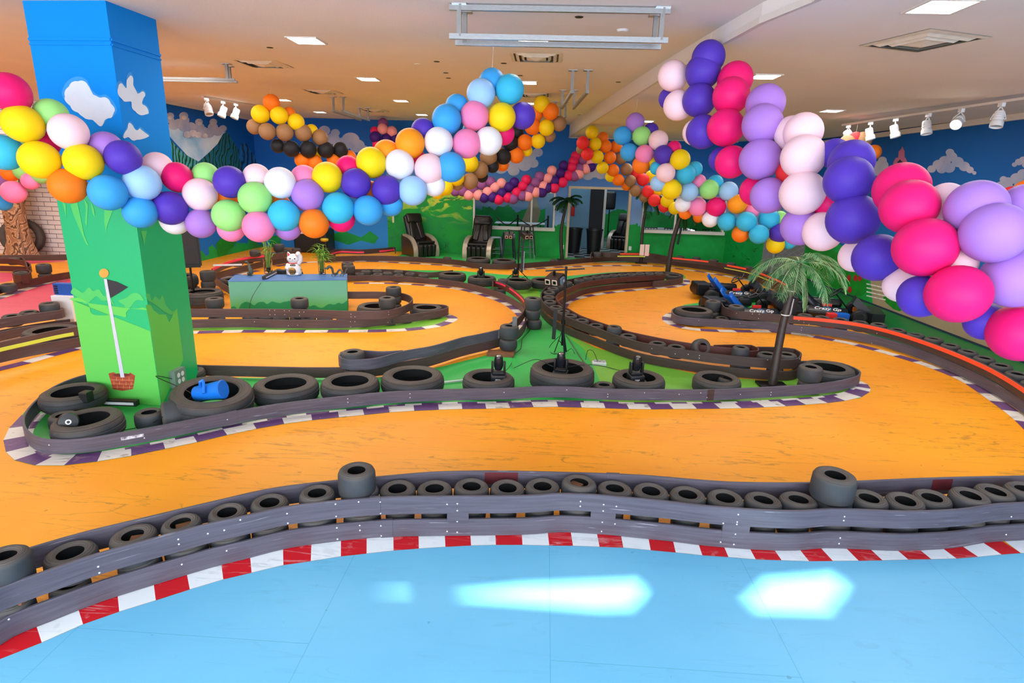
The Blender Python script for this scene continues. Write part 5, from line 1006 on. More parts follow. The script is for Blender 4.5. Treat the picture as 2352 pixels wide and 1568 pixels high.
for k in range(9): b.tube([(-.045+.011*k, -.142, .05+.006*(k % 3)), (-.04+.011*k, -.143, .07), (-.048+.011*k, -.142, .095+.006*(k % 2)), (-.04+.01*k, -.141, .115)], .003, 4)
b.build('coin_markings', CK, cat)
for z in (.1, .21): 
    b = MB(); b.ball((.125, -.03, z), .017, n=6); b.ball((.14, -.035, z), .009, n=5); b.build('gold_flower', CG, cat, smooth=True)
# bamboo vases
VG = mat('clear_vase_glass', '#f4f8f6', .03, trans=1, ior=1.2); BAM = mat('bamboo_stalk', '#7a9a3c', .5, noise=.3, nscale=14); LEAF = mat('bamboo_leaf', '#4f9a24', .5, noise=.35, nscale=6, col2='#7ab03a'); PEB = mat('dark_pebbles', '#4a3c34', .6, noise=.5, nscale=60)
def leaf(b, p, d, L, w, droop=.5, mi=None):
    d = Vector(d).normalized(); s = d.cross(Vector((0, 0, 1)))
    if s.length < .05: s = Vector((1, 0, 0))
    s.normalize(); pts = []; q = Vector(p); vs = []; n = 5
    for i in range(n+1):
        f = i/n; ww = w*math.sin(PI*min(.98, .08+f*.92))**.8; vs += [q+s*ww/2+Vector((0, 0, ww*.2)), q-Vector((0, 0, .001)), q-s*ww/2+Vector((0, 0, ww*.2))]
        q = q+d*L/n; d = (d-Vector((0, 0, droop/n))).normalized()
    b.add(vs, [f for i in range(n) for f in ((3*i, 3*i+1, 3*i+4, 3*i+3), (3*i+1, 3*i+2, 3*i+5, 3*i+4))], mi)
def vase(x, y, h, r, stalks, lab, leafy, top):
    t = thing('bamboo_vase', lab, 'vase with plant', Zp(x, y, pz), .3, 'glass vases of bamboo on the plinth')
    b = MB(); b.lathe([(.001, .001), (r, .001), (r, h), (r-.006, h), (r-.006, .012), (.001, .012)], 28); b.build('glass_vase', VG, t, smooth=True)
    b = MB(); R_ = random.Random(int(x))
    for k in range(40): a = R_.uniform(0, 6.28); q = R_.uniform(0, r-.022); b.ball((q*math.cos(a), q*math.sin(a), .022+R_.uniform(0, h*.32)), R_.uniform(.010, .017), (1, 1.2, .8), 4)
    b.build('pebbles', PEB, t, smooth=True)
    for k in range(stalks):
        a = k*2.4; bx, by = .025*math.cos(a), .025*math.sin(a); H = top*R_.uniform(.8, 1); b = MB(); tx, ty = bx*2.2+R_.uniform(-.03, .03), by*2.2
        b.tube([(bx, by, .05), (bx*1.2, by*1.2, h*.8), (tx, ty, H)], .010, 8)
        for z in [i*.06 for i in range(2, int(H/.06))]: f = z/H; b.lathe([(.010, -.004), (.013, 0), (.010, .004)], 8, c=(bx+(tx-bx)*f, by+(ty-by)*f, z))
        b.build('stalk', BAM, t, smooth=True)
        b = MB()
        for j in range(leafy):
            aa = R_.uniform(0, 6.28); z = H*R_.uniform(.55, 1.05); leaf(b, (tx, ty, z), (math.cos(aa), math.sin(aa), R_.uniform(.2, 1.1)), R_.uniform(.13, .22), .022, 1.5)
        b.build('leaves', LEAF, t, smooth=True)
vase(617, 628, .26, .075, 4, 'glass vase of thick bamboo stalks left of the lucky cat', 4, .62)
vase(740, 630, .24, .062, 6, 'glass vase of bushy lucky bamboo right of the lucky cat', 11, .5)
BRZ = mat('verdigris_bronze', '#5c6258', .5, noise=.4, nscale=30, metal=.3)
t = thing('dragon_figurine', 'small grey-green coiled dragon figurine at the right end of the plinth', 'figurine', Zp(772, 634, pz), .2)
b = MB(); pts = [Vector((-.15, -.02, .13)), Vector((-.10, -.02, .17)), Vector((-.06, 0, .13)), Vector((-.05, .02, .05)), Vector((0, .03, .03)), Vector((.04, .02, .09)), Vector((.08, 0, .11)), Vector((.12, 0, .05)), Vector((.15, .01, .04)), Vector((.17, .01, .1)), Vector((.2, .01, .14))]
Q = crom(pts, .012); n = len(Q); b.tube(Q, [.02*(1-.75*i/n)+.004 for i in range(n)], 8)
for i in range(2, n-4, 2): b.tube([Q[i], Q[i]+Vector((0, 0, .03))], [.008, .001], 4)
b.build('dragon_body', BRZ, t, smooth=True)
b = MB(); b.ball((-.165, -.02, .14), .024, (1.5, .8, .7), 6); b.tube([(-.15, -.01, .155), (-.12, -.005, .19)], [.006, .001], 5); b.tube([(-.15, -.03, .155), (-.12, -.035, .19)], [.006, .001], 5); b.build('dragon_head', BRZ, t, smooth=True)
for x_ in (-.05, .0, .1, .14): b = MB(); b.tube([(x_, .0, .06), (x_-.015, -.02, .03), (x_-.02, -.025, 0)], [.011, .008, .009], 6); b.build('leg', BRZ, t, smooth=True)
t = thing('rearing_dragon_figurine', 'small upright grey-green dragon figurine at the left end of the plinth', 'figurine', Zp(574, 633, pz), .1)
b = MB(); Q = crom([Vector((-.05, .01, .02)), Vector((0, .02, .02)), Vector((.03, 0, .06)), Vector((.01, 0, .13)), Vector((0, 0, .19)), Vector((-.02, -.01, .23))], .012); n = len(Q); b.tube(Q, [.012+.022*math.sin(PI*min(1, i/n*1.1)) for i in range(n)], 8); b.build('dragon_body', BRZ, t, smooth=True)
b = MB(); b.ball((-.03, -.015, .24), .02, (1.5, .8, .8), 6); b.build('dragon_head', BRZ, t, smooth=True)
for x_ in (-.03, .05): b = MB(); b.tube([(.01, 0, .08), (x_, -.02, .04), (x_, -.025, 0)], [.014, .01, .012], 6); b.build('leg', BRZ, t, smooth=True)
def lightbar(name, a, b_, lab, h=.05, d=.06, lens=True, up_=Vector((0, 0, 1)), feet=True):
    a, b_ = Vector(a), Vector(b_); t = thing(name, lab, 'light bar', (a+b_)/2); O = (a+b_)/2; g = MB(); g.bar(a-O, b_-O, d, h); g.build('housing', BLACK, t)
    if lens:
        dd = (b_-a).normalized(); s = dd.cross(Vector((0, 0, 1))); s = s.normalized() if s.length > .1 else Vector((1, 0, 0))
        if s.dot(CAM-O) < 0: s = -s
        g = MB(); g.bar(a-O+s*(d/2+.002)+dd*.02, b_-O+s*(d/2+.002)-dd*.02, .006, h*.45); g.build('led_lens', mat('milky_led_lens', '#c8c8cc', .3), t)
    return t
p = Zp(641, 620, pz+.03); q = Zp(606, 638, pz+.03); lightbar('light_bar', p, q, 'black light bar with a white lens, lying on the plinth before the cat', .045, .06)
b = MB(); p = Zp(640, 629, pz); b.rbox(p.x-.03, p.y-.0, pz, p.x+.12, p.y+.1, pz+.07, .01); tag(b.build('power_adapter', BLACK), 'small black adapter box lying behind the light bar on the plinth', 'adapter')
b = MB(); q = Zp(606, 640, pz); b.tube(crom([q, q-uy*.12+Vector((0, 0, .0)), Vector((q.x-.03, a0.y-.1, .3)), Vector((q.x-.08, a0.y-.12, .02))], .05), .004, 5); tag(b.build('black_cable', BLACK), 'thin black cable hanging down the plinth front', 'cable')
# ---------------------------------------------------------------- loudspeaker on tripod
def tripod(t, h, r=.5, z0=0, mt=BLKM, pole=.018):
    b = MB(); b.tube([(0, 0, z0+.12), (0, 0, h)], pole, 12); b.build('pole', mt, t, smooth=True)
    b = MB(); b.lathe([(pole, h*.35), (pole+.012, h*.35), (pole+.012, h*.35+.06), (pole, h*.35+.06)], 12); b.build('collar', mt, t)
    for k in range(3):
        a = k*2*PI/3+.4; e_ = Vector((r*math.cos(a), r*math.sin(a), z0+.012)); b = MB(); b.bar((0, 0, z0+h*.30), e_, .022, .012); b.build('leg', mt, t)
        b = MB(); b.bar(Vector((0, 0, z0+.14)), Vector((0, 0, z0+h*.30)).lerp(e_, .5), .012, .008); b.build('brace', mt, t)
sp = Zp(447, 700, 0); S = thing('speaker_stand', 'black tripod stand under the loudspeaker, right of the column', 'speaker stand', sp, .3)
hs = Yp(436, 612, sp.y).z; tripod(S, hs+.05, .48)
L = thing('loudspeaker', 'black loudspeaker box on the tripod stand right of the column', 'loudspeaker', (sp.x-.02, sp.y, hs), .55)
b = MB(); P8 = [(-.20, -.17), (.20, -.17), (.20, .05), (.12, .2), (-.12, .2), (-.2, .05)]; b.prism([(x, y, 0.03) for x, y in P8], (0, 0, .68)); b.prism([(x*.9, y*.9+.01, 0) for x, y in P8], (0, 0, .03)); b.build('cabinet', BLACK, L)
b = MB(); b.rbox(-.17, -.185, .06, .17, -.165, .66, .008); b.build('grille', mat('speaker_grille', '#24262a', .55, bump=.6, bscale=300), L)
b = MB(); b.tube([(-.195, .02, .45), (-.23, .02, .46), (-.23, .02, .6), (-.195, .02, .61)], .012, 8); b.build('side_handle', mat('grey_handle', '#4a4c50', .5), L, smooth=True)
b = MB(); p = Zp(520, 610, .55); b.bar(p+Vector((-.25, 0, 0)), p+Vector((.3, 0, .03)), .04, .03); tag(b.build('white_tube', WHITEP), 'white fluorescent tube lying on the tyres behind the loudspeaker pole', 'tube')
# ---------------------------------------------------------------- massage chairs
LEA = mat('black_leather', '#1e1a18', .32, noise=.25, nscale=5, bump=.5, bscale=14); SHL = mat('pearl_grey_arm_trim', '#b0a090', .3, metal=.3); SHG = mat('olive_gloss_shell', '#2c2a1a', .3, nscale=3, col2='#4a2a14', coat=.3)
def massage_chair(loc, rz, lab, group='black leather massage chairs', arm=SHG):
    t = thing('massage_chair', lab, 'massage chair', loc, rz, group)
    for s in (-1, 1):   # arm shells: rounded D outline, thick
        prof = [(.38, 0), (.40, .12), (.36, .3), (.24, .46), (.05, .56), (-.2, .6), (-.38, .58), (-.4, .3), (-.38, 0)]
        Q = crom([Vector((0, -p[0], p[1])) for p in prof], .04)
        b = MB(); x0 = s*.30; b.prism([(x0, q.y, q.z) for q in Q], (s*.11, 0, 0)); b.build('arm_shell', arm, t, smooth=True, ang=50)
        b = MB(); Q2 = Q[:int(len(Q)*.62)]; k = len(Q2); vs = []
        for q in Q2: vs += [(x0-s*.012, q.y*1.02, q.z*1.015), (x0+s*.122, q.y*1.02, q.z*1.015), (x0+s*.122, q.y*.93, q.z*.93), (x0-s*.012, q.y*.93, q.z*.93)]
        b.add(vs, [(4*i+j, 4*i+(j+1) % 4, 4*i+4+(j+1) % 4, 4*i+4+j) for i in range(k-1) for j in range(4)]+[(0, 1, 2, 3), (4*k-4, 4*k-3, 4*k-2, 4*k-1)]); b.build('arm_trim', SHL, t, smooth=True, ang=50)
    b = MB(); b.rbox(-.29, -.36, .28, .29, .2, .44, .05); b.build('seat', LEA, t, smooth=True)
    b = MB(); b.tube([(-.27, -.37, .42), (.27, -.37, .42)], .035, 12); b.build('seat_roll', LEA, t, smooth=True)
    b = MB(); b.T = Matrix.Translation((0, .1, .42)) @ Matrix.Rotation(-.42, 4, 'X')
    b.rbox(-.29, -.02, 0, .29, .14, .82, .07); b.build('backrest', LEA, t, smooth=True)
    for s in (-1, 1):
        b = MB(); b.T = Matrix.Translation((0, .1, .42)) @ Matrix.Rotation(-.42, 4, 'X') @ Matrix.Rotation(s*-.12, 4, 'Y'); b.rbox(s*.17-.085, -.07, .04, s*.17+.085, .03, .56, .04); b.build('back_cushion', LEA, t, smooth=True)
    b = MB(); b.T = Matrix.Translation((0, .1, .42)) @ Matrix.Rotation(-.42, 4, 'X'); b.rbox(-.25, -.1, .55, .25, .02, .84, .05); b.build('head_cushion', LEA, t, smooth=True)
    b = MB()
    for k in range(4): b.T = Matrix.Translation((-.21+.14*k, -.36, .02)) @ Matrix.Rotation(.15, 4, 'X'); b.rbox(-.068, -.10, 0, .068, .1, .36, .045)
    b.build('leg_rest', LEA, t, smooth=True)
    b = MB(); b.rbox(-.3, -.25, 0, .3, .38, .27, .02); b.build('base', BLACK, t)
    return t
massage_chair(Zp(962, 588, 0)+Vector((0, .2, 0)), .72, 'black leather massage chair with an olive shell, left of the pair by the green wall')
massage_chair(Zp(1099, 594, 0)+Vector((0, .25, 0)), -.12, 'black leather massage chair beside the silver stools, right of the pair')
massage_chair(Vector((2.75, 21.3, 0)), -.4, 'black massage chair seen through the doorway in the next room', 'adjoining room furniture', arm=BLACK)
# ---------------------------------------------------------------- metal stools
STL = mat('galvanised_stool_steel', '#a8b4c0', .35, metal=.7, noise=.15); STD = mat('gunmetal_stool_steel', '#4a5058', .35, metal=.7)
def stool(loc, h, m, lab, rz=.2, back=False):
    t = thing('metal_stool', lab, 'stool', loc, rz, 'tall metal stools'); w = .155
    b = MB(); b.rbox(-w, -w, h-.03, w, w, h, .02); b.build('seat', m, t, smooth=True)
    for sx in (-1, 1):
        for sy in (-1, 1): b = MB(); b.bar((sx*.13, sy*.13, h-.02), (sx*.2, sy*.2, 0), .045, .02); b.build('leg', m, t)
    for z in (h*.25, h*.45):
        q = .13+.07*(1-z/h); b = MB()
        for c in (((-q, -q), (q, -q)), ((q, -q), (q, q)), ((q, q), (-q, q)), ((-q, q), (-q, -q))): b.bar((*c[0], z), (*c[1], z), .02, .006)
        b.build('foot_rail', m, t)
    return t
stool(Zp(1137, 593, 0)+Vector((0, .1, 0)), .62, STL, 'short silver metal stool right beside the massage chair')
stool(Zp(1166, 595, 0)+Vector((0, .1, 0)), .78, STD, 'dark gunmetal bar stool between the silver stools')
stool(Zp(1208, 596, 0)+Vector((0, .3, 0)), .78, STL, 'silver bar stool stacked under another, below the window', .35)
put_ = stool(Zp(1208, 596, 0)+Vector((0, .3, .12)), .84, STD, 'dark bar stool stacked over a silver one behind the light stand', .35)
# ---------------------------------------------------------------- light stands with laser projectors, LED bars
def projector(t, c, rz, sc=1.0):
    pr = Matrix.Translation(c) @ Matrix.Rotation(rz, 4, 'Z') @ Matrix.Rotation(.25, 4, 'X') @ Matrix.Scale(sc, 4)
    b = MB(); b.T = pr; b.rbox(-.10, -.11, -.055, .10, .11, .055, .01); b.build('projector_body', mat('dark_bronze_metal', '#3c302a', .45, metal=.4), t)
    for s in (-.05, .05):
        b = MB(); b.T = pr; b.rbox(s-.035, -.118, -.035, s+.035, -.108, .035, .003); b.build('lens_frame', mat('pale_pink_lens_rim', '#d8b8ac', .4), t)
        b = MB(); b.T = pr; b.rbox(s-.023, -.121, -.023, s+.023, -.115, .023, .002); b.build('lens', mat('black_glass_lens', '#050508', .1), t)
    b = MB(); b.T = pr; b.rbox(.10, -.06, -.04, .135, .04, .04, .006); b.build('side_panel', mat('slate_blue_metal', '#56687c', .5), t)
    b = MB(); b.T = pr; b.lathe([(.001, 0), (.016, 0), (.018, -.004)], 14, c=(0, 0, 0)); b.v = [tuple(pr @ Vector((.138, -.01+(pr.inverted() @ Vector(v)).x, (pr.inverted() @ Vector(v)).y))) for v in b.v]; b.build('fan_knob', WHITEP, t)
    b = MB(); b.T = pr; b.rbox(-.012, -.02, .05, .012, .02, .12, .004); b.build('clamp', BLKM, t)
s0 = Zp(1290, 812, 0); T1 = thing('light_stand', 'tall black light stand with a cross bar, front centre on the green floor', 'light stand', s0, .5); H1 = 1.2
tripod(T1, H1, .1, pole=.016)
inv = Matrix.Rotation(-.5, 4, 'Z') 
pl, pr_ = Yp(1253, 622, s0.y)-s0, Yp(1343, 617, s0.y)-s0
b = MB(); b.bar(inv @ pl, inv @ pr_, .018, .018); b.build('cross_bar', BLKM, T1)
PJ = thing('laser_projector', 'bronze twin-lens laser projector clamped on the front centre stand', 'laser projector', Yp(1274, 641, s0.y)); projector(PJ, Vector((0, 0, 0)), -.45, 1.0)
p = Yp(1273, 745, s0.y-.05); lightbar('upright_light_bar', (p.x, p.y, p.z-.2), (p.x+.01, p.y, p.z+.2), 'upright black LED bar on the left of the front centre stand', .05, .05, False)
s1 = Zp(1189, 655, 0); T2 = thing('light_stand', 'thin far black light stand among the big tyres, before the stools', 'light stand', s1, .2); H2 = Yp(1189, 528, s1.y).z
tripod(T2, H2, .4, pole=.016); b = MB(); b.bar((-.27, 0, H2), (.25, .02, H2-.05), .02, .02); b.build('cross_bar', BLKM, T2)
PJ2 = thing('laser_projector', 'dark twin-lens laser projector on the right of the far stand', 'laser projector', Yp(1210, 541, s1.y)); projector(PJ2, Vector((0, 0, 0)), .5, 1.0)
PJ3 = thing('laser_projector', 'dark laser projector on the left of the far stand, before the gunmetal stool', 'laser projector', Yp(1170, 541, s1.y)); projector(PJ3, Vector((0, 0, 0)), -.1, .9)
p = Yp(1199, 600, s1.y-.05); lightbar('upright_light_bar', (p.x, p.y, p.z-.24), (p.x+.01, p.y, p.z+.24), 'upright black and silver LED bar on the far thin stand', .05, .06)
pp = Zp(1812, 759, 0); p = Yp(1817, 700, pp.y); lightbar('upright_light_bar', (pp.x, pp.y-.02, .02), (p.x+.06, pp.y-.02, Yp(1822, 683, pp.y).z), 'upright black LED bar standing right of the near palm trunk', .05, .08)
p = Zp(1557, 577, 0); p = Yp(1557, 575, 17.9); lightbar('upright_light_bar', (p.x-.02, 17.9, .55), (p.x+.03, 17.9, 1.05), 'black bar leaning on the green wall under the second window', .05, .06, False)
def moving_head(loc, lab, rz=0, sc=1.0):
    t = thing('moving_head_light', lab, 'stage light', loc, rz, 'small moving-head stage lights'); t.scale = (sc,)*3
    b = MB(); b.rbox(-.075, -.07, 0, .075, .07, .075, .012); b.build('base', BLACK, t, smooth=True)
    b = MB(); b.rbox(-.06, -.03, .072, .06, .03, .095, .006)
    for s in (-1, 1): b.rbox(s*.06-.011, -.03, .08, s*.06+.011, .03, .2, .008)
    b.build('yoke', BLACK, t, smooth=True)
    b = MB(); b.T = Matrix.Translation((0, 0, .18)) @ Matrix.Rotation(.25, 4, 'X'); b.lathe([(.001, -.07), (.035, -.065), (.046, -.03), (.046, .03), (.04, .07), (.032, .085), (.001, .086)], 18); b.build('lamp_head', mat('gloss_black_head', '#1c1e24', .25), t, smooth=True)
    b = MB(); b.T = Matrix.Translation((0, 0, .18)) @ Matrix.Rotation(.25, 4, 'X'); b.lathe([(.001, .09), (.018, .088), (.022, .086)], 14); b.build('lens', CHROME, t)
    b = MB(); b.box(-.03, -.0715, .03, .02, -.07, .036); b.box(-.035, -.0715, .02, .01, -.07, .024); b.build('maker_marks', WHITEP, t)
for i, lab, rz, z in ((6, 'moving-head stage light standing in the left of three tyres on the green floor', .1, .13), (7, 'moving-head stage light standing in the middle chunky tyre', -.2, .12), (8, 'moving-head stage light standing in the right tyre of the trio', .2, .13), (13, 'small moving-head stage light in the far centre tyre', 0, .14)):
    p = CARP[i]; moving_head((p.x-.02, p.y-.02, z), lab, rz, 1.12)
p = Zp(1184, 636, .2); moving_head((p.x, p.y, .14), 'small moving-head stage light beside the far light stand foot', .3)
t = thing('fallen_stage_light', 'black stage light with a white swirl mark, lying in the near left car tyre', 'stage light', Zp(157, 968, .2), .3)
b = MB(); b.T = Matrix.Rotation(1.25, 4, 'X') @ Matrix.Rotation(.4, 4, 'Y'); b.lathe([(.001, -.07), (.05, -.07), (.075, -.03), (.08, .04), (.07, .07), (.001, .075)], 24); b.build('lamp_head', BLACK, t, smooth=True)
b = MB(); b.T = Matrix.Rotation(1.25, 4, 'X') @ Matrix.Rotation(.4, 4, 'Y') @ Matrix.Translation((0, 0, .08)); b.lathe([(.012, -.004), (.02, -.003), (.022, 0), (.012, .001)], 16, closed=True); b.build('swirl_mark', WHITEP, t)
b = MB(); b.rbox(-.02, -.1, -.13, .09, .0, -.06, .01); b.build('bracket', BLACK, t)
# ---------------------------------------------------------------- palms
FR = mat('palm_leaf_green', '#2c7a48', .4, noise=.5, nscale=7, col2='#8aaa78', thr=(.42, .62)); FRD = mat('dark_palm_leaf', '#1c4a1c', .5, noise=.4, nscale=5); TRK = mat('dark_palm_trunk', '#3a2c28', .45, noise=.4, nscale=10)
def palm(base, top, r0, r1, fr, lab, n=12, L=.6, leafm=FR, bow=.0, lw=.02, droop=1.0, seed=1, wraps=()):
    base, top = Vector(base), Vector(top); t = thing('artificial_palm', lab, 'palm tree', base, 0, 'artificial palm trees'); R_ = random.Random(seed)
    v = top-base; mid = v*.5+Vector((bow, 0, 0)); Q = crom([Vector((0, 0, 0)), mid, v], .06); k = len(Q)
    b = MB(); rs = [(r0+(r1-r0)*i/k)*(1.06 if i % 5 == 0 else 1) for i in range(k)]; b.tube(Q, rs, 14); b.build('trunk', TRK, t, smooth=True)
    b = MB(); b.box(-.16, -.12, 0, .16, .12, .03); b.build('base_plate', BLKM, t)
    for f in wraps:
        q = Q[int(f*k)]; b = MB(); rr = r0+(r1-r0)*f+.004; b.lathe([(rr, -.006), (rr+.004, 0), (rr, .006)], 16, c=tuple(q)); b.build('cable_tie', WHITEP, t)
    for i in range(n):
        a = 2*PI*i/n+R_.uniform(-.2, .2); el = R_.uniform(-.1, .9); d = Vector((math.cos(a)*math.cos(el), math.sin(a)*math.cos(el), math.sin(el))); LL = L*R_.uniform(.85, 1.15)
        if fr and i < len(fr): d = Vector(fr[i][:3]).normalized(); LL = fr[i][3]
        q = v.copy(); pts = []; m = 16; dd = d.copy()
        for j in range(m+1): pts.append(q.copy()); q += dd*LL/m; dd = (dd-Vector((0, 0, droop*(1.0+1.6*j/m)/m))).normalized()
        b = MB(); b.tube(pts, [.008*(1-j/m)+.002 for j in range(m+1)], 5)
        Qp = crom(pts, LL/46)
        for j in range(3, len(Qp)-1):
            f = j/len(Qp); tdir = (Qp[min(j+1, len(Qp)-1)]-Qp[j-1]).normalized(); s = tdir.cross(Vector((0, 0, 1))); s = s.normalized() if s.length > .05 else Vector((1, 0, 0))
            ll = LL*.3*math.sin(PI*min(.97, .12+f*.85))**.7
            for sg in (-1, 1): leaf(b, Qp[j], s*sg+tdir*.75+Vector((0, 0, R_.uniform(-.1, .35))), ll*R_.uniform(.85, 1.1), lw, 1.2)
        b.build('frond', leafm, t, smooth=True)
    return t
pb = Zp(1773, 887, 0); pt_ = Yp(1836, 604, pb.y+.15)
fr = [(-1, .0, .42, .66), (-.9, -.3, .1, .56), (-.6, -.5, -.1, .56), (-.25, -.55, -.1, .5), (.3, -.55, -.05, .62), (.8, -.3, .2, .66), (1, .1, .35, .72), (.9, .5, .4, .68), (.1, -.4, .5, .45), (-.75, .45, .2, .6), (.15, .75, .35, .55), (.7, .2, .5, .6), (-.45, -.3, -.4, .5), (.55, -.2, -.2, .6), (-.1, -.3, -.5, .35), (.25, -.2, -.6, .55)]
palm(pb, pt_, .052, .034, fr, 'near artificial palm with a dark leaning trunk and green fronds, right centre', 16, bow=-.03, seed=3, wraps=(.56, .72), lw=.0085, droop=1.25)
pb = Zp(1533, 627, .06); pb.z = 0; pt_ = Yp(1569, 478, pb.y)
palm(pb, pt_, .07, .045, [(.15, -.2, -.6, .55), (.7, 0, .2, .5), (-.6, 0, .2, .5), (.35, -.4, -.1, .6)], 'far thin palm leaning right, its crown hidden by balloons', 7, .5, FRD, -.06, seed=5)
pb = Zp(1290, 591, 0)+Vector((0, -.6, 0)); pt_ = Yp(1303, 461, pb.y)
palm(pb, pt_, .06, .035, None, 'dark palm standing left of the doorway', 13, .52, FRD, -.1, seed=8, lw=.03)
pb = Yp(1474, 585, 17.5); pb.z = 0; pt_ = Yp(1487, 455, 17.5)
palm(pb, pt_, .05, .035, [(0, -.5, -.3, .7), (.4, -.3, -.2, .6)], 'dark palm against the wall right of the doorway', 7, .5, FRD, -.05, seed=9, lw=.03)
# ---------------------------------------------------------------- karts
KBL = mat('blue_kart_plastic', '#0a5fc4', .35); KBK = mat('black_kart_plastic', '#1a1c20', .35, noise=.3, nscale=6); KRED = mat('red_kart_badge', '#d8302c', .4); KOR = mat('orange_kart_block', '#e07a1c', .45)
def text_part(body, size, m, parent, M, name):
    cu = bpy.data.curves.new(name, 'FONT'); cu.body = body; cu.size = size; cu.extrude = .001; cu.align_x = 'CENTER'; cu.align_y = 'CENTER'; cu.shear = .25; cu.offset = .0015
    o = bpy.data.objects.new(name+'_tmp', cu); me = bpy.data.meshes.new_from_object(o); bpy.data.objects.remove(o); me.transform(M); me.materials.append(m)
    q = bpy.data.objects.new(name, me); C.objects.link(q); q.parent = parent; return q
def kart(loc, rz, lab, nose=KBL):
    t = thing('racing_kart', lab, 'kart', loc, rz, 'parked racing karts')     # faces -x
    b = MB(); b.rbox(-.75, -.3, .05, .6, .3, .08, .01); b.tube([(-.8, -.28, .1), (.65, -.3, .1)], .016, 8); b.tube([(-.8, .28, .1), (.65, .3, .1)], .016, 8); b.build('floor_pan', BLKM, t)
    b = MB(); b.prism([(-.95, -.36, .06), (-.75, -.40, .06), (-.62, -.3, .06), (-.62, .3, .06), (-.75, .4, .06), (-.95, .36, .06)], (0, 0, .14)); b.build('front_bumper', KBK, t)
    b = MB(); b.add([(-.78, -.2, .18), (-.78, .2, .18), (-.5, .15, .42), (-.5, -.15, .42), (-.45, -.15, .3), (-.45, .15, .3), (-.6, .18, .15), (-.6, -.18, .15)], [(0, 1, 2, 3), (3, 2, 5, 4), (4, 5, 6, 7), (7, 6, 1, 0), (0, 3, 4, 7), (1, 6, 5, 2)]); b.build('nose_fairing', KBK, t)
    b = MB(); b.box(-.1, .36, .24, .05, .40, .30); b.build('number_badge', KRED, t)
    for s in (-1, 1):
        b = MB(); b.T = Matrix.Translation((-.02, s*.5, .08)) @ Matrix.Rotation(s*-.45, 4, 'X'); b.rbox(-.34, -.13, 0, .34, .10, .17, .06); b.build('side_pod', KBK, t, smooth=True)
        M = Matrix.Translation((-.02, s*.5, .08)) @ Matrix.Rotation(s*-.45, 4, 'X') @ Matrix.Translation((0, -.01*s, .173))
        if s < 0: M = M @ Matrix.Rotation(0, 4, 'Z')
        else: M = M @ Matrix.Rotation(PI, 4, 'Z')
        text_part('Crazy Gp', .11, WHITEP, t, M, 'pod_lettering')
        b = MB(); b.T = M; b.lathe([(.05, -.003), (.062, -.002), (.062, 0)], 20); b.build('pod_emblem', mat('blue_emblem', '#2a78b8', .4), t)
    for x, s, r, w in ((-.55, -1, .125, .11), (-.55, 1, .125, .11), (.5, -1, .135, .18), (.5, 1, .135, .18)):
        b = MB(); b.T = Matrix.Translation((x, s*(.44 if x < 0 else .5), r)) @ Matrix.Rotation(PI/2, 4, 'X'); b.lathe([(.06, -w/2), (r-.02, -w/2), (r, -w/2+.02), (r, w/2-.02), (r-.02, w/2), (.06, w/2)], 24, closed=True); b.lathe([(.001, -w/4), (.06, -w/4), (.06, w/4), (.001, w/4)], 12); b.build('wheel', mat('clean_black_rubber', '#17181a', .6), t, smooth=True, ang=40)
    b = MB(); P_ = []     # bucket seat
    for i in range(9):
        f = i/8; z = .08+.36*f**1.5; x = .02+.4*f; w = .19+.03*math.sin(PI*f)
        P_ += [(x-.04, -w-.02, z+.1*(1-f*.4)), (x, -w, z), (x+.02, 0, z-.03), (x, w, z), (x-.04, w+.02, z+.1*(1-f*.4))]
    b.add(P_, [(5*i+j, 5*i+j+1, 5*i+6+j, 5*i+5+j) for i in range(8) for j in range(4)]); o = b.build('seat', nose, t, smooth=True); sm_ = o.modifiers.new('thick', 'SOLIDIFY'); sm_.thickness = .012
    b = MB(); b.tube([(-.45, 0, .12), (-.17, 0, .44)], .012, 8); b.build('steering_column', BLKM, t)
    b = MB(); q = Vector((-.28, 0, .32)).normalized(); b.T = Matrix.Translation((-.16, 0, .45)) @ Vector((.28, 0, .32)).to_track_quat('Z', 'Y').to_matrix().to_4x4()
    ring = [(.14*math.cos(2*PI*i/28), .14*math.sin(2*PI*i/28), 0) for i in range(29)]; b.tube(ring, .013, 8, cap=False); [b.bar((0, 0, -.01), (.135*math.cos(a), .135*math.sin(a), 0), .02, .008) for a in (0, 2.1, 4.2)]; b.build('steering_wheel', BLACK, t, smooth=True)
    b = MB(); b.rbox(.42, -.25, .1, .72, .2, .34, .03); b.rbox(.36, .05, .12, .5, .3, .28, .02); b.build('engine', mat('dark_engine_metal', '#26262a', .4, metal=.6, noise=.4, nscale=20), t)
    b = MB(); b.box(-.62, -.14, .12, -.5, -.06, .2); b.build('foot_pedal', KOR, t)
    return t
kart(Zp(1772, 722, .305)+Vector((-.05, 1.12, -.305)), .12+PI, 'kart with a blue bucket seat nearest the rail end, left of the palm trunk')
kart(Zp(1762, 720, .305)+Vector((.2, 2.75, -.305)), .05+PI, 'second blue-seated kart parked behind the first one', KBL)
kart(Zp(1874, 729, .305)+Vector((.85, 1.62, -.305)), -.35+PI, 'kart with its steering wheel showing against the green floor, right of the near palm', KBK)
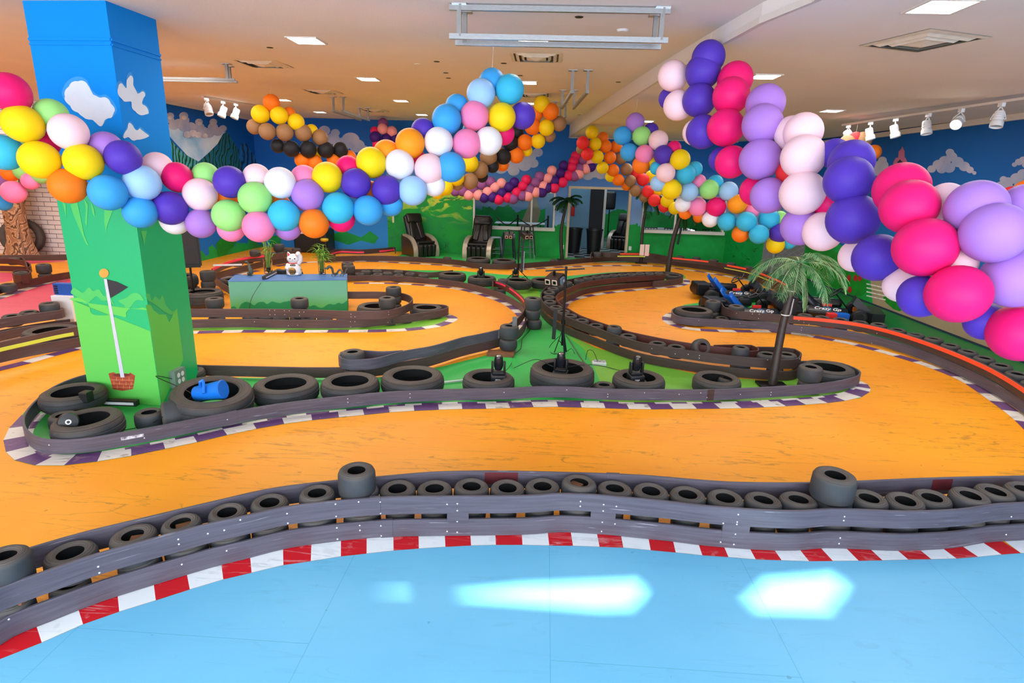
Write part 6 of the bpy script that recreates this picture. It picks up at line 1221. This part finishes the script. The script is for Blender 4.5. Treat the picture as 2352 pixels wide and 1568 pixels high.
# ---------------------------------------------------------------- small things
wc = thing('watering_can', 'blue plastic watering can lying in the car tyre beside the column', 'watering can', Yp(482, 899, CARP[2].y)+Vector((0, 0, .0)), 0)
WC = mat('blue_polyethylene', '#1874dc', .35, noise=.08); M = Matrix.Rotation(.22, 4, 'Y').inverted() @ Matrix.Rotation(PI/2, 4, 'Y') @ Matrix.Rotation(.0, 4, 'X')
b = MB(); b.T = M; b.lathe([(.001, -.145), (.065, -.145), (.072, -.135), (.088, .12), (.092, .135), (.086, .14), (.001, .138)], 28); b.build('can_body', WC, wc, smooth=True)
b = MB(); b.T = M; b.tube(crom([Vector((-.07, -.03, -.05)), Vector((-.12, -.05, -.03)), Vector((-.13, -.04, .0)), Vector((-.02, -.105, .01))], .02), .014, 8); b.build('handle', WC, wc, smooth=True)
b = MB(); b.T = M; b.tube([(.03, 0, -.14), (.06, .0, -.2)], [.02, .012], 10); b.build('spout', mat('dark_spout', '#101828', .5), wc, smooth=True)
def cable(P, lab, r=.004, m=BLACK):
    b = MB(); b.tube(crom(P, .04), r, 6); tag(b.build('power_cable', m, smooth=True), lab, 'cable')
Z_ = lambda x, y, z=.008: Zp(x, y, z)
cable([Z_(1224, 712, .3), Z_(1226, 735, .02), Z_(1215, 760), Z_(1200, 778), Z_(1196, 800), Z_(1180, 815), Z_(1174, 835), Z_(1165, 848, .2), Z_(1155, 855, .2)], 'black cable snaking over green floor from the centre tyre stack')
cable([Z_(1180, 845, .2), Z_(1230, 825, .26), Z_(1262, 838, .26), Z_(1285, 848, .2)], 'black cable from the left to the middle moving-head light')
cable([Z_(1305, 843, .2), Z_(1335, 838, .27), Z_(1370, 838, .1), Z_(1410, 847), Z_(1450, 858, .2)], 'black cable from the middle to the right moving-head light')
cable([Z_(1345, 826, .01), Z_(1350, 805, .14), Z_(1362, 806, .16), Z_(1372, 828, .05), Z_(1372, 833, .04)], 'short black cable arching up to the white power strip')
cable([Z_(1284, 772, .2), Z_(1262, 797), Z_(1270, 812), Z_(1300, 808), Z_(1312, 800, .05), Z_(1320, 812)], 'thin cable curled at the foot of the front centre stand')
cable([fS(400, 872, .03), Vector((-3.7, 5.2, .35)), Z_(440, 905, .25), Z_(400, 930, .2), Z_(370, 960, .15), Z_(330, 978, .05), Z_(245, 995, .03)], 'black cables hanging from the outlet box down to the near tyres')
b = MB(); p = Z_(1376, 838, 0); b.rbox(p.x-.09, p.y-.05, 0, p.x+.09, p.y+.05, .045, .01); ps = thing('power_strip', 'white power strip block on the lime floor right of the middle light', 'power strip', (0, 0, 0)); b.build('strip_body', WHITEP, ps)
for k in range(3): b = MB(); b.rbox(p.x-.07+.055*k, p.y-.02, .045, p.x-.035+.055*k, p.y+.02, .07, .006); b.build('plug', mat('grey_plug', '#a0a0a4', .5), ps)
b = MB(); b.tube([Z_(1016, 878, .02), Z_(1090, 870, .02)], .012, 8); tag(b.build('white_pipe', WHITEP, smooth=True), 'thin white pipe on the green floor left of the leftmost moving-head tyre', 'pipe')
b = MB(); b.tube([Z_(1300, 770, .01), Z_(1345, 838, .01)], .008, 6); tag(b.build('metal_floor_strip', CHROME), 'thin metal strip on the floor between two shades of green', 'floor strip')
a, c = c0-cn*.12, c1-cn*.12
lightbar('light_bar', (Zp(205, 921, .07)), (Zp(316, 925, .07)), 'black LED bar with a pale lens at the foot of the column front', .055, .06)
b = MB(); p = Zp(198, 903, .24); b.rbox(p.x-.04, p.y-.05, p.z-.08, p.x+.04, p.y+.04, p.z+.02, .008); tag(b.build('clamp_lamp', BLACK), 'small black lamp clamped at the left side of the column foot', 'lamp')
t = thing('white_box', 'tall white box standing just left of the column', 'box', Zp(158, 745, 0)); hb = Yp(150, 676, t.location.y).z
b = MB(); b.rbox(-.1, -.12, 0, .2, .12, hb, .005); b.build('box_body', WHITEP, t)
t2 = thing('blue_control_unit', 'blue electronic unit with dark switches on top of the white box', 'control unit', t.location+Vector((0, 0, hb)))
b = MB(); b.rbox(-.1, -.05, 0, .2, .05, .17, .005); b.build('unit_body', mat('blue_unit_plastic', '#1452a8', .45), t2)
for k in range(4): b = MB(); b.box(-.08, -.056, .02+k*.033, -.03, -.05, .04+k*.033); b.build('switch', BLACK, t2)
# carved tree trunk by the brick wall
tt = thing('carved_tree_trunk', 'carved brown tree trunk sculpture before the white brick wall, far left', 'tree sculpture', Zp(93, 585, 0)+Vector((.15, -.75, 0)))
tt.scale = (.82, .82, .9)
BARK = strata('carved_bark', '#a87a56', '#c49a74', '#9a6c4c', 3.0, '#5a3a28')
b = MB(); n = 28; rings = [(0, .62), (.15, .45), (.5, .33), (1.0, .29), (1.5, .3), (1.9, .38), (2.2, .5), (2.35, .46)]; R_ = random.Random(4)
vs = []
for z, r in rings:
    for j in range(n): a = 2*PI*j/n; q = r*(1+.12*math.sin(a*5+z*2)+.06*math.sin(a*11)); vs.append((q*math.cos(a)+.08*math.sin(z*1.3), q*.7*math.sin(a), z))
b.add(vs, [(i*n+j, i*n+(j+1) % n, (i+1)*n+(j+1) % n, (i+1)*n+j) for i in range(len(rings)-1) for j in range(n)]+[tuple(range((len(rings)-1)*n, len(rings)*n))]); b.build('trunk', BARK, tt, smooth=True)
b = MB(); b.tube(crom([Vector((0, 0, 2.2)), Vector((0, -.05, 2.5)), Vector((.12, -.05, 2.6)), Vector((.28, -.05, 2.75))], .06), [.07, .06, .05, .05, .04, .03, .02, .02, .02, .015, .01, .01, .01][:len(crom([Vector((0, 0, 2.2)), Vector((0, -.05, 2.5)), Vector((.12, -.05, 2.6)), Vector((.28, -.05, 2.75))], .06))], 8); b.build('branch', BARK, tt, smooth=True)
b = MB(); b.rbox(-1.3, .1, 2.3, 1.2, .25, 3.2, .1); b.ball((-.7, .15, 2.5), .5, (1, .3, .7), 8); b.ball((.6, .15, 2.45), .55, (1, .3, .7), 8); b.build('foliage_board', mat('olive_foliage_paint', '#5c8c2c', .6, noise=.3, nscale=4), tt, smooth=True)
# papers, plates, blocks
b = MB(); a_ = Yp(1471, 561, 17.0); c_ = Yp(1490, 587, 17.0); b.rbox(a_.x, 17.0, c_.z, (a_.x+c_.x)/2-.01, 17.02, a_.z, .004); b.rbox((a_.x+c_.x)/2+.01, 17.0, c_.z-.01, c_.x, 17.02, a_.z, .004); tag(b.build('paper_sheets', mat('pinkish_paper', '#dcc0c0', .7)), 'pair of pale pink papers on the rail right of the doorway', 'paper')
for x, y, lab in ((1447, 570, 'white wall outlet plate right of the doorway'), (1292, 567, 'white wall outlet plate left of the doorway')):
    p = Yp(x, y, YB); b = MB(); b.rbox(p.x-.04, YB-.012, p.z-.06, p.x+.04, YB-.002, p.z+.06, .003); tag(b.build('outlet_plate', WHITEP), lab, 'outlet plate')
p = Zp(1928, 722, .3); b = MB(); t = thing('toy_block', 'low red and blue box lying beyond the right rail', 'box', (p.x, p.y+.1, 0)); b.rbox(-.14, -.05, 0, .0, .06, .3, .01); b.build('red_half', KRED, t); b = MB(); b.rbox(0, -.05, 0, .2, .08, .3, .01); b.build('blue_half', KBL, t)
p = Yp(902, 520, 17.9); b = MB(); b.rbox(p.x-.02, 17.95, .9, p.x+.03, 17.97, 1.5, .004); tag(b.build('hanging_label', mat('cream_label', '#d0ccb0', .6)), 'narrow cream strip hanging on the green wall left of the massage chair', 'sign')
# adjoining room furniture
def bin_(x, y, lab): 
    b = MB(); b.lathe([(.001, 0), (.2, 0), (.26, .75), (.28, .76), (.28, .8), (.25, .8), (.19, .02)], 28); o = b.build('trash_bin', BLACK, smooth=True, loc=(x, y, 0)); tag(o, lab, 'trash bin', 'black trash bins')
bin_(.98, 19.6, 'left black trash bin just inside the doorway'); bin_(1.62, 19.4, 'right black trash bin just inside the doorway')
t = thing('speaker_on_tripod', 'slim black speaker on a tripod seen through the doorway', 'loudspeaker', (2.35, 22.3, 0)); tripod(t, 1.35, .4); b = MB(); b.rbox(-.2, -.15, 1.3, .2, .15, 1.95, .08); b.build('cabinet', BLACK, t, smooth=True)
b = MB(); b.lathe([(.001, 0), (.06, 0), (.065, .02), (.065, .3), (.03, .36), (.03, .4), (.001, .4)], 18); t = thing('fire_extinguisher', 'red fire extinguisher on the pale blue wall behind the dark palm', 'fire extinguisher', (.95, 20.9, 1.1)); b.build('cylinder', mat('fire_red', '#c01a1e', .35), t, smooth=True); b = MB(); b.rbox(-.05, -.02, .39, .08, .02, .44, .006); b.build('valve', WHITEP, t)
for i, x in enumerate((-.9, .1)):      # stanchions seen through the first window
    t = thing('rope_stanchion', ['left', 'right'][i]+' black rope stanchion beyond the first window', 'stanchion', (x, 19.8, 0), 0, 'rope stanchions'); b = MB(); b.tube([(0, 0, 0), (0, 0, 1.15)], .03, 10); b.build('post', BLACK, t); b = MB(); b.lathe([(.001, .02), (.18, .015), (.18, 0)], 20); b.build('foot', BLACK, t)
for k, (xa, xb) in enumerate(((-.9, .1), (-1.6, -.9))):
    b = MB(); b.tube(crom([Vector((xa, 19.8, 1.05)), Vector(((xa+xb)/2, 19.8, .8)), Vector((xb, 19.8, 1.05))], .1), .018, 8); tag(b.build('stanchion_rope', BLACK), 'black rope sagging %s beyond the first window' % ('between the two stanchions' if k == 0 else 'left of the left stanchion'), 'rope')
TBW = mat('white_table_top', '#c8ccd0', .4)
def table(x, y, lab):
    t = thing('folding_table', lab, 'table', (x, y, 0), 0, 'tables in the adjoining room'); b = MB(); b.rbox(-.9, -.38, .72, .9, .38, .75, .01); b.build('tabletop', TBW, t)
    for sx in (-.75, .75):
        for sy in (-.3, .3): b = MB(); b.tube([(sx, sy, 0), (sx, sy, .72)], .015, 8); b.build('leg', BLKM, t)
def wire_chair(x, y, rz, lab):
    t = thing('black_chair', lab, 'chair', (x, y, 0), rz, 'black chairs in the adjoining room'); b = MB(); b.rbox(-.2, -.2, .44, .2, .2, .47, .01); b.build('seat', BLACK, t)
    for sx in (-1, 1):
        for sy in (-1, 1): b = MB(); b.tube([(sx*.18, sy*.18, .44), (sx*.22, sy*.22, 0)], .012, 6); b.build('leg', BLKM, t)
    b = MB()
    for k in range(5): b.tube([(-.18+.09*k, .2, .46), (-.18+.09*k, .25, .95)], .01, 6)
    b.tube([(-.2, .25, .95), (.2, .25, .95)], .014, 6); b.build('backrest', BLKM, t)
table(4.1, 19.6, 'white table behind the second window'); table(-.9, 21.8, 'white table far behind the first window'); table(4.3, 21.4, 'white table edge seen at the right of the doorway')
for i, (x, y) in enumerate(((3.3, 19.0), (3.9, 19.0), (4.5, 19.0), (5.1, 19.1))): wire_chair(x, y, PI, '%s black wire-back chair from the left behind the second window' % ORD[i])
# dark doorway equipment at the far left back wall
b = MB(); p = Zp(700, 588, 0); t = thing('covered_machine', 'dark machine with a white top half hidden between the blue and green walls', 'machine', (p.x-.1, 17.4, 0)); b.rbox(-.5, -.3, 0, .5, .4, .7, .05); b.build('machine_body', BLACK, t); b = MB(); b.rbox(-.5, -.35, .55, .2, .2, .75, .04); b.build('machine_cover', WHITEP, t); b = MB(); b.lathe([(.001, 0), (.1, .02), (.12, .06), (.1, .1), (.001, .11)], 16, c=(.45, -.35, .35)); b.build('yellow_drum', mat('yellow_drum', '#d8b020', .5), t)
# ---------------------------------------------------------------- settle the tyres between the rails so nothing interpenetrates
_segs = []
for r in RAILS:
    for q in r.Q[::1]: _segs.append((q.x, q.y, r.zt-r.h, r.zt, r.t/2))
_start = {id(T[0]): T[0].location.copy() for T in TYRES}
_cx, _cy = (c0.x+c1.x+c2.x+c3.x)/4, (c0.y+c2.y)/2
for it in range(28):
    for i, (o, R, H) in enumerate(TYRES):
        L = o.location; z0, z1 = L.z+.012, L.z+H-.012; px_ = py_ = 0.0; k = 0
        best = {}
        for sx, sy, a, b, tt in _segs:
            if b <= z0 or a >= z1: continue
            dx, dy = L.x-sx, L.y-sy; d = math.hypot(dx, dy)
            if d < R+tt and d > 1e-4: px_ += dx/d*(R+tt-d); py_ += dy/d*(R+tt-d); k += 1
        if k: px_ /= k; py_ /= k; px_ *= 1.6; py_ *= 1.6
        for j, (o2, R2, H2) in enumerate(TYRES):
            if i == j: continue
            M = o2.location
            if abs(M.x-L.x) > .8 or abs(M.y-L.y) > .8 or M.z+H2-.012 <= z0 or M.z+.012 >= z1: continue
            dx, dy = L.x-M.x, L.y-M.y; d = math.hypot(dx, dy)
            if .06 < d < R+R2: px_ += dx/d*(R+R2-d)*.5; py_ += dy/d*(R+R2-d)*.5
        dx, dy = L.x-_cx, L.y-_cy      # keep clear of the column
        if abs(dx) < .38+R*.95 and abs(dy) < .33+R*.95:
            ex, ey = .38+R*.95-abs(dx), .33+R*.95-abs(dy)
            if ex < ey: px_ += math.copysign(ex, dx)*.5
            else: py_ += math.copysign(ey, dy)*.5
        o.location.x += px_*.6; o.location.y += py_*.6
        D = o.location-_start[id(o)]; lim = .07 if R < .2 else .14
        if D.length > lim: o.location = _start[id(o)]+D*(lim/D.length)
for i, (o, R, H) in enumerate(TYRES):      # what is still too tight is a slightly smaller tyre
    L = o.location; z0, z1 = L.z+.012, L.z+H-.012; m = R
    for sx, sy, a, b, tt in _segs:
        if b <= z0 or a >= z1: continue
        d = math.hypot(L.x-sx, L.y-sy)-tt
        if d < m: m = d
    f = max(.8, min(1, m/R))
    if f < 1: o.scale = (o.scale[0]*f, o.scale[1]*f, o.scale[2])
# ---------------------------------------------------------------- lamps
EMW = mat('lit_diffuser', '#fff4e4', .5, emit=16)
def downlight(p, s, label, rz=0, strength=1):
    t = thing('ceiling_light', label, 'ceiling light', p, rz, 'recessed square ceiling lights')
    f = MB(); w = s/2
    for a, b, c, d in ((-w-.02, -w-.02, w+.02, -w), (-w-.02, w, w+.02, w+.02), (-w-.02, -w, -w, w), (w, -w, w+.02, w)): f.box(a, b, -.012, c, d, .001)
    f.build('frame', WHITET, t); g = MB(); g.add([(-w, -w, -.004), (w, -w, -.004), (w, w, -.004), (-w, w, -.004)], [(0, 3, 2, 1)]); g.build('diffuser', EMW, t, fixn=False)
DL = [(704, 92, .3, 'square ceiling light above the green column balloons, near left'), (1225, 94, .3, 'square ceiling light just below the silver ceiling frame'), (846, 181, .28, 'square ceiling light between two left ceiling vents and the blue balloons'), (1212, 189, .26, 'square ceiling light beside the turquoise balloon peak'),
      (921, 231, .26, 'square ceiling light left of the sky blue balloons'), (650, 229, .26, 'square ceiling light right of the orange balloon on the brown garland'), (735, 257, .26, 'square ceiling light above the brown balloons, by the thin rail'), (969, 263, .26, 'square ceiling light far back above the purple balloon'), (1219, 237, .26, 'square ceiling light behind the yellow balloon at the far centre'), (493, 181, .28, 'square ceiling light under the left grey hanging rail')]
for x, y, s, lab in DL: downlight(Cp(x, y), s, lab)
for x, y, s, lab in ((2163, 13, .3, 'large square ceiling light at the top right edge'), (1757, 175, .27, 'square ceiling light right of the hot pink balloons'), (2231, 194, .27, 'square ceiling light above the right wall track spots'), (1910, 254, .27, 'square ceiling light over the pale pink balloons'), (1484, 278, .27, 'small square ceiling light behind the lavender balloon')):
    p = Zp(x, y, 3.5); downlight(p, s, lab)
def area(name, loc, rot, sx, sy, e, col):
    l = bpy.data.lights.new(name, 'AREA'); l.shape = 'RECTANGLE'; l.size = sx; l.size_y = sy; l.energy = e; l.color = col
    o = bpy.data.objects.new(name, l); C.objects.link(o); o.location = loc; o.rotation_euler = rot; return o
# daylight through the shopfront behind the camera
area('shopfront_daylight', (-2, YF+.15, 2.0), (math.radians(88), 0, 0), 16, 3.0, 950, (.88, .93, 1))
for x, y in ((-6, 8), (-2.5, 8), (-6, 14), (-2, 14), (-12, 9), (-13, 12.6)): area('ceiling_fill', (x, y, zc(y)-.06), (0, 0, 0), 2.6, 2.6, 85, (1, .95, .88))  # broad fill lamps added below the ceiling; the last brightens the brick wall
for x, y in ((4.3, 5.5), (4.3, 10.5), (3.2, 15)): area('ceiling_fill', (x, y, 3.36), (0, 0, 0), 2.2, 2.2, 60, (1, .96, .92))  # same kind of fill under the lower ceiling
area('adjoining_light', (1.5, 21.5, 2.9), (0, 0, 0), 3, 3, 60, (.75, .9, 1)); area('adjoining_light', (-1.8, 20.5, 2.9), (0, 0, 0), 2, 2, 25, (.75, .9, 1))
s = bpy.data.lights.new('sun', 'SUN'); s.energy = 46; s.angle = math.radians(.7); s.color = (1, .97, .93)
so = bpy.data.objects.new('sun', s); C.objects.link(so); so.rotation_euler = (-SUN).to_track_quat('Z', 'Y').to_euler(); so.location = (0, -8, 8)
w = bpy.data.worlds.new('world'); bpy.context.scene.world = w; w.use_nodes = True; w.node_tree.nodes['Background'].inputs[0].default_value = (.6, .75, 1, 1); w.node_tree.nodes['Background'].inputs[1].default_value = .3
sc = bpy.context.scene; sc.view_settings.view_transform = 'Standard'; sc.view_settings.look = 'None'; sc.view_settings.exposure = 0.28; sc.view_settings.gamma = 1
# ---------------------------------------------------------------- hang the pieces of a part under that part
NEST = {'lens': ('lamp_head', 'lamp_can', 'projector_body'), 'lens_frame': ('projector_body',), 'side_panel': ('projector_body',), 'fan_knob': ('projector_body',), 'grille': ('cabinet',), 'side_handle': ('cabinet',), 'arm_trim': ('arm_shell',), 'socket': ('box_housing',), 'plug': ('strip_body',), 'maker_marks': ('base',),
        'pod_lettering': ('side_pod',), 'pod_emblem': ('side_pod',), 'inner_ear': ('ear',), 'coin_markings': ('gold_coin',), 'pebbles': ('glass_vase',), 'led_lens': ('housing',), 'switch': ('unit_body',), 'collar': ('pole',), 'brace': ('leg',), 'swirl_mark': ('lamp_head',), 'back_cushion': ('backrest',), 'head_cushion': ('backrest',), 'ceiling_plate': ('hanger_post',), 'valve': ('cylinder',), 'cable_tie': ('trunk',), 'leaves': ('stalk',)}
def _ctr(o): return sum((Vector(c) for c in o.bound_box), Vector())/8
for r in [o for o in C.objects if o.parent is None and o.type == 'EMPTY']:
    ch = list(r.children)
    for o in ch:
        base = o.name.split('.')[0]
        if base not in NEST or o.location.length > 1e-6: continue
        cand = [c for c in ch if c.name.split('.')[0] in NEST[base] and c.location.length < 1e-6]
        if cand: o.parent = min(cand, key=lambda c: (_ctr(c)-_ctr(o)).length)
